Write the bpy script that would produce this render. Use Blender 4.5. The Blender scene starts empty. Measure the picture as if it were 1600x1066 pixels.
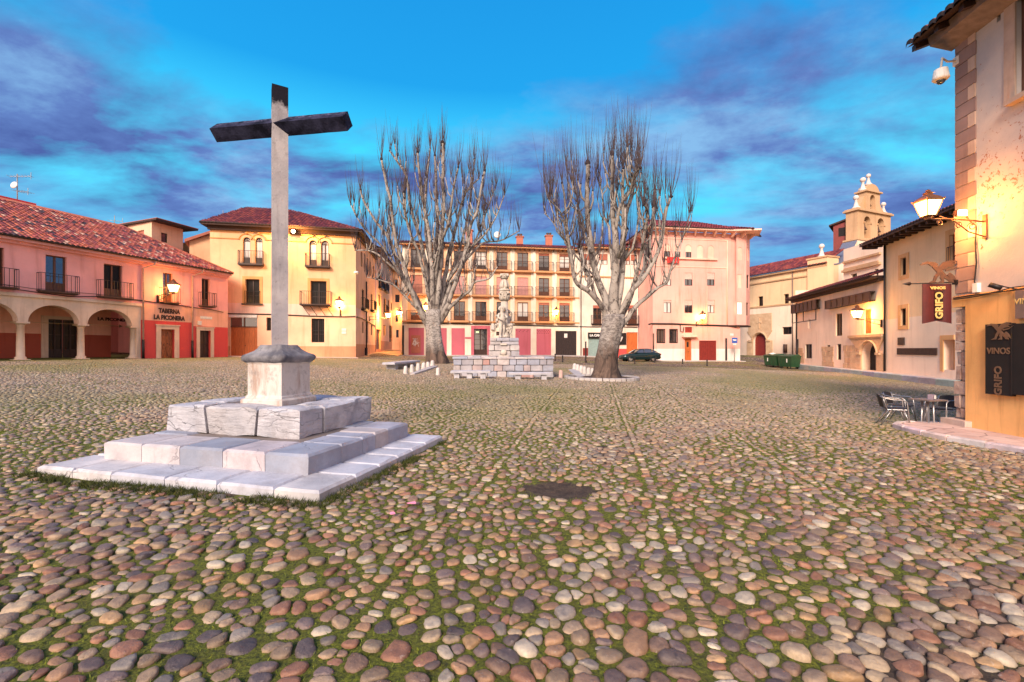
import bpy, math, random
import numpy as np
from mathutils import Vector, Matrix, noise as mnoise
random.seed(7); rng = np.random.default_rng(11)
C = bpy.context.scene.collection
R = math.radians
# ------------------------------------------------------------------ camera, world, sun, exposure
K = 700/665.0                      # depth units used below are scaled by this
CAMZ = 1.6; HOR = 546.0
scene = bpy.context.scene
cd = bpy.data.cameras.new("camera"); cam = bpy.data.objects.new("camera", cd); C.objects.link(cam)
cam.location = (0, 0, CAMZ); cam.rotation_euler = (R(90), 0, 0)
cd.sensor_width = 36; cd.lens = 36*700/1600; cd.shift_y = 13/1600; cd.clip_end = 3000; cd.clip_start = 0.05
scene.camera = cam
vs = scene.view_settings
vs.view_transform = 'Standard'; vs.look = 'None'; vs.exposure = 0.65; vs.gamma = 1.0; vs.use_curve_mapping = False

w = bpy.data.worlds.new("World"); scene.world = w; w.use_nodes = True
nt = w.node_tree; nt.nodes.clear()
def N(t, **kw):
    n = nt.nodes.new(t)
    for k, v in kw.items(): setattr(n, k, v)
    return n
def L(a, b): nt.links.new(a, b)
def wmath(op, a, b=None, c=None):
    n = N('ShaderNodeMath', operation=op)
    for i, v in enumerate((a, b, c)):
        if v is None: continue
        if isinstance(v, (int, float)): n.inputs[i].default_value = v
        else: L(v, n.inputs[i])
    return n.outputs[0]
def wmix(f, a, b, blend='MIX'):
    n = N('ShaderNodeMix', data_type='RGBA', blend_type=blend)
    if isinstance(f, (int, float)): n.inputs[0].default_value = f
    else: L(f, n.inputs[0])
    for i, v in ((6, a), (7, b)):
        if isinstance(v, tuple): n.inputs[i].default_value = (*v, 1)
        else: L(v, n.inputs[i])
    return n.outputs[2]
def wramp(v, stops):
    n = N('ShaderNodeValToRGB'); L(v, n.inputs[0])
    el = n.color_ramp.elements
    while len(el) < len(stops): el.new(0.5)
    for e, (p, c) in zip(el, stops):
        e.position = p; e.color = (*c, 1) if len(c) == 3 else c
    return n.outputs[0]
tc = N('ShaderNodeTexCoord'); sep = N('ShaderNodeSeparateXYZ'); L(tc.outputs['Generated'], sep.inputs[0])
dx, dy, dz = sep.outputs
up = wmath('MAXIMUM', dz, 0.0)
den = wmath('ADD', up, 0.16)
cx_ = wmath('DIVIDE', dx, den); cy_ = wmath('DIVIDE', dy, den)
comb = N('ShaderNodeCombineXYZ'); L(cx_, comb.inputs[0]); L(cy_, comb.inputs[1])
mp = N('ShaderNodeMapping'); L(comb.outputs[0], mp.inputs[0])
mp.inputs['Rotation'].default_value = (0, 0, R(24)); mp.inputs['Scale'].default_value = (1.15, 1.75, 1); mp.inputs['Location'].default_value = (3.7, 1.9, 0)
n1 = N('ShaderNodeTexNoise'); L(mp.outputs[0], n1.inputs[0]); n1.inputs['Scale'].default_value = 1.0; n1.inputs['Detail'].default_value = 8; n1.inputs['Roughness'].default_value = 0.56; n1.inputs['Distortion'].default_value = 0.25
mp2 = N('ShaderNodeMapping'); L(comb.outputs[0], mp2.inputs[0]); mp2.inputs['Location'].default_value = (9.2, 4.1, 0); mp2.inputs['Rotation'].default_value = (0, 0, R(24)); mp2.inputs['Scale'].default_value = (0.8, 1.0, 1)
n2 = N('ShaderNodeTexNoise'); L(mp2.outputs[0], n2.inputs[0]); n2.inputs['Scale'].default_value = 1.7; n2.inputs['Detail'].default_value = 9; n2.inputs['Roughness'].default_value = 0.62
# clear sky: deep azure overhead, bright cyan in the middle, paler to the horizon
clear = wramp(up, [(0.0, (0.20, 0.37, 0.58)), (0.14, (0.10, 0.36, 0.60)), (0.34, (0.055, 0.60, 0.82)), (0.50, (0.009, 0.26, 0.60)), (1.0, (0.004, 0.11, 0.42))])
sky = N('ShaderNodeTexSky'); sky.sky_type = 'NISHITA'; sky.sun_disc = False
sky.sun_elevation = R(4); sky.sun_rotation = R(200)
skyb = wmix(1.0, sky.outputs[0], (0.06, 0.06, 0.06), 'MULTIPLY')
clear = wmix(0.06, clear, skyb)
bias = wramp(up, [(0.0, (0.10,)*3), (0.08, (0.22,)*3), (0.30, (0.22,)*3), (0.42, (0.15,)*3), (0.56, (0.07,)*3), (1, (0,)*3)])
cl = wmath('ADD', n1.outputs[0], bias)
mask = wramp(cl, [(0.565, (0, 0, 0)), (0.77, (1, 1, 1))])
ccol = wramp(n2.outputs[0], [(0.36, (0.050, 0.085, 0.26)), (0.48, (0.082, 0.150, 0.37)), (0.62, (0.16, 0.33, 0.55))])
front = wmix(mask, clear, ccol)
hz = wramp(up, [(0.0, (0.65,)*3), (0.13, (0.12,)*3), (0.22, (0, 0, 0))])
front = wmix(hz, front, (0.22, 0.38, 0.62))
# the western half, behind the camera: the broad warm glow left by the set sun
bk = wmath('MULTIPLY_ADD', dy, -1.0, 0.0)
glow = wramp(bk, [(0.02, (0, 0, 0)), (0.50, (0.72,)*3), (1.0, (1, 1, 1))])
gl2 = wramp(up, [(0.0, (1, 1, 1)), (0.55, (0.65,)*3), (1.0, (0.2,)*3)])
gf = wmath('MULTIPLY', glow, gl2)
full = wmix(gf, front, (1.20, 0.86, 0.66))
below = wmath('LESS_THAN', dz, -0.02)
full = wmix(below, full, (0.20, 0.17, 0.15))
bg = N('ShaderNodeBackground'); L(full, bg.inputs[0]); bg.inputs[1].default_value = 1.0
out = N('ShaderNodeOutputWorld'); L(bg.outputs[0], out.inputs[0])

sd = bpy.data.lights.new("sun", 'SUN'); sd.energy = 3.6; sd.angle = R(20); sd.color = (1.0, 0.84, 0.68)
so = bpy.data.objects.new("sun", sd); C.objects.link(so)
so.rotation_euler = Vector((0.40, 1.0, -0.66)).to_track_quat('-Z', 'Y').to_euler()

# ------------------------------------------------------------------ materials
MATS = {}
def srgb(r, g, b):
    f = lambda c: (c/255/12.92) if c/255 <= 0.04045 else ((c/255+0.055)/1.055)**2.4
    return (f(r), f(g), f(b))
class NT:
    def __init__(s, name):
        s.m = bpy.data.materials.new(name); s.m.use_nodes = True; s.t = s.m.node_tree; s.t.nodes.clear()
        s.out = s.n('ShaderNodeOutputMaterial'); s.p = s.n('ShaderNodeBsdfPrincipled'); s.l(s.p.outputs[0], s.out.inputs[0])
        s.geo = s.n('ShaderNodeNewGeometry'); s.pos = s.geo.outputs['Position']
    def n(s, t, **kw):
        n = s.t.nodes.new(t)
        for k, v in kw.items(): setattr(n, k, v)
        return n
    def l(s, a, b): s.t.links.new(a, b)
    def noise(s, scale, detail=4, rough=0.55, stretch=None, src=None, dist=0):
        v = src or s.pos
        if stretch:
            m = s.n('ShaderNodeMapping'); s.l(v, m.inputs[0]); m.inputs['Scale'].default_value = stretch; v = m.outputs[0]
        n = s.n('ShaderNodeTexNoise'); s.l(v, n.inputs[0]); n.inputs['Scale'].default_value = scale
        n.inputs['Detail'].default_value = detail; n.inputs['Roughness'].default_value = rough; n.inputs['Distortion'].default_value = dist
        return n.outputs[0]
    def ramp(s, v, stops):
        n = s.n('ShaderNodeValToRGB'); s.l(v, n.inputs[0]); el = n.color_ramp.elements
        while len(el) < len(stops): el.new(0.5)
        for e, (p, c) in zip(el, stops):
            if isinstance(c, (int, float)): c = (c, c, c)
            e.position = p; e.color = (*c, 1)
        return n.outputs[0]
    def mix(s, f, a, b, blend='MIX'):
        n = s.n('ShaderNodeMix', data_type='RGBA', blend_type=blend)
        if isinstance(f, (int, float)): n.inputs[0].default_value = f
        else: s.l(f, n.inputs[0])
        for i, v in ((6, a), (7, b)):
            if isinstance(v, tuple): n.inputs[i].default_value = (*v, 1)
            else: s.l(v, n.inputs[i])
        return n.outputs[2]
    def math(s, op, a, b=None):
        n = s.n('ShaderNodeMath', operation=op)
        for i, v in enumerate((a, b)):
            if v is None: continue
            if isinstance(v, (int, float)): n.inputs[i].default_value = v
            else: s.l(v, n.inputs[i])
        return n.outputs[0]
    def col(s, v):
        if isinstance(v, tuple): s.p.inputs['Base Color'].default_value = (*v, 1)
        else: s.l(v, s.p.inputs['Base Color'])
    def rough(s, v):
        if isinstance(v, (int, float)): s.p.inputs['Roughness'].default_value = v
        else: s.l(v, s.p.inputs['Roughness'])
    def bump(s, h, dist=0.01, strength=0.6):
        b = s.n('ShaderNodeBump'); s.l(h, b.inputs['Height']); b.inputs['Distance'].default_value = dist; b.inputs['Strength'].default_value = strength
        s.l(b.outputs[0], s.p.inputs['Normal'])
def dk(c, f): return tuple(x*f for x in c)
def plaster(name, c, var=0.20, stain=(0.30, 0.22, 0.16), st=0.55, sc=1.0, light=None):
    a = NT(name)
    big = a.noise(0.35*sc, 6, 0.6)
    base = a.mix(a.ramp(big, [(0.35, 0), (0.68, 1)]), dk(c, 1-var), light or tuple(min(1, x*(1+var*0.6)) for x in c))
    streak = a.noise(1.0*sc, 5, 0.65, stretch=(2.6, 2.6, 0.22))
    base = a.mix(a.math('MULTIPLY', a.ramp(streak, [(0.52, 0), (0.80, 1)]), st), base, tuple(x*y*1.6 for x, y in zip(c, stain)))
    fine = a.noise(14*sc, 4, 0.7)
    base = a.mix(a.math('MULTIPLY', a.ramp(fine, [(0.62, 0), (0.76, 1)]), 0.30), base, dk(c, 0.62))
    a.col(base); a.rough(0.92); a.bump(a.math('ADD', fine, a.math('MULTIPLY', big, 2)), 0.012, 0.4)
    return a.m
def simple(name, c, rough=0.6, metal=0, var=0.12, sc=6, bump=0.0, stretch=None):
    a = NT(name); n = a.noise(sc, 5, 0.6, stretch=stretch)
    a.col(a.mix(a.ramp(n, [(0.3, 0), (0.72, 1)]), dk(c, 1-var*1.6), tuple(min(1, x*(1+var)) for x in c)))
    a.rough(rough); a.p.inputs['Metallic'].default_value = metal
    if bump: a.bump(n, bump, 0.6)
    return a.m
def emis(name, c, s, tint=None):
    a = NT(name); a.col(tint or c); a.p.inputs['Emission Color'].default_value = (*c, 1); a.p.inputs['Emission Strength'].default_value = s; a.rough(0.4)
    return a.m
def stone(name, c1, c2, dark=(0.10, 0.08, 0.07), sc=3.0, crack=0.5, bump=0.02):
    a = NT(name)
    n = a.noise(sc, 8, 0.62); base = a.mix(a.ramp(n, [(0.34, 0), (0.66, 1)]), c1, c2)
    v = a.noise(sc*2.2, 10, 0.72, dist=1.2)
    base = a.mix(a.math('MULTIPLY', a.ramp(v, [(0.60, 0), (0.72, 1)]), crack), base, dark)
    f = a.noise(sc*16, 4, 0.7)
    base = a.mix(a.math('MULTIPLY', a.ramp(f, [(0.56, 0), (0.74, 1)]), 0.35), base, dk(c1, 0.55))
    a.col(base); a.rough(0.8); a.bump(a.math('ADD', a.math('MULTIPLY', v, 1.4), a.math('MULTIPLY', f, 0.5)), bump, 0.8)
    return a.m
def attrmat(name, attr, rough=0.6, sc=20, amt=0.25, bump=0.004, dark=None, spec=0.5):
    a = NT(name); at_ = a.n('ShaderNodeAttribute'); at_.attribute_name = attr
    n = a.noise(sc, 6, 0.65)
    c = a.mix(a.ramp(n, [(0.3, 0.0), (0.75, 1.0)]), a.mix(1.0, at_.outputs[0], (1-amt,)*3, 'MULTIPLY'), a.mix(1.0, at_.outputs[0], (1+amt,)*3, 'MULTIPLY'))
    a.col(c); a.rough(rough); a.p.inputs['Specular IOR Level'].default_value = spec
    if bump: a.bump(n, bump, 0.6)
    return a.m
M = dict(
 a_pink=plaster('pink_plaster', (0.90, 0.41, 0.40)), a_red=plaster('red_plaster', (0.66, 0.075, 0.07), 0.10), a_in=plaster('arcade_plaster', (0.42, 0.085, 0.05)),
 a_salmon=plaster('salmon_plaster', (0.88, 0.46, 0.33)), a_stone=plaster('arcade_stone', (0.74, 0.55, 0.42), 0.22, st=0.6, sc=1.8),
 b_ochre=plaster('ochre_plaster', (0.86, 0.49, 0.28)), b_band=plaster('pale_band_plaster', (0.86, 0.55, 0.44)), b_peach=plaster('peach_plaster', (0.86, 0.54, 0.36)),
 b_plinth=plaster('plinth_plaster', (0.64, 0.31, 0.17), 0.25), b_trim=plaster('ochre_trim', (0.64, 0.34, 0.13)),
 c_cream=plaster('cream_plaster', (0.82, 0.72, 0.60)), c_orange=plaster('orange_plaster', (0.85, 0.49, 0.30)), c_pink=plaster('rose_panel', (0.50, 0.12, 0.16), 0.10),
 c_beam=plaster('beam_orange', (0.60, 0.30, 0.14)), c_white=plaster('white_plaster', (0.82, 0.70, 0.60)),
 d_pink=plaster('rose_plaster', (0.84, 0.43, 0.36), 0.16, st=0.6), d_white=plaster('base_whitewash', (0.80, 0.70, 0.64)), d_trim=plaster('pale_trim', (0.86, 0.54, 0.42)),
 e_white=plaster('church_whitewash', (0.92, 0.70, 0.54), 0.12, st=0.35), e_cream=plaster('church_cream', (0.90, 0.60, 0.35), 0.12, st=0.35), e_frame=plaster('ochre_frame', (0.80, 0.42, 0.18)),  # white and cream walls carry the warmth of the lamps in their colour
 e_stone=stone('golden_stone', (0.55, 0.34, 0.20), (0.70, 0.48, 0.30), (0.30, 0.18, 0.11), 2.0, 0.4, 0.03), e_bell=plaster('belfry_stone', (0.60, 0.36, 0.20), 0.2, st=0.5, sc=0.7),
 f_low=plaster('golden_plaster', (0.86, 0.45, 0.16), 0.20, st=0.75, sc=1.6), 
 f_quoin=plaster('quoin_plaster', (0.30, 0.19, 0.17), 0.25, st=0.4, sc=3), f_quoin2=plaster('quoin_pale', (0.55, 0.38, 0.30), 0.25, sc=3),
 wood=simple('brown_wood', (0.13, 0.045, 0.022), 0.45, var=0.35, sc=5, stretch=(6, 6, 0.6)), wood_dk=simple('dark_wood', (0.045, 0.018, 0.012), 0.5, var=0.3, sc=5, stretch=(6, 6, .6)),
 wood_or=simple('orange_wood', (0.50, 0.13, 0.03), 0.55, var=0.25, sc=4, stretch=(6, 6, .5)), wood_door=simple('worn_door_wood', (0.36, 0.11, 0.035), 0.5, var=0.5, sc=4, stretch=(5, 5, .8)),
 garage_red=simple('garage_red', (0.20, 0.02, 0.015), 0.5, var=0.15), garage_dk=simple('garage_dark', (0.028, 0.016, 0.016), 0.5, var=0.3),
 shut_green=simple('green_grey_shutter', (0.26, 0.36, 0.34), 0.5), shut_red=simple('red_brown_blind', (0.42, 0.13, 0.08), 0.6, var=0.12), shut_pale=simple('pale_blind', (0.62, 0.45, 0.38), 0.6, var=.1),
 shut_rose=simple('rose_blind', (0.58, 0.27, 0.24), 0.6, var=.1),
 iron=simple('wrought_iron', (0.018, 0.014, 0.016), 0.5, 0.3), rust=simple('rusty_iron', (0.10, 0.05, 0.035), 0.6, 0.2, sc=12),
 cable=simple('black_cable', (0.02, 0.016, 0.016), 0.7), pipe=simple('drain_pipe', (0.20, 0.13, 0.11), 0.5),
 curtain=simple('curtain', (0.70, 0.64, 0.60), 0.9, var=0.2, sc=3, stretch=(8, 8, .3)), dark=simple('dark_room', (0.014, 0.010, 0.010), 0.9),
 white=simple('white_paint', (0.75, 0.73, 0.70), 0.5), grey=simple('grey_metal', (0.35, 0.34, 0.34), 0.5, 0.2),
 gutter=simple('gutter', (0.55, 0.36, 0.30), 0.6), soffit=simple('dark_soffit', (0.05, 0.022, 0.016), 0.8, var=.3),
 granite=stone('grey_granite', (0.36, 0.35, 0.40), (0.50, 0.48, 0.52), sc=3, crack=0.3), 
 basin=attrmat('basin_blocks', 'tint', 0.8, 5, 0.22, 0.02), steps=attrmat('step_blocks', 'tint', 0.75, 5, 0.25, 0.02),
 statue=stone('weathered_statue_stone', (0.44, 0.38, 0.33), (0.62, 0.55, 0.48), (0.10, 0.08, 0.07), 4, 0.6, 0.02),
 kerb=stone('kerb_stone', (0.40, 0.36, 0.36), (0.56, 0.50, 0.48), sc=2, crack=0.3), paving=stone('pavement_slab', (0.46, 0.33, 0.28), (0.62, 0.48, 0.42), sc=1.6, crack=0.35),
 soil=simple('bare_soil', (0.085, 0.045, 0.030), 0.95, var=0.4, sc=20, bump=0.03), road=simple('asphalt', (0.10, 0.07, 0.07), 0.9, var=0.2, sc=8),
 alley=simple('alley_paving', (0.42, 0.24, 0.14), 0.8, var=0.2, sc=4),
 tile=attrmat('roof_tiles', 'tint', 0.75, 9, 0.35, 0.01), green=simple('container_green', (0.014, 0.060, 0.024), 0.5, var=.2), 
 carpaint=simple('dark_green_paint', (0.010, 0.030, 0.036), 0.18, 0.3, var=0.05), rubber=simple('tyre_rubber', (0.02, 0.02, 0.02), 0.8), alu=simple('aluminium', (0.42, 0.40, 0.40), 0.35, 0.8, var=0.1),
 wicker=simple('black_woven_seat', (0.018, 0.012, 0.014), 0.6, var=.4, sc=60), blue=simple('sign_blue', (0.03, 0.10, 0.42), 0.4), red=simple('red_cloth', (0.75, 0.04, 0.03), 0.8),
 banner=simple('maroon_banner', (0.075, 0.008, 0.010), 0.6, var=0.15), gold=simple('gold_paint', (0.66, 0.45, 0.16), 0.5), dgold=simple('dull_gold_paint', (0.16, 0.085, 0.05), 0.5),
 board=simple('dark_board', (0.008, 0.004, 0.004), 0.85, var=.3), lampglass=emis('lamp_glass', (1.0, 0.66, 0.22), 5.0), lamphot=emis('lamp_bulb', (1.0, 0.70, 0.28), 22.0),
 copper=simple('lantern_copper', (0.16, 0.07, 0.04), 0.5, 0.3), inside=emis('inside_lamp', (1.0, 0.5, 0.15), 6.0), lit=emis('lit_window', (1.0, 0.78, 0.55), 0.9),
 white_stone=stone('pale_finial', (0.62, 0.50, 0.46), (0.76, 0.66, 0.62), sc=4, crack=.3), slate=simple('slate_grey', (0.16, 0.17, 0.24), 0.6),
 petal=simple('pink_paper', (0.85, 0.30, 0.45), 0.7),
)
def glassmat():
    a = NT('window_glass'); a.col((0.02, 0.02, 0.025)); a.rough(0.06); a.p.inputs['Specular IOR Level'].default_value = 1.0; a.p.inputs['IOR'].default_value = 1.9
    n = a.noise(0.9, 3); a.bump(n, 0.03, 0.25); return a.m
M['glass'] = glassmat()
M['glass_dk'] = simple('dark_glass', (0.012, 0.010, 0.010), 0.25)
M['glass_dk'].node_tree.nodes['Principled BSDF'].inputs['Specular IOR Level'].default_value = 0.25

# ------------------------------------------------------------------ mesh builder and object helpers
class MB:
    def __init__(s): s.v = []; s.f = []; s.mi = []; s.cur = 0; s.tint = []; s.tc = None; s.smooth = []; s.sm = False
    def add(s, vs, fs):
        b = len(s.v); s.v.extend([tuple(v) for v in vs])
        if s.tc is not None: s.tint.extend([s.tc]*len(vs))
        for f in fs: s.f.append(tuple(b+i for i in f)); s.mi.append(s.cur); s.smooth.append(s.sm)
    def hexa(s, p):   # p: 0-3 bottom loop, 4-7 top loop
        s.add(p, [(0, 3, 2, 1), (4, 5, 6, 7), (0, 1, 5, 4), (1, 2, 6, 5), (2, 3, 7, 6), (3, 0, 4, 7)])
    def box(s, c, size, rz=0, rot=None):
        m = rot or Matrix.Rotation(rz, 3, 'Z'); c = Vector(c); hx, hy, hz_ = (q/2 for q in size)
        p = [c + m @ Vector(q) for q in ((-hx, -hy, -hz_), (hx, -hy, -hz_), (hx, hy, -hz_), (-hx, hy, -hz_), (-hx, -hy, hz_), (hx, -hy, hz_), (hx, hy, hz_), (-hx, hy, hz_))]
        s.hexa(p)
    def quad(s, a, b, c, d): s.add([a, b, c, d], [(0, 1, 2, 3)])
    def poly(s, pts): s.add(pts, [tuple(range(len(pts)))])
    def prism(s, pts, vec):
        vec = Vector(vec); n = len(pts); a = [Vector(p) for p in pts]; b = [p+vec for p in a]
        s.add(a+b, [tuple(range(n-1, -1, -1)), tuple(range(n, 2*n))] + [(i, (i+1) % n, n+(i+1) % n, n+i) for i in range(n)])
    def tube(s, path, rad, n=8, cap=True):
        path = [Vector(p) for p in path]
        if isinstance(rad, (int, float)): rad = [rad]*len(path)
        vs = []; ref = None
        for i, p in enumerate(path):
            t = (path[min(i+1, len(path)-1)] - path[max(i-1, 0)])
            if t.length < 1e-9: t = Vector((0, 0, 1))
            t.normalize()
            if ref is None: ref = t.orthogonal().normalized()
            ref = (ref - t*ref.dot(t)); ref = ref.normalized() if ref.length > 1e-6 else t.orthogonal().normalized()
            bb = t.cross(ref)
            for k in range(n):
                an = 2*math.pi*k/n; vs.append(p + (ref*math.cos(an) + bb*math.sin(an))*rad[i])
        fs = []
        for i in range(len(path)-1):
            for k in range(n): fs.append((i*n+k, i*n+(k+1) % n, (i+1)*n+(k+1) % n, (i+1)*n+k))
        if cap: fs.append(tuple(range(n-1, -1, -1))); fs.append(tuple((len(path)-1)*n+k for k in range(n)))
        o = s.sm; s.sm = n > 5; s.add(vs, fs); s.sm = o
    def lathe(s, prof, c, n=16, sq=False, rot=0, ax=None):
        c = Vector(c); vs = []
        for r, z in prof:
            for k in range(n):
                an = 2*math.pi*k/n + rot; vs.append(c + Vector((r*math.cos(an), r*math.sin(an), z)))
        fs = []
        for i in range(len(prof)-1):
            for k in range(n): fs.append((i*n+k, i*n+(k+1) % n, (i+1)*n+(k+1) % n, (i+1)*n+k))
        fs.append(tuple(range(n-1, -1, -1))); fs.append(tuple((len(prof)-1)*n+k for k in range(n)))
        o = s.sm; s.sm = n > 8; s.add(vs, fs); s.sm = o
    def ball(s, c, r, n=10, sx=1, sy=1, sz=1):
        prof = [(max(1e-4, r*math.sin(math.pi*i/n)), -r*math.cos(math.pi*i/n)) for i in range(n+1)]
        b = len(s.v); s.lathe(prof, (0, 0, 0), n+2)
        for i in range(b, len(s.v)):
            v = s.v[i]; s.v[i] = (c[0]+v[0]*sx, c[1]+v[1]*sy, c[2]+v[2]*sz)
    def build(s, name, mat, parent=None, **props):
        me = bpy.data.meshes.new(name); off = wloc(parent)
        me.from_pydata([(v[0]-off[0], v[1]-off[1], v[2]-off[2]) for v in s.v], [], s.f)
        for m in (mat if isinstance(mat, (list, tuple)) else [mat]): me.materials.append(m)
        me.polygons.foreach_set('material_index', s.mi); me.polygons.foreach_set('use_smooth', s.smooth)
        if s.tint and len(s.tint) == len(s.v):
            at_ = me.attributes.new('tint', 'FLOAT_COLOR', 'POINT'); at_.data.foreach_set('color', np.array([(*t, 1) for t in s.tint], dtype=np.float32).ravel())
        me.update()
        import bmesh
        if not s.tint:
            bm = bmesh.new(); bm.from_mesh(me); bmesh.ops.recalc_face_normals(bm, faces=bm.faces); bm.to_mesh(me); bm.free()
        o = bpy.data.objects.new(name, me); C.objects.link(o)
        if parent is not None: o.parent = parent
        for k, v in props.items(): o[k] = v
        return o
def wloc(p):
    v = Vector((0, 0, 0))
    while p is not None: v += p.location; p = p.parent
    return v
def thing(name, label, cat, loc=(0, 0, 0), group=None):
    o = bpy.data.objects.new(name, None); C.objects.link(o); o.location = loc; o.empty_display_size = 0.3
    o['label'] = label; o['category'] = cat
    if group: o['group'] = group
    return o
def tag(o, label, cat, group=None):
    o['label'] = label; o['category'] = cat
    if group: o['group'] = group
    return o
def recentre(o, loc):
    loc = Vector(loc) - o.location; o.data.transform(Matrix.Translation(-loc)); o.location += loc; return o
def dup(root, loc, label=None, rz=None, group=None):
    r = root.copy(); C.objects.link(r); r.location = loc
    if rz is not None: r.rotation_euler = (0, 0, rz)
    if label: r['label'] = label
    if group: r['group'] = group
    for ch in root.children:
        c = ch.copy(); C.objects.link(c); c.parent = r
        for g in ch.children:
            d = g.copy(); C.objects.link(d); d.parent = c
    return r
FONTC = {}
def text_mesh(body, size, extr=0.01, squash=1.0, bold=0.0):
    cu = bpy.data.curves.new('lettering', 'FONT'); cu.body = body; cu.size = size; cu.extrude = extr; cu.align_x = 'CENTER'; cu.align_y = 'CENTER'; cu.offset = bold
    cu.resolution_u = 3
    o = bpy.data.objects.new('lettering', cu); C.objects.link(o)
    dg = bpy.context.evaluated_depsgraph_get(); me = bpy.data.meshes.new_from_object(o.evaluated_get(dg))
    bpy.data.objects.remove(o)
    return me
def lettering(body, size, P, xdir, ydir, mat, parent, name='lettering', extr=0.01, bold=0.0, sx=1.0):
    me = text_mesh(body, size, extr, bold=bold); me.materials.clear(); me.materials.append(mat)
    x = Vector(xdir).normalized(); y = Vector(ydir).normalized(); z = x.cross(y); off = wloc(parent)
    m = Matrix.Translation(Vector(P)-off) @ Matrix((x*sx, y, z)).transposed().to_4x4()
    me.transform(m); o = bpy.data.objects.new(name, me); C.objects.link(o)
    if parent is not None: o.parent = parent
    return o

# ------------------------------------------------------------------ layout helpers: from sight line + distance to a real point
def W(x, y, Yu): return Vector(((x-800)/665*Yu, Yu*K, CAMZ+(HOR-y)/665*Yu))
CTRL = [(0, 563.6, 21.8), (340, 558, 32.5), (556, 559.3, 36), (628, 556.6, 46), (888, 556.5, 48.7), (1020, 564, 46), (1003, 566, 43), (1145, 565, 47), (1167, 555.4, 55), (1242, 559, 50),
        (1249, 576.6, 39.4), (1487, 604, 21.8), (1440, 664, 11.3), (1489, 667, 9.6), (683, 568, 30), (786, 588, 20.6), (945, 594, 19.6), (500, 786.8, 4.28), (60, 745.6, 5.16), (693, 692.5, 7.03),
        (800, 1066, 2.05), (400, 1066, 2.05), (1200, 1066, 2.05), (604, 547, 53), (585, 551, 44.7), (1300, 800, 4.2), (1500, 900, 3.0), (100, 900, 3.0)]
_cx = np.array([(x-800)/665*Y for x, y, Y in CTRL]); _cy = np.array([Y for x, y, Y in CTRL]); _cg = np.array([1.6-(y-546)/665*Y for x, y, Y in CTRL])
_cr = _cg - (-0.02*_cx + 0.012*_cy)
def G(X, Yr):
    X = np.asarray(X, float); Yu = np.asarray(Yr, float)/K
    d2 = (X[..., None]-_cx)**2 + (Yu[..., None]-_cy)**2
    wt = 1/(d2+1.0)**1.5
    return -0.02*np.clip(X, -60, 60) + 0.012*np.clip(Yu, -10, 90) + (wt*_cr).sum(-1)/(wt.sum(-1)+2e-5)
def g1(X, Y): return float(G(X, Y))
def gp(x, y):
    t = np.arange(1.0, 80, 0.02); zr = CAMZ-(y-HOR)/665*t; gg = G((x-800)/665*t, t*K)
    i = int(np.argmax(zr < gg)); Yu = t[i]
    return Vector(((x-800)/665*Yu, Yu*K, float(gg[i]))), Yu
class Fac:
    def __init__(s, xa, Ya, xb, Yb):
        a = W(xa, 546, Ya); b = W(xb, 546, Yb); s.A = Vector((a.x, a.y)); s.B = Vector((b.x, b.y)); s.setup()
    def setup(s):
        s.d = (s.B-s.A); s.len = s.d.length; s.d.normalize(); n = Vector((s.d.y, -s.d.x))
        if n.dot(-(s.A+s.B)/2) < 0: n = -n
        s.n = n
    @classmethod
    def pts(cls, a, b, n=None):
        o = cls.__new__(cls); o.A = Vector(a[:2]); o.B = Vector(b[:2]); o.setup()
        if n is not None: o.n = Vector(n[:2]).normalized()
        return o
    def u(s, x):
        r = Vector(((x-800)/700, 1)); # A+u d = t r
        det = s.d.x*(-r.y) - s.d.y*(-r.x)
        return ((-s.A.x)*(-r.y) - (-s.A.y)*(-r.x))/det
    def z(s, x, y):
        p = s.A + s.d*s.u(x); return CAMZ + (HOR-y)/700*p.y
    def P(s, u, z, o=0.0):
        p = s.A + s.d*u + s.n*o; return Vector((p.x, p.y, z))
    def rect(s, x0, x1, yt, yb, xm=None):
        xm = xm or (x0+x1)/2; return (s.u(x0), s.u(x1), s.z(xm, yb), s.z(xm, yt))
    def box(s, mb, u0, u1, z0, z1, o0, o1):
        mb.hexa([s.P(u0, z0, o0), s.P(u1, z0, o0), s.P(u1, z0, o1), s.P(u0, z0, o1), s.P(u0, z1, o0), s.P(u1, z1, o0), s.P(u1, z1, o1), s.P(u0, z1, o1)])
    @property
    def d3(s): return Vector((s.d.x, s.d.y, 0))
    @property
    def n3(s): return Vector((s.n.x, s.n.y, 0))
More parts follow.
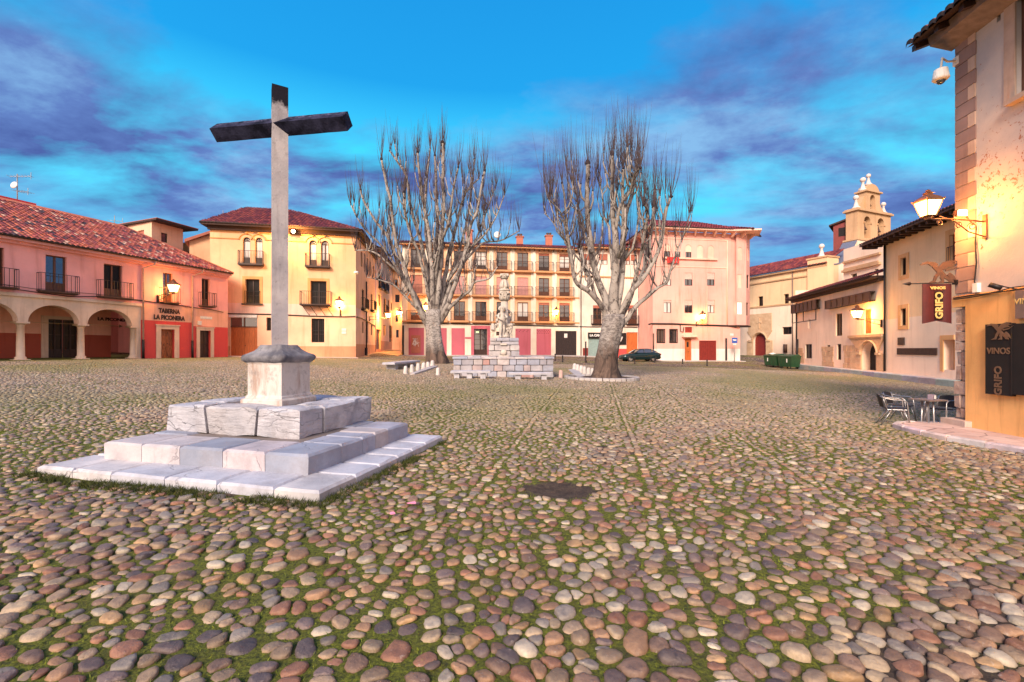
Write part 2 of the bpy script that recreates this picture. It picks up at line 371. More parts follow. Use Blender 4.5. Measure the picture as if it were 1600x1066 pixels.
def wall(fac, u0, u1, z0, z1, ops, parent, mats, zone=None, cuts=(), zc=(), name='wall', off=0.0, ucuts=()):
    """ops: dict(r=(u0,u1,z0,z1), arch=rise or 0, dep=reveal)"""
    us = sorted(set([u0, u1] + [q for o in ops for q in o['r'][:2]] + list(ucuts))); zs = sorted(set([z0, z1] + [q for o in ops for q in o['r'][2:]] + list(zc)))
    us = [q for q in us if u0 <= q <= u1]; zs = [q for q in zs if z0 <= q <= z1]
    mb = MB()
    for i in range(len(us)-1):
        for j in range(len(zs)-1):
            cu = (us[i]+us[i+1])/2; cz = (zs[j]+zs[j+1])/2
            if us[i+1]-us[i] < 1e-6 or zs[j+1]-zs[j] < 1e-6: continue
            if any(o['r'][0] < cu < o['r'][1] and o['r'][2] < cz < o['r'][3] for o in ops): continue
            mb.cur = zone(cu, cz) if zone else 0
            mb.quad(fac.P(us[i], zs[j], off), fac.P(us[i+1], zs[j], off), fac.P(us[i+1], zs[j+1], off), fac.P(us[i], zs[j+1], off))
    for o in ops:
        a, b, c, d = o['r']; dep = o.get('dep', 0.2); ar = o.get('arch', 0); mb.cur = o.get('rm', zone((a+b)/2, d) if zone else 0)
        zt = zone if zone else (lambda u, z: 0)
        if ar:
            n = 14; m = (a+b)/2; r = (b-a)/2
            arc = [(m - r*math.cos(math.pi*k/n), d-ar+ar*math.sin(math.pi*k/n)) for k in range(n+1)]
            mb.cur = zt(m, d+.01)
            for k in range(n):
                mb.quad(fac.P(arc[k][0], arc[k][1], off), fac.P(arc[k+1][0], arc[k+1][1], off), fac.P(arc[k+1][0], d, off), fac.P(arc[k][0], d, off))
                mb.quad(fac.P(arc[k][0], arc[k][1], off), fac.P(arc[k+1][0], arc[k+1][1], off), fac.P(arc[k+1][0], arc[k+1][1], off-dep), fac.P(arc[k][0], arc[k][1], off-dep))
            top = d-ar
        else:
            top = d; mb.quad(fac.P(a, d, off), fac.P(b, d, off), fac.P(b, d, off-dep), fac.P(a, d, off-dep))
        mb.quad(fac.P(a, c, off), fac.P(a, top, off), fac.P(a, top, off-dep), fac.P(a, c, off-dep))
        mb.quad(fac.P(b, c, off), fac.P(b, top, off), fac.P(b, top, off-dep), fac.P(b, c, off-dep))
        mb.quad(fac.P(a, c, off), fac.P(b, c, off), fac.P(b, c, off-dep), fac.P(a, c, off-dep))
    return mb.build(name, mats, parent)
def pane(fac, r, o, parent, mat, name='pane', arch=0, th=0.02):
    a, b, c, d = r; mb = MB()
    if arch:
        m = (a+b)/2; q = (b-a)/2; pts = [fac.P(a, c, o), fac.P(b, c, o)] + [fac.P(m+q*math.cos(math.pi*k/12), d-arch+arch*math.sin(math.pi*k/12), o) for k in range(13)]
        mb.prism(pts, -fac.n3*th)
    else: fac.box(mb, a, b, c, d, o-th, o)
    return mb.build(name, mat, parent)
def window(parent, fac, r, kind='win', dep=0.2, fm=None, name=None, arch=0, blind=0.0, bm=None, gm=None, rows=3, sill=None):
    """a window or balcony door as one part, pane and blind as its sub-parts"""
    a, b, c, d = r; fm = fm or M['wood']; w_ = b-a; h = d-c; t = 0.06 if w_ < 1.3 else 0.08; o0 = -dep+0.01; o1 = -dep+0.07; mb = MB()
    name = name or ('balcony_door' if kind == 'bal' else 'window')
    fac.box(mb, a, a+t, c, d-arch, o0, o1); fac.box(mb, b-t, b, c, d-arch, o0, o1); fac.box(mb, a+t, b-t, c, c+t, o0, o1)
    if arch:
        q = w_/2; m = (a+b)/2; n = 12
        for k in range(n):
            p = []
            for rr in (1.0, 1-t/q):
                for kk in (k, k+1):
                    an = math.pi*kk/n; p.append((m-q*rr*math.cos(an), d-arch+arch*rr*math.sin(an)))
            mb.hexa([fac.P(*p[0], o0), fac.P(*p[1], o0), fac.P(*p[3], o0), fac.P(*p[2], o0), fac.P(*p[0], o1), fac.P(*p[1], o1), fac.P(*p[3], o1), fac.P(*p[2], o1)])
        fac.box(mb, a+t, b-t, d-arch-t/2, d-arch+t/2, o0, o1)
        for an in (45, 90, 135):
            mb.tube([fac.P(m, d-arch, (o0+o1)/2), fac.P(m-q*math.cos(R(an)), d-arch+arch*math.sin(R(an)), (o0+o1)/2)], 0.02, 5)
    else: fac.box(mb, a+t, b-t, d-t, d, o0, o1)
    m = (a+b)/2; top = d-(arch or t)
    if w_ > 0.6: fac.box(mb, m-t*0.7, m+t*0.7, c+t, top, o0, o1+0.01)
    if kind == 'bal':
        pz = c+h*0.26; fac.box(mb, a+t, b-t, c+t, pz, o0, o1-0.015)
        if rows:
            for i in range(1, rows):
                zz = pz+(top-pz)*i/rows; fac.box(mb, a+t, b-t, zz-0.015, zz+0.015, o0, o1-0.02)
    elif rows > 1 and kind == 'win' and h > 1.3:
        for i in range(1, 2): zz = c+h*0.35; fac.box(mb, a+t, b-t, zz-0.02, zz+0.02, o0, o1-0.01)
    if kind == 'dark': pass
    wo = mb.build(name, fm, parent)
    pane(fac, (a+0.01, b-0.01, c+0.01, d-0.01), o0-0.002+0.02, wo, gm or M['glass'], 'pane', arch*0.99 if arch else 0)
    if blind:
        mb = MB(); zb = d-h*blind; nsl = max(3, int((d-zb)/0.12))
        for i in range(nsl):
            z0_ = zb+(d-zb)*i/nsl; z1_ = zb+(d-zb)*(i+1)/nsl
            mb.quad(fac.P(a+0.02, z0_, o1+0.05), fac.P(b-0.02, z0_, o1+0.05), fac.P(b-0.02, z1_, o1+0.03), fac.P(a+0.02, z1_, o1+0.03))
        mb.build('blind', bm or M['shut_pale'], wo)
    return wo
def railing(fac, u0, u1, z0, z1, out, parent, mat, step=0.13, th=0.012, name='railing', sides=True):
    mb = MB(); segs = [(fac.P(u0, 0, out), fac.P(u1, 0, out))]
    if sides: segs += [(fac.P(u0, 0, 0.0), fac.P(u0, 0, out)), (fac.P(u1, 0, 0.0), fac.P(u1, 0, out))]
    for p, q in segs:
        dd = q-p; L_ = dd.length; n = max(1, int(L_/step)); dn = dd.normalized()
        for zz, rr in ((z0+0.06, th), (z1, th*1.7)):
            mb.tube([p+Vector((0, 0, zz)), q+Vector((0, 0, zz))], rr, 4)
        for i in range(n+1):
            c = p+dd*(i/n); mb.tube([c+Vector((0, 0, z0)), c+Vector((0, 0, z1))], th, 4, cap=False)
    return mb.build(name, mat, parent)
def balcony(parent, fac, u0, u1, z, h=0.95, out=0.45, sm=None, rm=None, step=0.13, th=0.012, slab=0.12):
    mb = MB(); fac.box(mb, u0, u1, z-slab, z, 0.0, out); fac.box(mb, u0+0.05, u1-0.05, z-slab-0.05, z-slab, 0.0, out-0.08)
    b = mb.build('balcony', sm or M['c_beam'], parent)
    railing(fac, u0+0.02, u1-0.02, z, z+h, out-0.03, b, rm or M['iron'], step, th)
    return b
def tiles(parent, O, e, s, wdt, vmax, name='roof', pitch=0.24, course=0.36, res=4, pal=None, vmin=None, amp=0.05, th=0.12):
    """roof slope of barrel tiles: O eave corner, e along the eave, s up the slope"""
    e = Vector(e).normalized(); s = Vector(s).normalized(); nrm = e.cross(s)
    if nrm.z < 0: nrm = -nrm
    pal = pal or [(0.24, 0.05, 0.04), (0.34, 0.08, 0.06), (0.16, 0.035, 0.035), (0.10, 0.04, 0.045)]
    mb = MB(); nc = max(2, int(wdt/pitch)); pitch = wdt/nc
    prof = [(0, 0), (0.25, 0.9), (0.5, 1), (0.75, 0.9)] if res >= 4 else [(0, 0), (0.5, 1)]
    for c in range(nc):
        um = (c+0.5)*pitch; v1 = vmax(um); v0 = vmin(um) if vmin else 0.0
        if v1-v0 < 0.05: continue
        n = max(1, int(math.ceil((v1-v0)/course))); dr = random.uniform(-0.02, 0.02)
        for k in range(n):
            va = v0+k*course; vb = min(v1, va+course)
            col = random.choice(pal); f = random.uniform(0.75, 1.25); mb.tc = tuple(q*f for q in col)
            pts = []
            hh = random.uniform(-0.008, 0.008)
            for v_, lift in ((va-(0.03 if k else 0), 0.03), (vb, 0.0)):
                for pu, pz in prof+[(1, 0)]:
                    pts.append(O + e*((c+pu)*pitch) + s*v_ + nrm*(pz*amp+lift+hh*pz))
            m_ = len(prof)+1
            mb.add(pts, [(i, i+1, m_+i+1, m_+i) for i in range(m_-1)])
            if k == 0:
                mb.tc = (0.03, 0.015, 0.012)
                for pu0, pu1 in zip(prof, prof[1:]+[(1, 0)]):
                    a_ = O + e*((c+pu0[0])*pitch) + s*va + nrm*(pu0[1]*amp+0.03); b_ = O + e*((c+pu1[0])*pitch) + s*va + nrm*(pu1[1]*amp+0.03)
                    mb.add([a_, b_, b_-Vector((0, 0, 0.09)), a_-Vector((0, 0, 0.09))], [(0, 1, 2, 3)])
    # underside
    mb.tc = (0.045, 0.02, 0.015)
    for c in range(nc):
        um = (c+0.5)*pitch; v1 = vmax(um); v0 = vmin(um) if vmin else 0.0
        if v1-v0 < 0.05: continue
        mb.add([O+e*(c*pitch)+s*v0-nrm*0.04, O+e*((c+1)*pitch)+s*v0-nrm*0.04, O+e*((c+1)*pitch)+s*v1-nrm*0.04, O+e*(c*pitch)+s*v1-nrm*0.04], [(0, 1, 2, 3)])
    return mb.build(name, M['tile'], parent)
LANT = {}
def lantern_mesh(top, s, parent, hot=False):
    """four sided street lantern hanging/standing with its base centre at top"""
    t = Vector(top); mb = MB()
    wt, wb, h = 0.26*s, 0.14*s, 0.50*s
    cs = [(-1, -1), (1, -1), (1, 1), (-1, 1)]
    for (a, b) in cs:
        mb.tube([t+Vector((a*wb, b*wb, 0)), t+Vector((a*wt, b*wt, h))], 0.016*s, 5)
    for i in range(4):
        a, b = cs[i]; c, d = cs[(i+1) % 4]
        mb.tube([t+Vector((a*wb, b*wb, 0)), t+Vector((c*wb, d*wb, 0))], 0.018*s, 5); mb.tube([t+Vector((a*wt, b*wt, h)), t+Vector((c*wt, d*wt, h))], 0.022*s, 5)
    r2 = math.sqrt(2)
    mb.lathe([(wt*r2*1.14, h), (wt*r2*1.12, h+0.02*s), (wt*r2*0.80, h+0.12*s), (wt*r2*0.42, h+0.20*s), (wt*r2*0.34, h+0.21*s), (wt*r2*0.34, h+0.26*s), (wt*r2*0.44, h+0.27*s), (0.06*s, h+0.33*s), (0.08*s, h+0.36*s), (0.01, h+0.40*s)], t, 4, rot=math.pi/4)
    for (a, b) in cs: mb.ball(t+Vector((a*wt*1.1, b*wt*1.1, h+0.04*s)), 0.03*s, 5)
    mb.lathe([(0.09*s, -0.10*s), (0.12*s, -0.02*s), (wb*r2, 0.0)], t, 8)
    fr = mb.build('lantern_frame', M['copper'], parent)
    mb = MB(); a = 0.94
    mb.lathe([(wb*r2*a, 0.012), (wt*r2*a, h-0.01)], t, 4, rot=math.pi/4); mb.build('lamp_glass', M['lamphot'] if hot else M['lampglass'], parent)
    return fr
def pointlight(P, e, parent, col=(1.0, 0.44, 0.10), r=0.12):
    ld = bpy.data.lights.new('lamp_light', 'POINT'); ld.energy = e; ld.color = col; ld.shadow_soft_size = r
    lo = bpy.data.objects.new('lamp_light', ld); C.objects.link(lo); lo.location = Vector(P)-wloc(parent); lo.parent = parent
def wall_lamp(fac, x, y, label, energy, s=1.0, out=0.7, dx=0.0, bx=None, group='lanterns on the facades'):
    """lantern on a wall bracket; (x,y) sight line of the lantern"""
    u = fac.u(x); z = fac.z(x, y)-0.25*s
    ub = u if bx is None else fac.u(bx)
    base = fac.P(ub, z-0.3*s, 0.0); root = thing('wall_lantern', label, 'street lamp', base, group)
    c = fac.P(u, z, out); mb = MB()
    p0 = fac.P(ub, z-0.55*s, 0.03); mb.box(fac.P(ub, z-0.45*s, 0.03), (0.10, 0.10, 0.5*s), math.atan2(fac.d.y, fac.d.x))
    mb.tube([fac.P(ub, z-0.25*s, 0.03), (fac.P(ub, z-0.25*s, 0.03)+c)/2+Vector((0, 0, 0.02)), c-Vector((0, 0, 0.10*s))], 0.022*s, 6)
    mid = (p0+c)/2
    mb.tube([p0, p0+(c-p0)*0.35+Vector((0, 0, -0.04*s)), p0+(c-p0)*0.75+Vector((0, 0, 0.02)), c-Vector((0, 0, 0.12*s))], 0.02*s, 6)
    for k in range(2):
        q = fac.P(ub, z-0.36*s, 0.03)+(c-fac.P(ub, z-0.36*s, 0.03))*(0.3+0.3*k); q.z = z-0.32*s+0.05*k
        ring = [q+Vector((fac.n.x*math.cos(t)*0.07*s, fac.n.y*math.cos(t)*0.07*s, 0.07*s*math.sin(t))) for t in np.linspace(0, 5.5, 9)]; mb.tube(ring, 0.012*s, 5)
    mb.build('bracket', M['iron'], root)
    lantern_mesh(c, s, root)
    pointlight(c+Vector((0, 0, 0.25*s)) + fac.n3*(0.36*s), energy*0.45, root); pointlight(c+Vector((0, 0, 0.2*s)) - fac.n3*(0.30*s), energy*0.55, root)
    return root
def fcable(fac, pts, parent, r=0.03, name='cable', off=0.05):
    mb = MB(); mb.tube([fac.P(fac.u(x), fac.z(x, y), off) for x, y in pts], r, 5); return mb.build(name, M['cable'], parent)
def fpipe(fac, x, y0, y1, parent, r=0.05, mat=None):
    mb = MB(); u = fac.u(x); mb.tube([fac.P(u, fac.z(x, y0), 0.07), fac.P(u, fac.z(x, y1), 0.07)], r, 7); return mb.build('drain_pipe', mat or M['pipe'], parent)
# ================================================================== BUILDINGS
c1 = lambda X, Y: (X/3.045, 250+Y/3.045)
c2 = lambda X, Y: (300+X/3.806, 300+Y/3.806)
c3 = lambda X, Y: (540+X/3.947, 340+Y/3.947)
c3r = lambda X, Y: (600+X/5.333, 470+Y/5.333)
c4 = lambda X, Y: (800+X/3.947, 340+Y/3.947)
c5 = lambda X, Y: (1150+X/2.962, 260+Y/2.962)
c6 = lambda X, Y: (1160+X/4.706, 380+Y/4.706)
c7 = lambda X, Y: (1280+X/5.332, 260+Y/5.332)
cd_ = lambda X, Y: (960+X/4.441, 340+Y/4.441)
ca = lambda X, Y: (550+X/5.073, 360+Y/5.073)
def rc(f, fac, X0, X1, Y0, Y1):
    x0, y0 = f(X0, Y0); x1, y1 = f(X1, Y1); return fac.rect(x0, x1, y0, y1)

# ------------------------------------------------------------------ A: pink arcade house with the tavern
FA = Fac(0, 21.8, 355, 33); zb = 0.98
A = thing('arcade_house', 'long pink two storey house with stone arches and a red tavern front', 'house', FA.P(FA.u(180), zb, -1))
uL = FA.u(0)-9.0; uT = FA.u(220); uR = FA.u(345); uE = FA.u(356)
zst = FA.z(*c1(320, 668)); zev = 7.42
spring = FA.z(*c1(397, 782))
fl = FA.z(*c1(267, 628))     # first floor door sill height
wtop = FA.z(*c1(267, 457))
cols = [FA.u(c1(X, 0)[0]) for X in (110, 397, 645)]; sp = cols[1]-cols[0]; cols = [cols[0]-2*sp, cols[0]-sp] + cols
ops = []; cw = 0.34
arch_top = FA.z(*c1(256, 692))
for a, b in zip(cols, cols[1:]): ops.append(dict(r=(a+cw/2+.02, b-cw/2-.02, spring, arch_top), arch=arch_top-spring-0.001, dep=0.5))
wall(FA, uL, uT, spring, zst, ops, A, [M['a_stone']], name='arcade_wall')
mb = MB()
FA.box(mb, uL, uT+0.03, zst, zst+0.13, -0.1, 0.10); FA.box(mb, uL, uT+0.02, zst+0.13, zst+0.18, -0.1, 0.05); mb.build('string_course', M['a_stone'], A)
for i, u in enumerate(cols):
    mb = MB(); H = spring-zb; p = FA.P(u, zb, -0.25)
    mb.lathe([(0.26, 0), (0.26, 0.10), (0.22, 0.13), (0.23, 0.2), (0.17, 0.25), (0.165, H*0.4), (0.145, H-0.26), (0.17, H-0.24), (0.15, H-0.20), (0.20, H-0.12), (0.26, H-0.10), (0.26, H)], p, 16)
    rzA = math.atan2(FA.d.y, FA.d.x)
    mb.box(p+Vector((0, 0, H-0.04)), (0.54, 0.54, 0.09), rzA); mb.box(p+Vector((0, 0, 0.0)), (0.58, 0.58, 0.18), rzA); mb.build('column', M['a_stone'], A)
mb = MB(); FA.box(mb, FA.u(213.5), uT, zb-0.3, spring, -0.5, 0.0); mb.build('pier', M['a_stone'], A)
# covered walk behind the arches
dA = 3.0
FAi = Fac.pts(FA.P(0, 0, -dA), FA.P(FA.len, 0, -dA), FA.n)
zin = lambda u, z: 0 if z > zb+1.55 else 1
dr_ = [FA.u(x) for x in (72, 104)]
shift = 0.0
r1 = (FAi.u(75), FAi.u(122), zb, zb+2.45)
wall(FAi, uL, uT, zb-0.3, zst, [dict(r=r1, dep=0.3)], A, [M['a_salmon'], M['a_in']], zin, zc=(zb+1.55,), name='inner_wall')
mb = MB(); FA.box(mb, uL, uT-0.02, zst-0.25, zst-0.15, -dA-.1, -0.5); mb.build('arcade_ceiling', M['a_salmon'], A)
mb = MB(); FAi.box(mb, r1[0]-0.32, r1[0], zb-.1, r1[3]+0.2, 0.0, 0.05); FAi.box(mb, r1[1], r1[1]+0.3, zb-.1, r1[3]+0.2, 0.0, 0.05); FAi.box(mb, r1[0], r1[1], r1[3], r1[3]+0.2, 0, 0.05); mb.build('door_surround', M['a_stone'], A)
window(A, FAi, (r1[0], (r1[0]+r1[1])/2, r1[2], r1[3]), 'bal', 0.2, M['wood_dk'], rows=2, name='door', gm=M['glass_dk']); window(A, FAi, ((r1[0]+r1[1])/2+.06, r1[1], r1[2], r1[3]), 'bal', 0.2, M['wood_dk'], rows=2, name='door', gm=M['glass_dk'])
up_ = Vector((0, 0, 1))
lettering('LA PICONERA', 0.27, FAi.P(FAi.u(178), FAi.z(183, 500), 0.03), FA.d3, up_, M['wood_dk'], A, bold=0.012, sx=1.1)
mb = MB(); ua = FAi.u(173); ub_ = FAi.u(186); za = FAi.z(180, 509.5); FAi.box(mb, ua, ub_, za-0.02, za+0.02, 0, .03); mb.prism([FAi.P(ub_, za-0.09, 0.0), FAi.P(ub_+0.22, za, 0.0), FAi.P(ub_, za+0.09, 0.0)], FA.n3*0.03); mb.build('arrow', M['wood_dk'], A)
# upper storey and tavern front
wr = []
for X0, X1 in ((-70, 20), (217, 317), (494, 582), (775, 822), (960, 998)):
    a, b = FA.u(c1(X0, 0)[0]), FA.u(c1(X1, 0)[0]); wr.append((a, b, fl, wtop))
sp2 = wr[2][0]-wr[1][0]; wr.insert(0, (wr[0][0]-sp2, wr[0][1]-sp2, fl, wtop))
zred = FA.z(*c1(800, 768)); zred2 = FA.z(*c1(980, 793))
td = rc(c1, FA, 765, 830, 806, 935); td2 = rc(c1, FA, 950, 1002, 812, 930)
td = (td[0], td[1], zb, td[3]); td2 = (td2[0], td2[1], zb, td2[3])
u912 = FA.u(c1(912, 0)[0])
zoneA = lambda u, z: (1 if (u > uT and ((u < u912 and z < zred) or (u >= u912 and z < zred2))) else (2 if (u > uT and z < zst+.2) else 0))
wall(FA, uL, uT, zst+0.1, zev, [dict(r=r, dep=0.22) for r in wr if r[0] < uT], A, [M['a_pink']], name='wall')
wall(FA, uT, uE, zb-0.5, zev, [dict(r=r, dep=0.22) for r in wr if r[0] > uT]+[dict(r=td, dep=.3), dict(r=td2, dep=.3)], A, [M['a_pink'], M['a_red'], M['a_salmon']], zoneA, zc=(zred, zred2, zst+.2), ucuts=(u912,), name='tavern_wall')
for i, r in enumerate(wr):
    window(A, FA, r, 'bal', 0.22, M['wood'], rows=1, sill=None, gm=M['glass_dk'] if i % 2 else M['glass'])
    bw = 0.55 if i < 4 else 0.35
    balcony(A, FA, r[0]-bw*0.7, r[1]+bw*0.75, fl, 0.95, 0.42, M['rust'], M['iron'], 0.17, 0.011, 0.06)
for r, s_ in ((td, 0.30), (td2, 0.24)):
    mb = MB(); FA.box(mb, r[0]-s_, r[0], zb-0.2, r[3]+s_*0.8, 0.0, 0.04); FA.box(mb, r[1], r[1]+s_, zb-0.2, r[3]+s_*.8, 0, 0.04); FA.box(mb, r[0], r[1], r[3], r[3]+s_*.8, 0, 0.04); FA.box(mb, r[0]-s_-0.05, r[1]+s_+0.05, r[3]+s_*.8, r[3]+s_*.8+.07, 0, 0.08)
    mb.build('door_surround', M['a_stone'], A)
def pdoor(parent, fac, r, mat, dep=0.2, planks=4, glaz=False, name='door', handle=True):
    a, b, c, d = r; mb = MB(); n = planks
    for k in range(n):
        fac.box(mb, a+(b-a)*k/n+0.008, a+(b-a)*(k+1)/n-0.008, c, d, -dep-0.05, -dep)
    if n <= 4:
        for k in range(2):
            uu = a+(b-a)*(0.27+0.46*k); ww = (b-a)*0.15
            for q0, q1 in ((0.08, 0.42), (0.5, 0.92)): fac.box(mb, uu-ww, uu+ww, c+(d-c)*q0, c+(d-c)*q1, -dep, -dep+0.025)
    fac.box(mb, a, b, c, d, -dep-0.08, -dep-0.05)
    o = mb.build(name, mat, parent)
    if handle:
        mb = MB(); mb.ball(fac.P((a+b)/2+0.07, c+1.0, -dep+0.05), 0.035, 6); mb.build('handle', M['iron'], o)
    return o
pdoor(A, FA, td, M['wood_door']); pdoor(A, FA, td2, M['wood_dk'])
tx, ty = c1(805, 721); lettering('TABERNA', 0.42, FA.P(FA.u(tx), FA.z(tx, ty), 0.03), FA.d3, up_, M['wood_dk'], A, bold=0.02, sx=.74)
tx, ty = c1(806, 752); lettering('LA PICONERA', 0.42, FA.P(FA.u(tx), FA.z(tx, ty), 0.03), FA.d3, up_, M['wood_dk'], A, bold=0.02, sx=.76)
mb = MB(); r = rc(c1, FA, 952, 1008, 745, 757); FA.box(mb, r[0], r[1], r[2], r[3], 0, 0.02); mb.build('name_plate', M['white'], A)
mb = MB(); r = rc(c1, FA, 938, 954, 767, 785); FA.box(mb, r[0], r[1], r[2], r[3], 0, 0.12); mb.build('meter_box', M['white'], A)
mb = MB(); FA.box(mb, uL, uE, zev-0.16, zev+0.02, 0.0, 0.42); FA.box(mb, uL, uE, zev-0.30, zev-0.16, 0.0, 0.20); mb.build('cornice', M['a_pink'], A)
mb = MB(); mb.tube([FA.P(uL, zev+0.02, 0.52), FA.P(uE, zev+0.02, 0.52)], 0.06, 6); mb.build('gutter', M['soffit'], A)
palA = [(0.34, 0.07, 0.035), (0.44, 0.11, 0.055), (0.38, 0.09, 0.05), (0.40, 0.09, 0.06), (0.17, 0.03, 0.035), (0.44, 0.13, 0.09), (0.52, 0.30, 0.22), (0.06, 0.03, 0.04), (0.36, 0.07, 0.06), (0.22, 0.05, 0.05), (0.30, 0.06, 0.05), (0.26, 0.05, 0.045)]
sl = (-FA.n3*6.6 + Vector((0, 0, 3.15))); S = sl.length
tiles(A, FA.P(uL, zev+0.03, 0.55), FA.d3, sl.normalized(), uE-uL, lambda u: max(0, min(S*7.15/6.6, (uE-uL-u)*S*7.15/6.6/3.4+.15)), 'roof', 0.23, 0.36, 4, palA, amp=0.055)
mb = MB(); rp = 3.15/6.6*7.15+zev+0.05; mb.tube([FA.P(uL, rp, -6.6), FA.P(uE-3.4, rp, -6.6), FA.P(uE, zev+.05, .55)], 0.11, 8); mb.build('ridge_tiles', M['shut_red'], A)
mb = MB(); mb.poly([FA.P(uE-.02, zb-.5, 0), FA.P(uE-.02, zb-.5, -13), FA.P(uE-.02, zev, -13), FA.P(uE-.02, zev, 0)]); mb.poly([FA.P(uE, zev, .5), FA.P(uE, zev, -13.4), FA.P(uE-3.5, rp-.1, -6.6)])
FA.box(mb, uL, uE, zb-.5, zev, -13.2, -13); mb.poly([FA.P(uL, rp-.1, -6.6), FA.P(uE-3.5, rp-.1, -6.6), FA.P(uE, zev, -13.4), FA.P(uL, zev, -13.4)]); mb.build('side_wall', M['a_pink'], A)
for X, y0, y1 in ((678, 490, 830), (912, 545, 845)):
    x = c1(X, 0)[0]; mb = MB(); u = FA.u(x); zt = zev-0.1; zl = zb
    mb.tube([FA.P(u+0.5, zt+0.1, 0.5), FA.P(u+0.45, zt-0.15, 0.45), FA.P(u, zt-0.45, 0.08), FA.P(u, zb+1.2, 0.08)], 0.05, 7); mb.build('drain_pipe', M['gutter'], A)
    mb = MB(); mb.tube([FA.P(u, zb+1.25, 0.08), FA.P(u, zb-.1, 0.08)], 0.075, 7); mb.build('drain_pipe', M['iron'], A)
fcable(FA, [c1(0, 605), c1(190, 632), c1(330, 650), c1(480, 650), c1(690, 672), c1(900, 700), c1(1000, 712), c1(1060, 725)], A, 0.025)
fcable(FA, [c1(0, 590), c1(190, 617), c1(480, 640), c1(760, 680), c1(900, 695)], A, 0.012, off=0.03)
# red chimney block, skylight and aerials on the roof
rA = lambda u, back, up: FA.P(u, zev+0.03+(0.55+back)*3.15/6.6+up, -back)
uc = FAi.u(12)
pch = rA(FA.u(33)-9.6+5.3, 6.2, 0); 
P_ = W(14, 328, 27.6); mb = MB(); mb.box((P_.x, P_.y, P_.z), (2.0, 1.0, 1.15), math.atan2(FA.d.y, FA.d.x)); mb.box((P_.x, P_.y, P_.z+.62), (2.15, 1.15, .1), math.atan2(FA.d.y, FA.d.x)); ch = mb.build('chimney', M['a_red'], A)
mb = MB()
for k in range(4): mb.box((P_.x+.5+k*.16, P_.y-.62+k*.05, P_.z+.32), (0.1, 0.3, 0.1), math.atan2(FA.d.y, FA.d.x))
mb.build('vent', M['iron'], ch)
ps = W(37, 336, 26.2); mb = MB(); mb.box(ps, (0.9, 0.5, .06), math.atan2(FA.d.y, FA.d.x)); mb.build('skylight', M['glass'], A)
at0 = W(27, 314, 27.6); at_ = thing('roof_aerial', 'tv aerials and small round dish on a mast over the red chimney', 'aerial', at0)
mb = MB(); ztop = W(27, 272, 27.6).z; mb.tube([at0-Vector((0, 0, .2)), Vector((at0.x, at0.y, ztop))], 0.03, 6); mb.build('mast', M['grey'], at_)
def yagi(p, L_, dirx, n, parent, el=0.5):
    mb = MB(); d = Vector(dirx).normalized(); q = Vector((-d.y, d.x, 0))
    mb.tube([p-d*L_/2, p+d*L_/2], 0.014, 4)
    for k in range(n):
        c = p+d*L_*(k/(n-1)-0.5); mb.tube([c-q*el*0.5, c+q*el*0.5], 0.010, 4)
    mb.tube([p+d*L_/2-Vector((0, 0, .2)), p+d*L_/2+Vector((0, 0, .25))], .014, 4)
    mb.build('aerial', M['grey'], parent)
yagi(Vector((at0.x+.2, at0.y, ztop-.15)), 1.1, (1, 0.3, 0.12), 7, at_); yagi(Vector((at0.x+.35, at0.y, ztop-1.15)), 0.9, (1, -.2, -.1), 5, at_, .7)
mb = MB(); mb.lathe([(0.02, 0.06), (0.2, 0.03), (0.24, 0.0), (0.22, -0.01)], (0, 0, 0), 16)
mr = Matrix.Rotation(R(80), 3, 'X'); mb.v = [tuple(mr @ Vector(v) + Vector((at0.x-.1, at0.y-.1, ztop-.75))) for v in mb.v]; mb.build('dish', M['white'], at_)

# little house rising behind the arcade roof
FT1 = Fac(237, 36, 286, 38.4); FT2 = Fac(199.5, 37.3, 237, 36)
T = thing('roof_turret_house', 'small square upper house with flat dark eaves showing behind the pink house roof', 'house', FT1.P(0, 8, -1))
zt = W(237, 346, 36).z; zl = 8.6
r = rc(c1, FT1, 767, 797, 348, 392); r2 = rc(c1, FT2, 657, 685, 335, 372)
wall(FT1, 0, FT1.len, zl, zt, [dict(r=r)], T, [M['b_peach']]); wall(FT2, 0, FT2.len, zl, zt, [dict(r=r2)], T, [M['b_peach']])
window(T, FT1, r, 'win', 0.15, M['iron']); pane(FT2, r2, -0.1, T, M['shut_red'], 'shutter')
mb = MB(); pts = [FT2.P(-0.9, zt, 0.3), FT1.P(-0.25, zt, 0.9), FT1.P(FT1.len+0.8, zt, 0.8), FT1.P(FT1.len+.6, zt, -4), FT2.P(-.8, zt, -3.5)]
mb.prism(pts, (0, 0, 0.14)); mb.build('eaves', M['soffit'], T)
mb = MB(); mb.prism([p+Vector((0, 0, .14)) + Vector((0.03, 0.03, 0)) for p in pts], (0, 0, 0.06)); mb.build('roof', M['shut_red'], T)
mb = MB(); FT1.box(mb, -0.8, FT1.len+2.2, zl-1, zl+1.6, -5, 0.35); mb.build('lower_wall', M['b_peach'], T)
mb = MB(); FT1.box(mb, -1.1, FT1.len+2.4, zl+1.6, zl+1.78, -5, 0.75); mb.build('lower_roof', M['soffit'], T)
mb = MB(); p = FT1.P(FT1.len+1.5, zl+1.8, -1.5); mb.box(p+Vector((0, 0, .5)), (.5, .5, 1.2)); mb.box(p+Vector((0, 0, 1.15)), (.62, .62, .1)); mb.build('chimney', M['c_beam'], T)
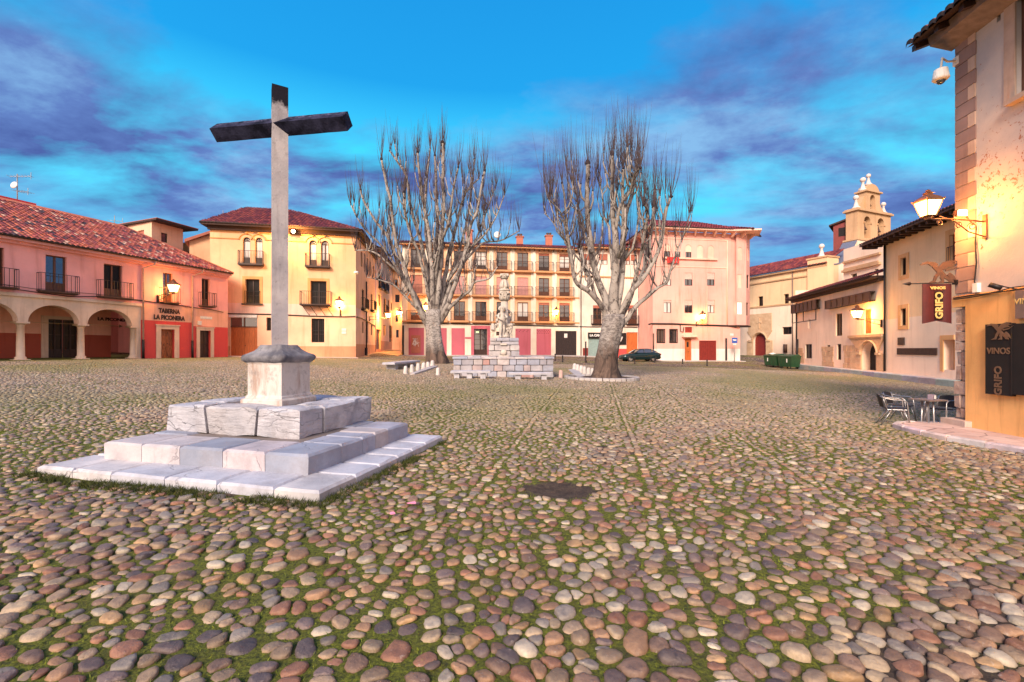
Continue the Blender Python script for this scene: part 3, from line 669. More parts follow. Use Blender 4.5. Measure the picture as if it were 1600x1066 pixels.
def whip_aerial(x, yb, yt, Yu, label):
    p = W(x, yb, Yu); o = thing('roof_aerial', label, 'aerial', p); mb = MB(); zt_ = W(x, yt, Yu).z
    mb.tube([p-Vector((0, 0, .6)), Vector((p.x, p.y, zt_))], .025, 5); mb.build('mast', M['grey'], o)
    yagi(Vector((p.x+.1, p.y, zt_-.4)), .8, (1, .4, 0), 5, o, .5)
    mb = MB(); mb.ball((p.x+.02, p.y-.1, zt_-.75), .16, 8, 1, .5, 1); mb.build('dish', M['white'], o)
whip_aerial(179, 356, 337, 32, 'thin aerial on the ridge of the pink arcade house'); whip_aerial(348.5, 340, 329, 38, 'slim white aerial above the left slope of the ochre house roof')

# ------------------------------------------------------------------ B: ochre corner house
FB = Fac(328, 33.9, 556, 36); LB = FB.len; zbB = 0.85
B = thing('ochre_corner_house', 'three storey ochre corner house with twin arched windows and an orange garage door', 'house', FB.P(LB/2, zbB, -1))
zeB = FB.z(440, 356.5)
aw = []
for X0, X1, Yt in ((302, 347, 270), (375, 420, 273), (697, 742, 286), (767, 813, 289)):
    r = rc(c2, FB, X0, X1, Yt, 432); aw.append(r)
zat = sum(r[3] for r in aw)/4; zab = FB.z(*c2(360, 430)); aw = [(r[0], r[1], zab, zat) for r in aw]
rm1 = rc(c2, FB, 318, 402, 515, 663); rm2 = rc(c2, FB, 705, 800, 530, 672); rm1 = (rm1[0], rm1[1], rm2[2], rm2[3])
gar = rc(c2, FB, 228, 388, 748, 958); gar = (gar[0], gar[1], zbB+.05, gar[3]); sw = rc(c2, FB, 443, 470, 747, 825); gw = rc(c2, FB, 710, 787, 753, 895)
zband = FB.z(*c2(360, 662)); zcab = FB.z(*c2(360, 735)); zpl = FB.z(*c2(780, 918))
zoneB = lambda u, z: 0 if z > zband else (1 if z > zcab else (2 if z > zpl else 3))
wall(FB, 0, LB, zbB-0.5, zeB, [dict(r=r, arch=(r[1]-r[0])/2, dep=.22) for r in aw]+[dict(r=q, dep=.3) for q in (rm1, rm2, sw, gw)]+[dict(r=gar, dep=.18)], B, [M['b_ochre'], M['b_band'], M['b_peach'], M['b_plinth']], zoneB, zc=(zband, zcab, zpl))
for r in aw: window(B, FB, r, 'bal', .2, M['wood_dk'], arch=(r[1]-r[0])/2, rows=0, gm=M['curtain'])
for i in (0, 2): balcony(B, FB, aw[i][0]-.25, aw[i+1][1]+.12, zab+.02, 1.0, .4, M['wood_dk'], M['iron'], .11, .012, .14)
mb = MB()
for i in (0, 2):
    for r in (aw[i], aw[i+1]):
        m = (r[0]+r[1])/2; q = (r[1]-r[0])/2+.28; zc_ = r[3]-(r[1]-r[0])/2
        mb.tube([FB.P(m-q*math.cos(a), zc_+q*math.sin(a), 0.02) for a in np.linspace(0.12, math.pi-.12, 15)], .055, 6); mb.ball(FB.P(m, zc_+q+.05, .05), .11, 6)
zbelt = aw[0][3]-(aw[0][1]-aw[0][0])/2+.08
for a, b in ((0, aw[0][0]-.28), (aw[1][1]+.28, aw[2][0]-.28), (aw[3][1]+.28, LB)):
    FB.box(mb, a, b, zbelt, zbelt+.07, 0, .06); FB.box(mb, a, b, zbelt+.5, zbelt+.54, 0, .03)
mb.build('hood_moulding', M['b_trim'], B)
for r in (rm1, rm2):
    mb = MB(); t = .22
    for q in ((r[0]-t, r[0], r[2], r[3]+.22), (r[1], r[1]+t, r[2], r[3]+.22), (r[0], r[1], r[3], r[3]+.22)): FB.box(mb, q[0], q[1], q[2], q[3], 0, .035)
    mb.build('window_surround', M['b_trim'], B); window(B, FB, r, 'win', .28, M['wood_dk'], gm=M['glass_dk'])
railing(FB, rm1[0]-.05, rm1[1]+.05, rm1[2], rm1[2]+1.0, .1, B, M['iron'], .12, .011)
mb = MB(); FB.box(mb, rm1[0]-.25, rm1[1]+.25, rm1[2]-.1, rm1[2], 0, .15); mb.build('sill', M['wood_dk'], B)
bl = balcony(B, FB, FB.u(c2(652, 0)[0]), FB.u(c2(835, 0)[0]), rm2[2], 1.05, .75, M['wood_dk'], M['iron'], .16, .013, .09)
mb = MB()
for X in (655, 700, 750, 795): u = FB.u(c2(X, 0)[0])+.15; mb.tube([FB.P(u+.4, zcab+.1, .02), FB.P(u, rm2[2]-.1, .7)], .025, 5)
mb.build('strut', M['iron'], bl)
for q in (sw, gw):
    window(B, FB, q, 'win', .28, M['wood_dk'], gm=M['glass_dk']); 
    mb = MB(); n = max(2, int((q[1]-q[0])/.16))
    for k in range(1, n): u = q[0]+(q[1]-q[0])*k/n; mb.tube([FB.P(u, q[2], -.05), FB.P(u, q[3], -.05)], .012, 4, cap=False)
    FB.box(mb, q[0], q[1], (q[2]+q[3])/2-.015, (q[2]+q[3])/2+.015, -.07, -.04); mb.build('window_grille', M['iron'], B)
zt_ = gar[2]+(gar[3]-gar[2])*.76
pdoor(B, FB, (gar[0], gar[1], gar[2], zt_), M['wood_or'], .12, 2, name='garage_door'); mb = MB(); mb.cur = 0
FB.box(mb, gar[0], gar[1], zt_, zt_+.09, -.16, -.08); FB.box(mb, (gar[0]+gar[1])/2-.05, (gar[0]+gar[1])/2+.05, zt_, gar[3], -.16, -.08); tr = mb.build('transom', M['wood'], B); pane(FB, (gar[0], gar[1], zt_, gar[3]), -.14, tr, M['glass'])
mb = MB(); r = rc(c2, FB, 220, 388, 731, 747); FB.box(mb, r[0], r[1], r[2], r[3], 0, .08); mb.build('fascia_board', M['white'], B)
mb = MB()
for yy in (820, 838): r = rc(c2, FB, 891, 917, yy-8, yy+6); FB.box(mb, r[0], r[1], r[2], r[3], 0, .03)
mb.build('street_plaque', M['white'], B)
mb = MB(); r = rc(c2, FB, 180, 212, 745, 785); FB.box(mb, r[0], r[0]+.35, r[2], r[3], 0, .2); mb.build('meter_box', M['b_band'], B)
fcable(FB, [c2(165, 693), c2(205, 722), c2(230, 725), c2(480, 728), c2(700, 738), c2(900, 742), c2(972, 740)], B, .05)
# eaves and hipped roof
mb = MB(); FB.box(mb, -.45, LB+.3, zeB-.12, zeB+.05, 0, .55); FB.box(mb, -.1, LB+.05, zeB-.42, zeB-.12, 0, .22); FB.box(mb, -.45, -.0, zeB-.12, zeB+.05, -6, 0); mb.build('eaves', M['soffit'], B)
FBs = Fac(556, 36, 587, 45.5)
palB = [(0.20, 0.03, 0.03), (0.26, 0.045, 0.035), (0.15, 0.025, 0.03), (0.30, 0.06, 0.04)]
rise = 3.0; run = 5.8; slB = (-FB.n3*run + Vector((0, 0, rise))); SB = slB.length
tiles(B, FB.P(-.5, zeB+.06, .6), FB.d3, slB.normalized(), LB+.95, lambda u: max(0, min(SB, u*SB/1.3, (LB+.95-u)*SB/7.0)), 'roof', .26, .42, 4, palB, amp=.05)
# left roof slope
tiles(B, FB.P(-.5, zeB+.06, -7), FB.n3, (FB.d3*1.3+Vector((0, 0, rise))).normalized(), 7.6, lambda u: max(0, min(3.27, (7.6-u)*3.27/5.8)), 'roof', .3, .42, 2, palB)
# side wall into the alley
zoneS = lambda u, z: 0 if z > zband-.2 else (1 if z > zcab-.1 else (2 if z > zpl+.2 else 3))
zg = lambda fac, u: g1(*fac.P(u, 0).xy)
so_ = []
for X0, X1, Y0, Y1 in ((78, 97, 470, 630), (150, 163, 505, 640), (80, 93, 725, 815), (150, 161, 750, 830), (113, 128, 720, 892), (70, 83, 170, 290), (95, 108, 185, 330), (118, 130, 220, 350), (140, 152, 245, 360), (165, 176, 280, 370)):
    so_.append(rc(ca, FBs, X0, X1, Y0, Y1))
LS = FBs.len
zsb = min(zg(FBs, 0), zbB)-.5
wall(FBs, 0, LS, zsb, zeB, [dict(r=r, dep=.2) for r in so_], B, [M['b_ochre'], M['b_band'], M['b_peach'], M['b_plinth']], zoneS, zc=(zband-.2, zcab-.1, zpl+.2), name='side_wall')
for i, r in enumerate(so_):
    window(B, FBs, r, 'bal', .18, M['wood_dk'] if i < 5 else M['wood'], rows=2, gm=M['glass_dk'])
for r in so_[:2]: balcony(B, FBs, r[0]-.35, r[1]+.35, r[2]+.05, .95, .4, M['iron'], M['iron'], .14, .014)
mb = MB(); FBs.box(mb, -.5, LS, zeB-.12, zeB+.05, -.1, .6); FBs.box(mb, 0, LS, zeB-.42, zeB-.12, 0, .22); mb.build('eaves', M['soffit'], B)
tiles(B, FBs.P(-.55, zeB+.06, .62), FBs.d3, (-FBs.n3*7.0+Vector((0, 0, rise))).normalized(), LS+.5, lambda u: max(0, min(7.6, u*7.6/5.8)), 'roof', .28, .42, 4, palB)
fcable(FBs, [(557, 495.5), (563, 497), (575, 503), (586, 510)], B, .05)
fpipe(FBs, 571.5, 440, 553, B, .06, M['iron'])
# lower wing between the arcade roof and the ochre house
mb = MB(); FW = Fac(296, 35.5, 331, 36.2); zt2 = W(301, 372, 35.6).z; zt3 = W(328, 364, 36).z
mb.prism([FW.P(0, 6, 0), FW.P(FW.len, 6, 0), FW.P(FW.len, zt3, 0), FW.P(FW.u(301), zt2, 0), FW.P(0, zt2-.3, 0)], -FW.n3*4); mb.build('side_wing', M['b_ochre'], B)
mb = MB(); mb.prism([FW.P(-.3, zt2-.45, .3), FW.P(FW.len, zt3, .3), FW.P(FW.len, zt3+.22, .3), FW.P(-.3, zt2-.2, .3)], -FW.n3*4.5); mb.build('side_wing_roof', M['shut_red'], B)

# ------------------------------------------------------------------ alley: next house on the left side, closing house at the end
FG = Fac(587.3, 45.3, 612.5, 58)
Gh = thing('alley_house', 'narrow amber lit house with small balconies further up the left side of the alley', 'house', FG.P(2, 1.2, -1))
go = [rc(ca, FG, *q) for q in ((212, 230, 330, 460), (252, 272, 420, 485), (283, 297, 550, 625), (308, 318, 570, 635), (210, 228, 505, 600), (252, 270, 540, 660), (250, 265, 750, 835), (295, 318, 755, 885))]
gd = rc(ca, FG, 192, 228, 785, 942)
zG = FG.z(600, 407)
wall(FG, 0, FG.len, .4, zG, [dict(r=r, dep=.2) for r in go]+[dict(r=gd, dep=.3)], Gh, [M['b_peach'], M['b_plinth']], lambda u, z: 0 if z > 2.6 else 1, zc=(2.6,))
for i, r in enumerate(go): window(Gh, FG, r, 'win' if i < 7 else 'bal', .18, M['wood_dk'], gm=M['glass_dk'])
pdoor(Gh, FG, gd, M['wood_dk'], .2, 5)
for r in (go[0], go[1], go[5]): balcony(Gh, FG, r[0]-.3, r[1]+.3, r[2]+.05, .9, .35, M['iron'], M['iron'], .14, .014)
mb = MB(); FG.box(mb, -.2, FG.len, zG, zG+.15, -.2, .6); mb.build('eaves', M['soffit'], Gh)
tiles(Gh, FG.P(-.2, zG+.16, .6), FG.d3, (-FG.n3*6+Vector((0, 0, 2.2))).normalized(), FG.len, lambda u: 6, 'roof', .3, .45, 2, palB)
FZ = Fac(610, 59, 634, 60.5)
Z = thing('alley_end_house', 'orange lit house closing the far end of the alley', 'house', FZ.P(1, 1.6, -1))
zo = [rc(ca, FZ, *q) for q in ((345, 366, 655, 725), (343, 378, 510, 570), (340, 362, 390, 450), (350, 372, 790, 850))]
zZ = FZ.z(620, 425)
wall(FZ, -1, FZ.len+1.5, 1.0, zZ, [dict(r=r) for r in zo], Z, [M['b_ochre']])
for r in zo: window(Z, FZ, r, 'win', .15, M['wood_dk'])
mb = MB(); FZ.box(mb, -1.3, FZ.len+1.5, zZ, zZ+.2, -3, .5); mb.build('eaves', M['soffit'], Z)
tiles(Z, FZ.P(-1.3, zZ+.2, .5), FZ.d3, (-FZ.n3*5+Vector((0, 0, 2))).normalized(), FZ.len+3, lambda u: 5, 'roof', .3, .45, 2, palB)

# ------------------------------------------------------------------ C: cream building with rows of balconies
FC = Fac(628, 46, 905, 48.9); LC = FC.len
Cb = thing('balcony_building', 'four storey cream building with orange bays, rows of iron balconies and rose ground floor panels', 'building', FC.P(LC/2, .8, -1))
zc0 = .78; zeC = FC.z(784.5, 388.5)
cxs = [650.7, 684.5, 718, 751.5, 784.5, 817, 850, 882.3]
xm = 784.5
fls = [(FC.z(xm, 422.5), FC.z(xm, 394)), (FC.z(xm, 461.8), FC.z(xm, 433)), (FC.z(xm, 501.8), FC.z(xm, 472))]
ops = []; kinds = {}
rows_k = [['g', 'g', 'g', 'g', 'g', 'g', 'g', 'g'], ['red', 'rose', 'rose', 'rose', 'rose', 'rose', 'g', 'g'], ['pale', 'g', 'g', 'g', 'g', 'g', 'g', 'g']]
for j, (z0_, z1_) in enumerate(fls):
    for i, x in enumerate(cxs): ops.append((FC.u(x)-.62, FC.u(x)+.62, z0_, z1_, rows_k[j][i], i, j))
gp_ = [(c3r(205, 0)[0], c3r(333, 0)[0]), (c3r(400, 0)[0], c3r(522, 0)[0]), (c3r(562, 0)[0], c3r(673, 0)[0]), (c3r(1095, 0)[0], c3r(1222, 0)[0]), (c3r(1270, 0)[0], c3r(1392, 0)[0])]
zp1 = FC.z(*c3r(620, 229)); zp0 = FC.z(*c3r(620, 447))
ent = rc(c3r, FC, 750, 860, 235, 447); ent = (ent[0], ent[1], zc0, ent[3]); sm_ = rc(c3r, FC, 935, 965, 258, 290)
gdk = (FC.u(868), FC.u(901), zc0, FC.z(884, 517.3)); pd = rc(c3r, FC, 225, 305, 288, 437)
zg1 = FC.z(xm, 507)
bays = [(FC.u(x)-.93, FC.u(x)+.93) for x in cxs]
zoneC = lambda u, z: 1 if (z > zg1 and any(a < u < b for a, b in bays)) else 0
allops = [dict(r=o[:4], dep=.22) for o in ops] + [dict(r=ent, dep=.35), dict(r=sm_, dep=.2), dict(r=gdk, dep=.15)]
wall(FC, 0, LC, zc0-.6, zeC, allops, Cb, [M['c_cream'], M['c_orange']], zoneC, zc=(zg1,), ucuts=[q for b in bays for q in b])
for a, b, z0_, z1_, k, i, j in ops:
    if k == 'g': window(Cb, FC, (a, b, z0_, z1_), 'bal', .2, M['wood'] if (i+j) % 3 else M['wood_dk'], gm=M['curtain'] if (i*3+j*5) % 4 == 1 else None, rows=3 if j == 0 or i > 5 else 1, blind=(.12 if i > 5 and j != 1 else 0), bm=M['shut_red'])
    else: window(Cb, FC, (a, b, z0_, z1_), 'bal', .2, M['wood'], rows=1, blind=(1.0 if k != 'pale' else .6), bm={'red': M['shut_red'], 'rose': M['shut_rose'], 'pale': M['shut_pale']}[k])
for j, (z0_, z1_) in enumerate(fls):
    for (a, b) in bays: balcony(Cb, FC, a-.1, b+.1, z0_, 1.0, .42, M['c_beam'] if j != 9 else M['c_orange'], M['iron'], .15, .016, .2)
mb = MB(); pil = []
edges = [0.0]+[q for b in bays for q in b]+[LC]
for k in range(0, len(edges), 2):
    if edges[k+1]-edges[k] > .1: FC.box(mb, edges[k]+.02, edges[k+1]-.02, zg1, zeC-.25, 0, .07)
mb.build('pilaster', M['c_cream'], Cb)
mb = MB()
for j, (z0_, z1_) in enumerate(fls): FC.box(mb, 0, LC, z0_-.24, z0_-.06, 0, .10)
mb.build('floor_band', M['c_beam'], Cb)
for k, (x0, x1) in enumerate(gp_):
    mb = MB(); u0, u1 = FC.u(x0), FC.u(x1); FC.box(mb, u0, u1, zc0+.1, zp1, 0, .03); pn = mb.build('rose_panel', M['c_pink'], Cb)
    if k >= 3:
        mb = MB()
        for rr in range(2 if k == 3 else 3):
            for cc in range(7):
                if k == 3 and (cc+rr) % 2: continue
                uu = u0+.1+(u1-u0-.2)*(cc+(.5 if rr % 2 else 0))/7; zz = zp1-.18-rr*.16
                if uu < u1-.1: mb.prism([FC.P(uu, zz-.05, .03), FC.P(uu+.05, zz, .03), FC.P(uu, zz+.05, .03), FC.P(uu-.05, zz, .03)], FC.n3*.012)
        mb.build('vent_holes', M['dark'], pn)
mb = MB(); a, b, c, d = ent
for q in ((a-.32, a, c, d+.35), (b, b+.32, c, d+.35), (a, b, d, d+.35)): FC.box(mb, q[0], q[1], q[2], q[3], 0, .05)
r = rc(c3r, FC, 675, 725, 303, 318); FC.box(mb, r[0], a-.32, r[2], r[3], 0, .035); mb.build('door_surround', M['c_pink'], Cb)
ed = window(Cb, FC, ent, 'bal', .3, M['wood_dk'], rows=4, name='entrance_door')
mb = MB(); mb.ball(FC.P((a+b)/2+.25, c+1.75, -.75), .1, 6); mb.ball(FC.P((a+b)/2+.5, c+1.45, -.9), .09, 6); mb.build('hall_lamp', M['inside'], Cb)
mb = MB(); FC.box(mb, a+.25, a+.55, d-.42, d-.28, -.26, -.24); mb.build('exit_sign', emis('green_sign', (0.5, .9, .3), 1.2), Cb)
window(Cb, FC, sm_, 'win', .15, M['wood']); pdoor(Cb, FC, gdk, M['garage_dk'], .1, 9, name='garage_door', handle=False)
mb = MB(); r = rc(c4, FC, 323, 342, 716, 742); FC.box(mb, r[0], r[1], r[2], r[3], -.09, -.06); mb.build('notice', M['white'], Cb)
pdm = pdoor(Cb, FC, (pd[0], pd[1], pd[2], pd[3]), M['shut_red'], -.08, 1, handle=False, name='panel_door')
random.seed(5)
mb = MB()      # scrawled white paint on the little door
for k in range(9):
    u = pd[0]+.25+random.random()*(pd[1]-pd[0]-.5); z = pd[2]+.9+random.random()*(pd[3]-pd[2]-1.3); pts = []
    for t in range(6): pts.append(FC.P(u+random.uniform(-.2, .2), z+random.uniform(-.25, .25), .10))
    mb.tube(pts, .022, 4)
mb.build('graffiti', M['white'], pdm)
mb = MB(); r = rc(c3r, FC, 890, 917, 192, 242); FC.box(mb, r[0], r[1], r[2], r[3], .02, .3); mb.build('meter_box', M['curtain'], Cb)
mb = MB(); FC.box(mb, .02, .22, zc0-.3, zg1-.2, 0.0, .06); mb.build('corner_strip', M['cable'], Cb)
fcable(FC, [(629, 505), (700, 506), (760, 507), (800, 508), (850, 509.5), (904, 510.5)], Cb, .05)
# eaves with rafters, roof, chimneys
mb = MB(); FC.box(mb, -.3, LC, zeC, zeC+.12, 0, .6); mb.build('eaves', M['c_beam'], Cb)
mb = MB(); n = int(LC/.55)
for k in range(n): u = LC*(k+.5)/n; FC.box(mb, u-.05, u+.05, zeC-.16, zeC, 0, .55)
mb.build('rafters', M['wood'], Cb)
palC = [(0.26, 0.035, 0.035), (0.34, 0.05, 0.05), (0.20, 0.03, 0.035), (0.30, 0.05, 0.06)]
slC = (-FC.n3*6+Vector((0, 0, 1.9)))
tiles(Cb, FC.P(-.3, zeC+.13, .62), FC.d3, slC.normalized(), LC+.3, lambda u: 3.4, 'roof', .30, .5, 4, palC, amp=.07)
def chimney(x, yt, Yu, w_=.8, h_=1.6, parent=None):
    p = W(x, yt, Yu); mb = MB(); mb.box(p-Vector((0, 0, h_/2+.2)), (w_, w_*.8, h_)); mb.box(p-Vector((0, 0, .2)), (w_*1.25, w_, .1)); c = mb.build('chimney', M['shut_red'], parent)
    mb = MB()
    for sx in (-.2, .2): mb.lathe([(.14, 0), (.14, .28), (.17, .3), (.17, .34)], p+Vector((sx*w_, 0, -.17)), 8)
    mb.build('chimney_pot', M['rust'], c)
for x, yt in ((812, 368), (857.5, 366.5), (733, 358)): chimney(x, yt, 50.5, parent=Cb)
dp = W(777, 367, 49.5); ds = thing('satellite_dish', 'white round satellite dish above the roof of the cream building', 'satellite dish', dp)
mb = MB(); mb.lathe([(.02, .10), (.3, .05), (.42, 0), (.40, -.02), (.02, .07)], (0, 0, 0), 18); mr = Matrix.Rotation(R(78), 3, 'X'); mb.v = [tuple(mr @ Vector(v)+dp) for v in mb.v]; mb.build('reflector', M['white'], ds)
mb = MB(); mb.tube([dp+Vector((0, .1, -.1)), dp+Vector((0, .2, -1.3))], .03, 5); mb.tube([dp, dp+Vector((0, -.4, -.1))], .015, 5); mb.build('mast', M['grey'], ds)

# ------------------------------------------------------------------ C2: white building with the green shutter behind the right tree
FH = Fac(905, 48.9, 997, 50.1); LH = FH.len
Hh = thing('white_shop_house', 'white house with a grey-green shutter and an orange door behind the right tree', 'house', FH.P(LH/2, .6, -1))
zH0 = .5; zeH = FH.z(950, 390)
ho = dict(t1=rc(c4, FH, 535, 590, 225, 290), t2=rc(c4, FH, 690, 728, 230, 292), t3=rc(c4, FH, 733, 772, 230, 292), m1=rc(c4, FH, 500, 553, 542, 655), m2=rc(c4, FH, 715, 772, 542, 657), p1=rc(c4, FH, 440, 480, 225, 290),
          sh=rc(c4, FH, 470, 602, 745, 862), dr=rc(c4, FH, 706, 776, 708, 840), sg=rc(c4, FH, 600, 705, 712, 785))
q = ho['sh']; ho['sh'] = (q[0], q[1], zH0+.05, q[3]); q = ho['dr']; ho['dr'] = (q[0], q[1], zH0+.05, q[3])
wall(FH, 0, LH, zH0-.6, zeH, [dict(r=r, dep=.2) for k, r in ho.items() if k != 'sg'], Hh, [M['c_white']])
for k in ('t1', 't2', 't3', 'p1'): window(Hh, FH, ho[k], 'win', .15, M['wood'], blind=.55, bm=M['shut_red'], gm=M['curtain'])
for k in ('m1', 'm2'):
    window(Hh, FH, ho[k], 'bal', .15, M['wood'], rows=2, blind=.15, bm=M['shut_red']); r = ho[k]; balcony(Hh, FH, r[0]-.25, r[1]+.1, r[2], .95, .3, M['iron'], M['iron'], .13, .014, .1)
mb = MB(); r = ho['sh']
ns = int((r[3]-r[2])/.1)
for i in range(ns): z = r[2]+(r[3]-r[2])*i/ns; mb.hexa([FH.P(r[0], z, -.12), FH.P(r[1], z, -.12), FH.P(r[1], z, -.06), FH.P(r[0], z, -.06), FH.P(r[0], z+.1, -.12), FH.P(r[1], z+.1, -.12), FH.P(r[1], z+.1, -.09), FH.P(r[0], z+.1, -.09)])
mb.build('roller_shutter', M['shut_green'], Hh); pdoor(Hh, FH, ho['dr'], M['wood_or'], .1, 3)
s_ = rc(c4, FH, 468, 604, 710, 745); mb = MB(); FH.box(mb, s_[0], s_[1], s_[2], s_[3], 0, .12); sgn = mb.build('shop_sign', M['board'], Hh)
lettering('LA CANTARERA', .36, FH.P(FH.u(c4(536, 0)[0])+.15, (s_[2]+s_[3])/2, .13), FH.d3, up_, M['white'], sgn, bold=.02, sx=1.0)
r = ho['sg']; mb = MB(); FH.box(mb, r[0], r[1]-.05, r[2], r[3], 0, .1); sg2 = mb.build('bar_sign', M['board'], Hh)
mb = MB(); uc_ = (r[0]+r[1])/2+.3; zc_ = (r[2]+r[3])/2
for k in range(5): a_ = R(30+k*32); mb.tube([FH.P(uc_, zc_-.3, .12), FH.P(uc_+.25*math.cos(a_), zc_+.1*math.sin(a_)+.1, .12), FH.P(uc_+.4*math.cos(a_+.4), zc_-.1+.5*math.sin(a_+.4), .12)], [.05, .04, .012], 5)
mb.build('painted_plant', M['curtain'], sg2)
mb = MB(); r = rc(c4, FH, 560, 706, 810, 870); FH.box(mb, r[0], r[1], zH0-.2, r[3], 0, .05); mb.build('red_plinth', M['a_red'], Hh)
mb = MB(); r = rc(c4, FH, 437, 468, 805, 868); FH.box(mb, r[0], r[1], zH0-.2, r[3], 0, .06); mb.build('dark_plinth', M['garage_red'], Hh)
mb = MB(); FH.box(mb, 0, LH, FH.z(950, 432)-.15, FH.z(950, 432), 0, .12); mb.build('floor_band', M['c_beam'], Hh)
fcable(FH, [(905, 510.5), (930, 511), (975, 511), (996, 512)], Hh, .05)
fpipe(FH, 907.5, 392, 559, Hh, .05, M['cable'])
mb = MB(); FH.box(mb, 0, LH, zeH, zeH+.12, 0, .6); mb.build('eaves', M['c_beam'], Hh)
mb = MB()
for k in range(int(LH/.6)): u = .3+k*.6; FH.box(mb, u-.06, u+.06, zeH-.16, zeH, 0, .55)
mb.build('rafters', M['wood'], Hh)
tiles(Hh, FH.P(0, zeH+.13, .62), FH.d3, slC.normalized(), LH, lambda u: 3.6, 'roof', .30, .5, 4, palC, amp=.07)

# ------------------------------------------------------------------ D: rose apartment block with corner turret
FD = Fac(1020, 46, 1150, 47.45); LD = FD.len
Dd = thing('rose_apartment_block', 'tall rose apartment block with small arched top windows and a red garage door', 'building', FD.P(LD/2, .35, -1))
zD0 = .36; zeD = FD.z(1085, 363.5); uM = FD.u(1136)
do = []
for cx, kind in ((367, 1), (438, 1), (514, 1), (595, 0), (670, 0)): r = rc(cd_, FD, cx-21, cx+21, 189, 279); do.append((r, 'arch', kind))
for xs in ((342, 395), (487, 542), (643, 696)):
    do.append((rc(cd_, FD, xs[0], xs[1], 384, 473), 'w', .5)); do.append((rc(cd_, FD, xs[0], xs[1], 573, 662), 'w', .18 if xs[0] == 342 else .4))
gw_ = [rc(cd_, FD, 298, 346, 779, 865), rc(cd_, FD, 386, 433, 779, 865)]; vn = rc(cd_, FD, 490, 540, 760, 799)
dd_ = rc(cd_, FD, 488, 535, 838, 985); dd_ = (dd_[0], dd_[1], zD0, dd_[3]); dg = rc(cd_, FD, 588, 708, 854, 1000); dg = (dg[0], dg[1], zD0, dg[3])
zw = FD.z(*cd_(500, 911)); zjet = FD.z(*cd_(850, 746))
allo = []
za_ = [sum(r[k] for r, t, s in do if t == 'arch')/5 for k in (2, 3)]; do = [((r[0], r[1], za_[0], za_[1]), t, s) if t == 'arch' else (r, t, s) for r, t, s in do]
for r, t, s in do: allo.append(dict(r=r, arch=(r[1]-r[0])/2 if t == 'arch' else 0, dep=.18 if s else .05))
wall(FD, 0, uM, zD0-.6, zeD, allo+[dict(r=r, dep=.2) for r in gw_+[vn, dd_]]+[dict(r=dg, dep=.12)], Dd, [M['d_pink'], M['d_white']], lambda u, z: 0 if z > zw else 1, zc=(zw,))
# thin pale skins behind shallow blind arches
for r, t, s in do:
    if t == 'arch':
        if s: window(Dd, FD, r, 'win', .16, M['wood_dk'], arch=(r[1]-r[0])/2, rows=1); pane(FD, (r[0], r[1], r[2]+(r[3]-r[2])*.45, r[3]), -.05, Dd, M['d_trim'], 'blind', (r[1]-r[0])/2)
        else: pane(FD, r, -.045, Dd, M['d_trim'], 'blind_arch', (r[1]-r[0])/2)
    else: window(Dd, FD, r, 'win', .16, M['wood_dk'], rows=1, blind=s, bm=M['shut_pale'], gm=M['curtain'] if (r[0]+r[2]) % 1 > .6 else None)
for r in gw_:
    window(Dd, FD, r, 'win', .16, M['wood_dk'], rows=1); mb = MB()
    for q in ((r[0]-.09, r[0], r[2]-.09, r[3]+.09), (r[1], r[1]+.09, r[2]-.09, r[3]+.09), (r[0], r[1], r[3], r[3]+.09), (r[0], r[1], r[2]-.09, r[2])): FD.box(mb, q[0], q[1], q[2], q[3], 0, .04)
    mb.build('window_surround', M['iron'], Dd)
pane(FD, vn, -.1, Dd, M['garage_red'], 'vent_panel')
dor = pdoor(Dd, FD, dd_, M['wood_or'], .12, 1); pane(FD, (dd_[0]+.28, dd_[1]-.28, dd_[2]+1.5, dd_[2]+2.05), -.09, dor, M['dark'])
pdoor(Dd, FD, dg, M['garage_red'], .06, 8, name='garage_door', handle=False)
mb = MB(); r = rc(cd_, FD, 465, 565, 818, 830); FD.box(mb, r[0], r[1], r[2], r[3], 0, .5); FD.box(mb, r[0]+.15, r[1]-.15, r[2]-.1, r[2], 0, .3); mb.build('door_canopy', M['d_trim'], Dd)
mb = MB(); r = rc(cd_, FD, 335, 708, 281, 292); FD.box(mb, r[0], r[1], r[2], r[3], 0, .22); mb.build('sill', M['d_trim'], Dd)
mb = MB(); z = FD.z(*cd_(520, 343)); FD.box(mb, 0, uM, z-.05, z+.05, 0, .05); z = FD.z(*cd_(520, 150)); FD.box(mb, 0, uM, z-.05, z+.03, 0, .05); mb.build('moulding', M['d_trim'], Dd)
mb = MB(); r = rc(cd_, FD, 357, 440, 278, 318); FD.box(mb, r[0], r[1], r[2], r[3], .24, .27); tag(mb.build('red_cloth', M['red']), 'red cloth hanging over the top sill of the rose building', 'cloth')
fcable(FD, [(1013, 507), (1017, 506), (1050, 506.2), (1100, 508), (1136, 509.2), (1150, 510.5)], Dd, .09)
fcable(FD, [cd_(455, 745), cd_(458, 790), cd_(475, 797), cd_(480, 760)], Dd, .05)
for X, y0, y1 in ((640, 473, 740), (780, 160, 742)): fpipe(FD, cd_(X, 0)[0], cd_(0, y0)[1], cd_(0, y1)[1], Dd, .06, M['d_trim'])
fpipe(FD, 1019.9+.6, cd_(0, 805)[1], cd_(0, 915)[1], Dd, .07, M['rust']); fpipe(FD, cd_(773, 0)[0], cd_(0, 838)[1], cd_(0, 995)[1], Dd, .1, M['cable'])
# left side wall
FDs = Fac(996, 50.6, 1020, 46); wall(FDs, -4, FDs.len, zD0-.6, zeD, [], Dd, [M['d_pink'], M['d_white']], lambda u, z: 0 if z > zw else 1, zc=(zw,), name='side_wall')
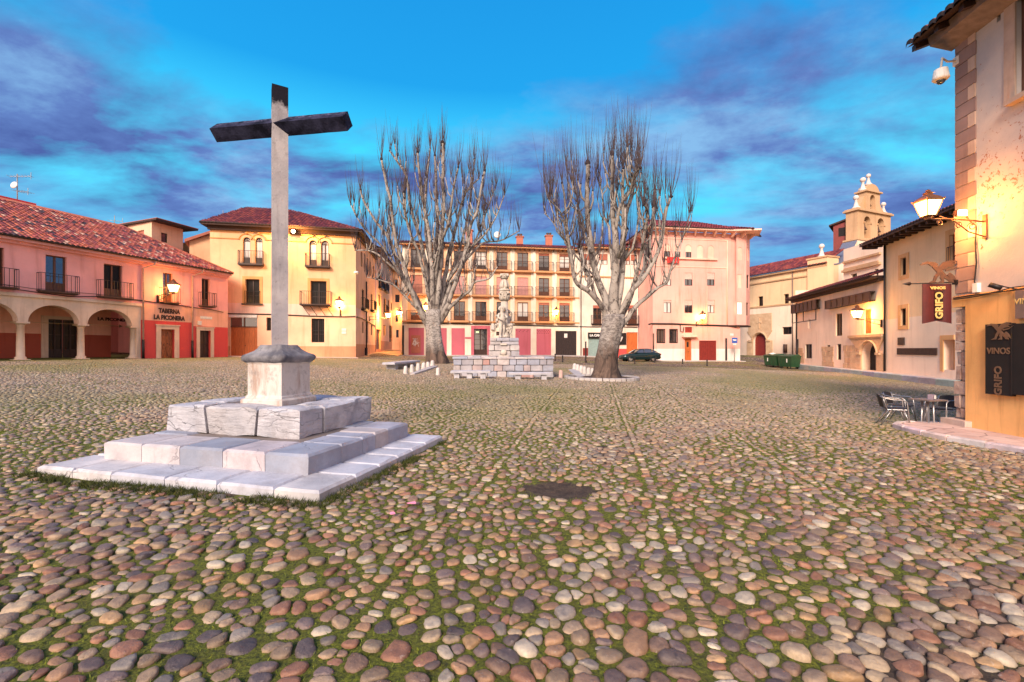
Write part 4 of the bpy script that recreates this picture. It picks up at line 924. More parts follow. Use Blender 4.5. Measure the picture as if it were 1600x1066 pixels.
# corner: plain strip, then the turret above the jetty
wall(FD, uM, FD.u(1156.5), zD0-.6, zjet, [], Dd, [M['d_pink'], M['d_white']], lambda u, z: 0 if z > zw else 1, zc=(zw,), name='corner_wall')
FT_ = Fac.pts(FD.P(uM, 0, .0), FD.P(FD.u(1153), 0, -.12)); wall(FT_, 0, FT_.len, zjet, zeD, [], Dd, [M['d_pink']], name='corner_strip')
FU = Fac(1150.3, 47.2, 1166, 47.5)
uo = [rc(cd_, FU, 855, 888, 206, 296), rc(cd_, FU, 853, 883, 396, 488), rc(cd_, FU, 853, 886, 586, 672)]
wall(FU, 0, FU.len, zjet, zeD, [dict(r=uo[0], arch=(uo[0][1]-uo[0][0])/2, dep=.05), dict(r=uo[1], dep=.05), dict(r=uo[2], dep=.15)], Dd, [M['d_pink']], name='turret_wall')
pane(FU, uo[0], -.04, Dd, M['d_trim'], 'blind_arch', (uo[0][1]-uo[0][0])/2); pane(FU, uo[1], -.04, Dd, M['d_trim'], 'blind_window'); wl = window(Dd, FU, uo[2], 'win', .12, M['white'], rows=1, gm=M['lit'])
FU2 = Fac(1166, 47.5, 1171.5, 49.0)
u2 = [rc(cd_, FU2, 917, 931, 400, 490), rc(cd_, FU2, 915, 928, 590, 680), rc(cd_, FU2, 919, 925, 205, 300), rc(cd_, FU2, 929, 934, 210, 303)]
wall(FU2, 0, FU2.len, zjet, zeD, [dict(r=r, dep=.15) for r in u2], Dd, [M['d_pink']], name='turret_side_wall')
for r in u2[:2]: window(Dd, FU2, r, 'win', .12, M['wood_dk'], rows=1)
for r in u2[2:]: pane(FU2, r, -.05, Dd, M['d_trim'], 'blind_window')
mb = MB(); mb.prism([FD.P(uM, zjet-.18, .02), FU.P(0, zjet-.18, .1), FU.P(FU.len+.05, zjet-.18, .1), FU2.P(FU2.len, zjet-.18, .1), FD.P(uM, zjet-.18, -4)], (0, 0, .16)); mb.build('jetty', M['soffit'], Dd)
FV = Fac.pts(FD.P(FD.u(1156.5), 0, 0), FD.P(FD.u(1156.5), 0, -9), (1, 0)); wall(FV, 0, 9, zD0-.6, zjet, [dict(r=(.9, 1.6, zD0+1.9, zD0+3.4), dep=.15), dict(r=(1.0, 1.4, zD0+.1, zD0+.8), dep=.1)], Dd, [M['d_trim'], M['d_white']], lambda u, z: 0 if z > zw else 1, zc=(zw,), name='street_side_wall')
# cornice with brackets and roof
pr = [FDs.P(-4, 0, 0), FD.P(0, 0, 0), FD.P(uM, 0, 0), FU.P(0, 0, 0), FU.P(FU.len, 0, 0), FU2.P(FU2.len, 0, 0)]
outv = [FDs.n3, (FDs.n3+FD.n3), FD.n3, FD.n3, (FD.n3+FU2.n3*1.0), FU2.n3]
def ring(off, z): return [Vector((p.x, p.y, z)) + o_*off for p, o_ in zip(pr, outv)]
mb = MB(); a0 = ring(.95, zeD+.10); a1 = ring(.95, zeD+.26); b0 = ring(-.2, zeD+.10); b1 = ring(-.2, zeD+.26)
for i in range(5):
    mb.quad(a0[i], a0[i+1], a1[i+1], a1[i]); mb.quad(b0[i], b0[i+1], a0[i+1], a0[i]); mb.quad(b1[i], b1[i+1], a1[i+1], a1[i])
mb.build('eaves', M['d_trim'], Dd)
for i in range(5):
    n = max(1, int((pr[i+1]-pr[i]).length/1.05))
    for k in range(n):
        mb = MB()
        c = pr[i].lerp(pr[i+1], (k+.5)/n); o_ = outv[i].lerp(outv[i+1], (k+.5)/n); o_ = o_.normalized(); t_ = Vector((-o_.y, o_.x, 0))
        mb.prism([c+t_*.09+Vector((0, 0, zeD-.42)), c+t_*.09+o_*.25+Vector((0, 0, zeD-.38)), c+t_*.09+o_*.8+Vector((0, 0, zeD-.02)), c+t_*.09+o_*.8+Vector((0, 0, zeD+.10)), c+t_*.09+Vector((0, 0, zeD+.10))], -t_*.18)
        mb.build('eaves_bracket', M['d_trim'], Dd)
LDr = FD.len+1.9
e0 = FD.P(-.95, zeD+.27, .97)
tiles(Dd, e0, FD.d3, (-FD.n3*6+Vector((0, 0, 2.5))).normalized(), LDr+.4, lambda u: max(0, min(5.8, u*2.4, (LDr+.45-u)*1.6)), 'roof', .30, .5, 4, palC, amp=.06)
e1 = FU2.P(FU2.len+1.5, zeD+.27, .95)
tiles(Dd, e1, -FU2.d3, (-FU2.n3*6+Vector((0, 0, 2.5))).normalized(), FU2.len+2.9, lambda u: max(0, min(3.2, (FU2.len+2.9-u)*1.2)), 'roof', .30, .5, 4, palC, amp=.06)
tiles(Dd, FDs.P(-4, zeD+.27, .97), FDs.d3, (-FDs.n3*6+Vector((0, 0, 2.5))).normalized(), FDs.len+4.9, lambda u: max(0, min(2.3, (FDs.len+4.9-u)*.5)), 'roof', .30, .5, 4, palC, amp=.06)
# ------------------------------------------------------------------ E: convent and church on the right
FE1 = Fac(1380, 29.0, 1492, 22.9); FE2 = Fac(1243, 42.6, 1380, 29.0)
E1 = thing('convent_wing', 'cream two storey wing with ochre framed windows and a dark overhanging eave beside the church', 'building', FE1.P(2, -.2, -1))
zE0 = -.35; zeE = FE1.z(1385, 379)
eo = [rc(c6, FE1, 1167, 1208, 107, 236), rc(c6, FE1, 1165, 1207, 480, 606)]
ed_ = (FE1.u(1475), FE1.u(1492), FE1.z(1480, 578), FE1.z(1480, 531)); bd = (FE1.u(1484.5), FE1.u(1499), FE1.z(1490, 414), FE1.z(1490, 366))
wr_ = FE1.u(1500)+3.5
wall(FE1, 0, wr_, zE0-.6, zeE, [dict(r=r, dep=.2) for r in eo]+[dict(r=ed_, dep=.5), dict(r=bd, dep=.25)], E1, [M['e_cream'], M['e_white']], lambda u, z: 0 if z > 3.6 else 1, zc=(3.6,))
for r in eo:
    mb = MB(); t = (r[1]-r[0])*.42
    for q in ((r[0]-t, r[0], r[2]-t, r[3]+t), (r[1], r[1]+t, r[2]-t, r[3]+t), (r[0], r[1], r[3], r[3]+t), (r[0], r[1], r[2]-t, r[2])): FE1.box(mb, q[0], q[1], q[2], q[3], 0, .04)
    mb.build('window_surround', M['e_frame'], E1); window(E1, FE1, r, 'win', .17, M['wood_dk'], rows=1, gm=M['glass_dk'])
r = bd; mb = MB(); t = .3
for q in ((r[0]-t, r[0], r[2]-.2, r[3]+t), (r[1], r[1]+t, r[2]-.2, r[3]+t), (r[0], r[1], r[3], r[3]+t), (r[0], r[1], r[2]-.2, r[2])): FE1.box(mb, q[0], q[1], q[2], q[3], 0, .04)
mb.build('window_surround', M['e_frame'], E1); window(E1, FE1, bd, 'bal', .2, M['wood_door'], rows=0); railing(FE1, r[0]-.05, r[1]+.05, r[2], r[2]+1.0, .12, E1, M['iron'], .12, .012)
r = ed_; mb = MB(); FE1.box(mb, r[0]-.25, r[0], r[2]-.1, r[3]+.25, 0, .05); FE1.box(mb, r[0], r[1], r[3], r[3]+.25, 0, .05); mb.build('door_surround', M['e_frame'], E1); pane(FE1, ed_, -.45, E1, M['e_frame'], 'door')
mb = MB(); r = rc(c6, FE1, 1147, 1194, 694, 750); FE1.box(mb, r[0], r[1], r[2], r[3], 0, .05); mb.build('plaque', M['garage_dk'], E1)
mb = MB(); r = rc(c6, FE1, 1143, 1434, 772, 822); FE1.box(mb, r[0], r[1], r[2], r[3], 0, .06); mb.build('dark_panel', M['soffit'], E1)
fpipe(FE1, 1384, 383, 580, E1, .06, M['iron'])
mb = MB(); FE1.box(mb, -.9, wr_, zeE, zeE+.12, 0, 1.0); mb.build('eaves', M['wood_dk'], E1)
mb = MB()
for k in range(int((wr_+.8)/.6)): u = -.7+k*.6; FE1.box(mb, u-.08, u+.08, zeE-.2, zeE, 0, .9)
mb.build('rafters', M['soffit'], E1)
tiles(E1, FE1.P(-.9, zeE+.13, 1.02), FE1.d3, (-FE1.n3*6+Vector((0, 0, 2.0))).normalized(), wr_+.9, lambda u: 6, 'roof', .26, .42, 4, palB, amp=.06)
# west end wall of the wing
FE1w = Fac.pts(FE1.P(0, 0, -8), FE1.P(0, 0, 0), (-1, .2)); wall(FE1w, 0, 8, 2, zeE+.1, [], E1, [M['e_cream']], name='end_wall')
# low lean-to building with the arched doorway
E2 = thing('convent_entrance_house', 'low whitewashed house with an arched stone doorway and a lean-to tile roof', 'building', FE2.P(4, 0, -1)); L2 = FE2.len
zeE2 = (FE2.z(1250, 467)+FE2.z(1370, 438))/2
def e6(X0, X1, Y0, Y1): return rc(c6, FE2, X0, X1, Y0, Y1)
arc = e6(882, 995, 730, 945); wins = [e6(686, 733, 518, 682), e6(895, 947, 486, 665), e6(695, 726, 742, 858), e6(462, 511, 743, 848), e6(622, 645, 750, 815), e6(482, 502, 560, 627)]
arc = (arc[0], arc[1], FE2.z(c6(940, 0)[0], c6(0, 945)[1]), arc[3])
wall(FE2, 0, L2, -.8, zeE2, [dict(r=r, dep=.2) for r in wins]+[dict(r=arc, arch=(arc[1]-arc[0])*.42, dep=.5)], E2, [M['e_white']])
for i, r in enumerate(wins):
    if i == 1: pdoor(E2, FE2, r, M['wood_or'], .1, 3, handle=False, name='shutter')
    elif i == 5: pane(FE2, r, -.15, E2, M['curtain'], 'window')
    else: window(E2, FE2, r, 'win', .17, M['wood_dk'], rows=1, gm=M['glass_dk'])
# stone portal
mb = MB(); ztop = FE2.z(c6(920, 0)[0], c6(0, 680)[1]); u0p, u1p = FE2.u(c6(795, 0)[0]), FE2.u(c6(1048, 0)[0])
m_ = (arc[0]+arc[1])/2; rad = (arc[1]-arc[0])/2; ar_ = (arc[1]-arc[0])*.42; zs_ = arc[3]-ar_
FE2.box(mb, u0p, u1p, ztop-.12, ztop+.06, 0, .22); FE2.box(mb, u0p+.1, u1p-.1, ztop-.24, ztop-.12, 0, .15)
FE2.box(mb, u0p+.1, arc[0]-.02, arc[2], zs_, 0, .10); FE2.box(mb, arc[1]+.02, u1p-.05, arc[2], zs_, 0, .10)
FE2.box(mb, arc[0]-.5, arc[0], zs_-.08, zs_+.08, 0, .2); FE2.box(mb, arc[1], arc[1]+.5, zs_-.08, zs_+.08, 0, .2)
for k in range(14):
    a1_, a2_ = math.pi*k/14, math.pi*(k+1)/14; P4 = []
    for o_ in (0.0, .10):
        P4.append([FE2.P(m_-rad*math.cos(a1_), zs_+ar_*math.sin(a1_), o_), FE2.P(m_-rad*math.cos(a2_), zs_+ar_*math.sin(a2_), o_), FE2.P(u0p+.1+(u1p-u0p-.15)*(1-math.cos(a2_))/2, ztop-.24, o_), FE2.P(u0p+.1+(u1p-u0p-.15)*(1-math.cos(a1_))/2, ztop-.24, o_)])
    mb.hexa(P4[0]+P4[1])
mb.tube([FE2.P(m_-(rad+.12)*math.cos(a), zs_+(ar_+.12)*math.sin(a), .12) for a in np.linspace(0, math.pi, 17)], .07, 6)
mb.build('stone_portal', M['e_stone'], E2)
mb = MB(); FE2.box(mb, m_, arc[1], arc[2], arc[3]-.2, -.42, -.36); mb.build('door', M['pipe'], E2)
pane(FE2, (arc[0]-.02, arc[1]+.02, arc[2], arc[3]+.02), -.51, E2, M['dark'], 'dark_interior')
# rubble stone patches low on the wall
random.seed(3)
for (X0, X1, Y0, Y1) in ((740, 870, 750, 930), (580, 675, 760, 905), (385, 455, 770, 880)):
    mb = MB(); r = e6(X0, X1, Y0, Y1); rows_ = max(2, int((r[3]-r[2])/.42))
    for j in range(rows_):
        za, zb_ = r[2]+(r[3]-r[2])*j/rows_, r[2]+(r[3]-r[2])*(j+1)/rows_; u = r[0]+random.uniform(0, .25)
        end = r[1]-random.uniform(0, .5)*(j/rows_)*1.5
        while u < end:
            w_ = random.uniform(.35, .75); FE2.box(mb, u+.015, min(end, u+w_)-.015, za+.015, zb_-.015, -.05, random.uniform(.015, .045)); u += w_
    mb.build('exposed_stone', M['e_stone'], E2)
# timber screens under the roof
for (X0, X1, Y0, Y1, Y0b, Y1b) in ((388, 572, 447, 516, 422, 487), (643, 977, 415, 480, 362, 435)):
    xa, ya = c6(X0, Y0); xb, yb = c6(X1, Y0b); _, yc = c6(X0, Y1); _, yd = c6(X1, Y1b)
    ua_, ub2 = FE2.u(xa), FE2.u(xb); z1a, z1b, z0a, z0b = FE2.z(xa, ya), FE2.z(xb, yb), FE2.z(xa, yc), FE2.z(xb, yd)
    z1 = (z1a+z1b)/2; z0 = (z0a+z0b)/2; mb = MB(); FE2.box(mb, ua_, ub2, z0, z1, .25, .33); FE2.box(mb, ua_, ub2, z1-.1, z1, 0, .36); FE2.box(mb, ua_, ub2, z0, z0+.1, 0, .36)
    n = int((ub2-ua_)/.9)
    for k in range(n+1): u = ua_+(ub2-ua_)*k/n; FE2.box(mb, u-.05, u+.05, z0, z1, .33, .38)
    mb.build('timber_screen', M['wood_dk'], E2)
    if X0 < 400:
        mb = MB(); zl_ = z0-.95
        for u in (ua_+.1, (ua_+ub2)/2, ub2-.1): mb.tube([FE2.P(u, z0, .3), FE2.P(u, zl_, .3)], .04, 5)
        mb.tube([FE2.P(ua_+.1, zl_, .3), FE2.P(ub2-.1, zl_, .3)], .04, 5); mb.build('hanging_frame', M['iron'], E2)
mb = MB(); FE2.box(mb, -.4, L2+.05, zeE2, zeE2+.16, 0, .75); FE2.box(mb, -.4, L2, zeE2-.2, zeE2, 0, .3); mb.build('eaves', M['soffit'], E2)
tiles(E2, FE2.P(-.45, zeE2+.17, .8), FE2.d3, (-FE2.n3*6+Vector((0, 0, 2.1))).normalized(), L2+.5, lambda u: 3.0, 'roof', .26, .42, 4, palB, amp=.06)
fpipe(FE2, 1245.5, 474, 562, E2, .06, M['iron']); mb = MB(); u = FE2.u(1247.5); mb.tube([FE2.P(u, FE2.z(1247, 530), .12), FE2.P(u, -.3, .12)], .11, 6); mb.build('conduit', M['iron'], E2)
FE2w = Fac.pts(FE2.P(0, 0, 0), FE2.P(0, 0, -9), (-.6, .8)); wall(FE2w, 0, 9, -.8, zeE2+1, [], E2, [M['e_white']], name='end_wall')
# nave
PY = lambda X, Yu: Vector((X, Yu*K, 0))
FN = Fac(1163, 56.0, 1295, 46.5); LN = FN.len
Nv = thing('church', 'long church nave with a stone bell gable, curved shoulders and a dark red roof', 'church', FN.P(LN*.6, .6, -3))
zeN = (FN.z(1175, 432.5)+FN.z(1290, 413))/2; zrN = (FN.z(1171.7, 420)+FN.z(1300, 397.5))/2
zN0 = .2
zbelt = (FN.z(1171, 481)+FN.z(1240, 474))/2
no = [rc(c6, FN, 115, 151, 392, 465), rc(c6, FN, 304, 341, 374, 446), rc(c6, FN, 292, 362, 616, 671)]
nd = rc(c6, FN, 80, 175, 664, 828)
wall(FN, -2, LN, zN0-.8, zeN, [dict(r=r, dep=.35) for r in no]+[dict(r=nd, arch=(nd[1]-nd[0])/2, dep=.4)], Nv, [M['e_cream'], M['e_white']], lambda u, z: 0 if z > zbelt else 1, zc=(zbelt,))
for r in no: window(Nv, FN, r, 'win', .3, M['wood_dk'], rows=1, gm=M['glass_dk'])
mb = MB(); q = (nd[1]-nd[0])/2; m_ = sum(nd[:2])/2; mb.prism([FN.P(nd[0], nd[2], -.35), FN.P(nd[1], nd[2], -.35)]+[FN.P(m_+q*math.cos(a), nd[3]-q+q*math.sin(a), -.35) for a in np.linspace(0, math.pi, 13)], -FN.n3*.08); mb.build('arched_door', M['garage_red'], Nv)
mb = MB(); r = e_ = rc(c6, FN, 35, 222, 520, 828); sp_ = nd[3]-q
FN.box(mb, r[0], nd[0], nd[2]-.3, sp_, 0, .08); FN.box(mb, nd[1], r[1], nd[2]-.3, sp_, 0, .08); FN.box(mb, r[0]+.2, r[1]-.1, nd[3]+.3, r[3], 0, .06)
for k in range(10):
    a1_, a2_ = math.pi*k/10, math.pi*(k+1)/10; P4 = []
    for o_ in (0, .08): P4.append([FN.P(m_-q*math.cos(a1_), sp_+q*math.sin(a1_), o_), FN.P(m_-q*math.cos(a2_), sp_+q*math.sin(a2_), o_), FN.P(r[0]+(r[1]-r[0])*(1-math.cos(a2_))/2, nd[3]+.3, o_), FN.P(r[0]+(r[1]-r[0])*(1-math.cos(a1_))/2, nd[3]+.3, o_)])
    mb.hexa(P4[0]+P4[1])
mb.tube([FN.P(m_-(q+.15)*math.cos(a), sp_+(q+.15)*math.sin(a), .1) for a in np.linspace(0, math.pi, 13)], .1, 6)
FN.box(mb, nd[0]-.6, nd[0]-.05, sp_-.12, sp_+.1, .08, .2); FN.box(mb, nd[1]+.05, nd[1]+.6, sp_-.12, sp_+.1, .08, .2)
FN.box(mb, m_-.08, m_+.08, nd[3]+.6, nd[3]+1.9, .05, .14); FN.box(mb, m_-.35, m_+.35, nd[3]+1.3, nd[3]+1.46, .05, .14); mb.build('stone_portal', M['e_stone'], Nv)
mb = MB(); FN.box(mb, -2, LN, zbelt-.14, zbelt+.06, 0, .08); FN.box(mb, -2, LN, zeN-1.05, zeN-.9, 0, .12); FN.box(mb, -2, LN, zeN-.22, zeN, 0, .3); mb.build('cornice', M['e_bell'], Nv)
tiles(Nv, FN.P(-2, zeN+.05, .4), FN.d3, (-FN.n3*3+Vector((0, 0, 1.75))).normalized(), LN+2, lambda u: 3.6, 'roof', .34, .5, 4, palB, amp=.07)
fpipe(FN, 1239, 425, 557, Nv, .06, M['pipe']); mb = MB(); mb.tube([FN.P(FN.u(1228), zN0+1.0, .12), FN.P(FN.u(1228), zN0+2.0, .12)], .22, 8); mb.build('barrel_lamp', M['rust'], Nv)
# corner buttress with pinnacle and church front under the bell gable
cor = FN.P(LN, 0, 0); gd_ = Vector((1, .39*K, 0)).normalized()          # direction of the gable
FNg = Fac.pts(cor, cor+gd_*11, (.39, -1)); 
zs0 = W(1305, 400, 46).z
mb = MB(); FN.box(mb, LN-2.2, LN+.02, zN0, zs0, -1.6, .25); mb.build('corner_buttress', M['e_cream'], Nv); mb = MB(); FN.box(mb, LN-2.3, LN+.1, zs0, zs0+.18, -1.7, .35); mb.build('buttress_cap', M['e_bell'], Nv)
def finial(p, s, parent, mat=None):
    mb = MB(); mb.lathe([(.42*s, 0), (.42*s, .2*s), (.28*s, .28*s), (.2*s, .6*s), (.12*s, .95*s), (.16*s, 1.0*s), (.12*s, 1.06*s)], p, 10); mb.ball(Vector(p)+Vector((0, 0, 1.32*s)), .30*s, 8); mb.build('finial', mat or M['white_stone'], parent)
finial(FN.P(LN-1.1, zs0+.18, -.5), .95, Nv)
FX = Fac(1318, 44.7, 1373, 40.4)
zx = [W(1340, y, 43) for y in (372, 383)]
xo = [rc(c6, FX, 798, 842, 225, 282), rc(c6, FX, 972, 1000, 190, 250)]
ztx = W(1322, 392, 44.4).z
wall(FX, 0, FX.len+.5, 4, ztx+.2, [dict(r=r, dep=.35) for r in xo], Nv, [M['e_white']], name='front_wall')
for r in xo: window(Nv, FX, r, 'win', .3, M['wood_dk'], rows=1)
mb = MB(); z = FX.z(1345, 404); FX.box(mb, .1, FX.len+.3, z-.1, z+.1, 0, .2); z = FX.z(1345, 418.5); FX.box(mb, 0, FX.len+.3, z-.12, z+.12, 0, .25); FX.box(mb, .1, FX.len, z+.12, z+.3, 0, .1); mb.build('cornice', M['e_bell'], Nv)
FXw = Fac.pts(FX.P(0, 0, -3), FX.P(0, 0, 0), (-1, 0)); 
# curved shoulder rising to the bell gable
bn = PY(39.2, 48.3); bl_ = 6.25; Lb = bn + gd_*bl_
zc1 = W(1340, 375, 48.3).z; zc2 = W(1340, 328.5, 48.3).z
bk_ = Vector((-.39, 1*K, 0)).normalized()
mb = MB(); pts = []
for t in np.linspace(0, 1, 9): pts.append(cor+gd_*(.8+3.9*t)+Vector((0, 0, zs0-.8+(zc1-zs0+.6)*(t**1.9))))
mb.prism(pts+[cor+gd_*4.7+Vector((0, 0, 5)), cor+gd_*.8+Vector((0, 0, 5))], bk_*1.1); mb.build('gable_shoulder', M['e_white'], Nv)
mb = MB()
for i in range(8): a, b = pts[i]-bk_*.1, pts[i+1]-bk_*.1; mb.hexa([a, b, b+bk_*1.6, a+bk_*1.6, a+Vector((0, 0, .12)), b+Vector((0, 0, .12)), b+bk_*1.6+Vector((0, 0, .12)), a+bk_*1.6+Vector((0, 0, .12))])
mb.build('shoulder_coping', M['slate'], Nv)
mb = MB(); mb.hexa([bn-gd_*.15-bk_*.1+Vector((0, 0, 5)), Lb-bk_*.1+Vector((0, 0, 5)), Lb+bk_*1.4+Vector((0, 0, 5)), bn-gd_*.15+bk_*1.4+Vector((0, 0, 5)), bn-gd_*.15-bk_*.1+Vector((0, 0, zc1)), Lb-bk_*.1+Vector((0, 0, zc1)), Lb+bk_*1.4+Vector((0, 0, zc1)), bn-gd_*.15+bk_*1.4+Vector((0, 0, zc1))]); mb.build('gable_base', M['e_white'], Nv)
FK = Fac.pts(bn, Lb, (.39, -1)); Tk = 1.25
def slab(fac, u0, u1, z0, z1, ops, parent, mat, name, thick=Tk):
    wall(fac, u0, u1, z0, z1, ops, parent, [mat], name=name)
    fb = Fac.pts(fac.P(0, 0, -thick), fac.P(fac.len, 0, -thick), fac.n); wall(fb, u0, u1, z0, z1, [dict(r=o['r'], arch=o['arch'], dep=-.01) for o in ops], parent, [mat], name=name)
    mb = MB()
    for u in (u0, u1): mb.quad(fac.P(u, z0, 0), fac.P(u, z0, -thick), fac.P(u, z1, -thick), fac.P(u, z1, 0))
    mb.quad(fac.P(u0, z1, 0), fac.P(u1, z1, 0), fac.P(u1, z1, -thick), fac.P(u0, z1, -thick)); mb.build(name, mat, parent)
ko = []
for X0, X1, Y0, Y1 in ((375, 427, 417, 608), (487, 540, 433, 560)):
    r = rc(c7, FK, X0, X1, Y0, Y1); ko.append(dict(r=(r[0], r[1], zc1+.35, r[3]), arch=(r[1]-r[0])/2, dep=Tk))
slab(FK, 0, bl_, zc1+.2, zc2, ko, Nv, M['e_bell'], 'bell_gable')
mb = MB(); FK.box(mb, -.25, bl_+.2, zc1, zc1+.2, -Tk-.2, .2); FK.box(mb, -.22, bl_+.22, zc2, zc2+.2, -Tk-.22, .22); FK.box(mb, -.1, bl_+.1, zc2+.2, zc2+.32, -Tk-.1, .1)
for o in ko: FK.box(mb, o['r'][0]-.15, o['r'][0]+.03, o['r'][3]-o['arch']-.25, o['r'][3]-o['arch']-.1, -.3, .12); FK.box(mb, o['r'][1]-.03, o['r'][1]+.15, o['r'][3]-o['arch']-.25, o['r'][3]-o['arch']-.1, -.3, .12)
mb.build('gable_cornice', M['e_bell'], Nv)
zu2 = W(1354, 299, 48.9).z; uu0 = FK.u(1353.5); uu1 = FK.u(1375); r = rc(c7, FK, 425, 467, 238, 372)
slab(FK, uu0, uu1, zc2+.3, zu2, [dict(r=(r[0], r[1], zc2+.45, r[3]), arch=(r[1]-r[0])/2, dep=Tk*.8)], Nv, M['e_bell'], 'upper_bell_gable', Tk*.8)
mb = MB(); FK.box(mb, uu0-.2, uu1+.2, zu2, zu2+.18, -Tk*.8-.2, .2); mm = (uu0+uu1)/2; q = (uu1-uu0)/2-.15
mb.prism([FK.P(mm+q*math.cos(a), zu2+.18+q*.72*math.sin(a), 0) for a in np.linspace(0, math.pi, 13)], -FK.n3*Tk*.8); mb.build('round_pediment', M['e_bell'], Nv)
mb = MB(); z0s, z1s = zc2+.32, zc2+1.9
for s_, u_ in ((-1, uu0), (1, uu1)):
    pts = [FK.P(u_, z0s, -.2)]+[FK.P(u_+s_*(1.5*(1-math.sin(a))), z1s-(z1s-z0s)*math.cos(math.pi/2-a)*1.0*(1) if False else z0s+(z1s-z0s)*(1-math.cos(math.pi/2*(1-(1-math.sin(a))))), -.2) for a in np.linspace(0, math.pi/2, 7)]
    mb.prism(pts+[FK.P(u_, z1s, -.2)], -FK.n3*.6)
mb.build('scroll', M['e_bell'], Nv)
for u, z, s in ((.6, zc2+.32, 1.0), (bl_-.5, zc2+.32, .9), (uu0+.25, zu2+.18, 1.0), (mm, zu2+.18+q*.72, .85), (uu1-.25, zu2+.2, .6)): finial(FK.P(u, z, -.5), s, Nv)
for o in ko+[dict(r=(r[0], r[1], zc2+.45, r[3]))]:
    a, b, c, d = o['r']; m_ = (a+b)/2; s = (b-a)*.42
    mb = MB(); p = FK.P(m_, d-s*3.0, -.55); mb.lathe([(s*1.0, 0), (s*.92, .06*s), (s*.66, s*.7), (s*.55, s*1.3), (s*.3, s*1.6), (.03, s*1.7)], p, 14); mb.tube([p+Vector((0, 0, s*1.6)), p+Vector((0, 0, s*2.4))], .05, 5)
    mb.tube([FK.P(a, d-s*.9, -.55), FK.P(b, d-s*.9, -.55)], .07, 6); mb.build('bell', M['rust'], Nv)
# brown timber hut beside the gable
Fh = Fac(1302, 50.5, 1325, 49.6); zh0, zh1 = W(1310, 386, 50).z, W(1322, 344, 49.7).z; zh1l = W(1302, 352, 50.5).z
mb = MB(); mb.prism([Fh.P(0, zh0-2, 0), Fh.P(Fh.len+.3, zh0-2, 0), Fh.P(Fh.len+.3, zh1, 0), Fh.P(0, zh1l, 0)], -Fh.n3*3)
hut = mb.build('timber_hut', M['garage_red'], Nv); mb = MB(); Fh.box(mb, .5, 1.5, (zh0+zh1l)/2-.1, (zh0+zh1l)/2+.9, -.02, .02); mb.build('opening', M['dark'], hut)
mb = MB(); mb.prism([Fh.P(-.4, zh1l-.15, .3), Fh.P(Fh.len+.4, zh1+.1, .3), Fh.P(Fh.len+.4, zh1+.28, .3), Fh.P(-.4, zh1l+.03, .3)], -Fh.n3*3.6); mb.build('hut_roof', M['soffit'], hut)

# ------------------------------------------------------------------ F: near corner house on the right
FF = Fac(1494, 9.6, 1640, 7.76)
Fh_ = thing('corner_house', 'tall near house with peeling pale plaster above a golden painted ground floor', 'house', FF.P(1, -.1, -1))
uF = FF.len+7.2; zF0 = -.45; zFt = FF.z(1495, 66)
def plf():
    a = NT('peeling_plaster'); c = (0.56, 0.46, 0.43)
    big = a.noise(0.9, 6, .6); base = a.mix(a.ramp(big, [(.35, 0), (.65, 1)]), (.40, .36, .37), (.58, .48, .43))
    reg = a.noise(.55, 3, .5); sp = a.noise(9, 8, .72, dist=.6)
    m_ = a.math('MULTIPLY', a.ramp(a.math('ADD', sp, a.math('MULTIPLY', a.math('SUBTRACT', reg, .5), .55)), [(.59, 0), (.63, 1)]), .9)
    base = a.mix(m_, base, (.30, .11, .055)); a.col(base); a.rough(.92); a.bump(a.math('ADD', sp, big), .015, .5); return a.m
M['f_top'] = plf()
zy1 = FF.z(1500, 466)
wn = (FF.u(1588), FF.u(1640)+.4, FF.z(1592, 152), zFt+.2)
vt = (FF.u(1557.5), FF.u(1563.5), FF.z(1560, 34), FF.z(1560, 18))
wall(FF, 0, uF, zy1-.1, zFt+.4, [dict(r=wn, dep=.18), dict(r=vt, dep=.2)], Fh_, [M['f_top']], name='upper_wall')
us_ = FF.u(1513); zs_1 = FF.z(1500, 480)
wall(FF, us_, uF, zF0, zs_1, [], Fh_, [M['f_low']], name='lower_wall', off=.06)
wall(FF, -.03, uF, zs_1, zy1, [], Fh_, [M['f_low']], name='lower_wall_top', off=.06)
mb = MB(); mb.quad(FF.P(-.03, zs_1, .06), FF.P(us_, zs_1, .06), FF.P(us_, zs_1, -.05), FF.P(-.03, zs_1, -.05)); mb.quad(FF.P(us_, zF0, .06), FF.P(us_, zs_1, .06), FF.P(us_, zs_1, -.05), FF.P(us_, zF0, -.05))
mb.quad(FF.P(-.03, zs_1, .06), FF.P(-.03, zy1, .06), FF.P(-.03, zy1, -.4), FF.P(-.03, zs_1, -.4)); mb.tube([FF.P(-.03, zy1, .0), FF.P(uF, zy1, .0)], .062, 8); mb.build('plaster_return', M['f_low'], Fh_)
mb = MB(); mb.hexa([FF.P(0, zF0, -5), FF.P(uF, zF0, -5), FF.P(uF, zF0, -.06), FF.P(0, zF0, -.06), FF.P(0, zFt+.4, -5), FF.P(uF, zFt+.4, -5), FF.P(uF, zFt+.4, -.25), FF.P(0, zFt+.4, -.25)]); mb.build('house_body', M['f_top'], Fh_)
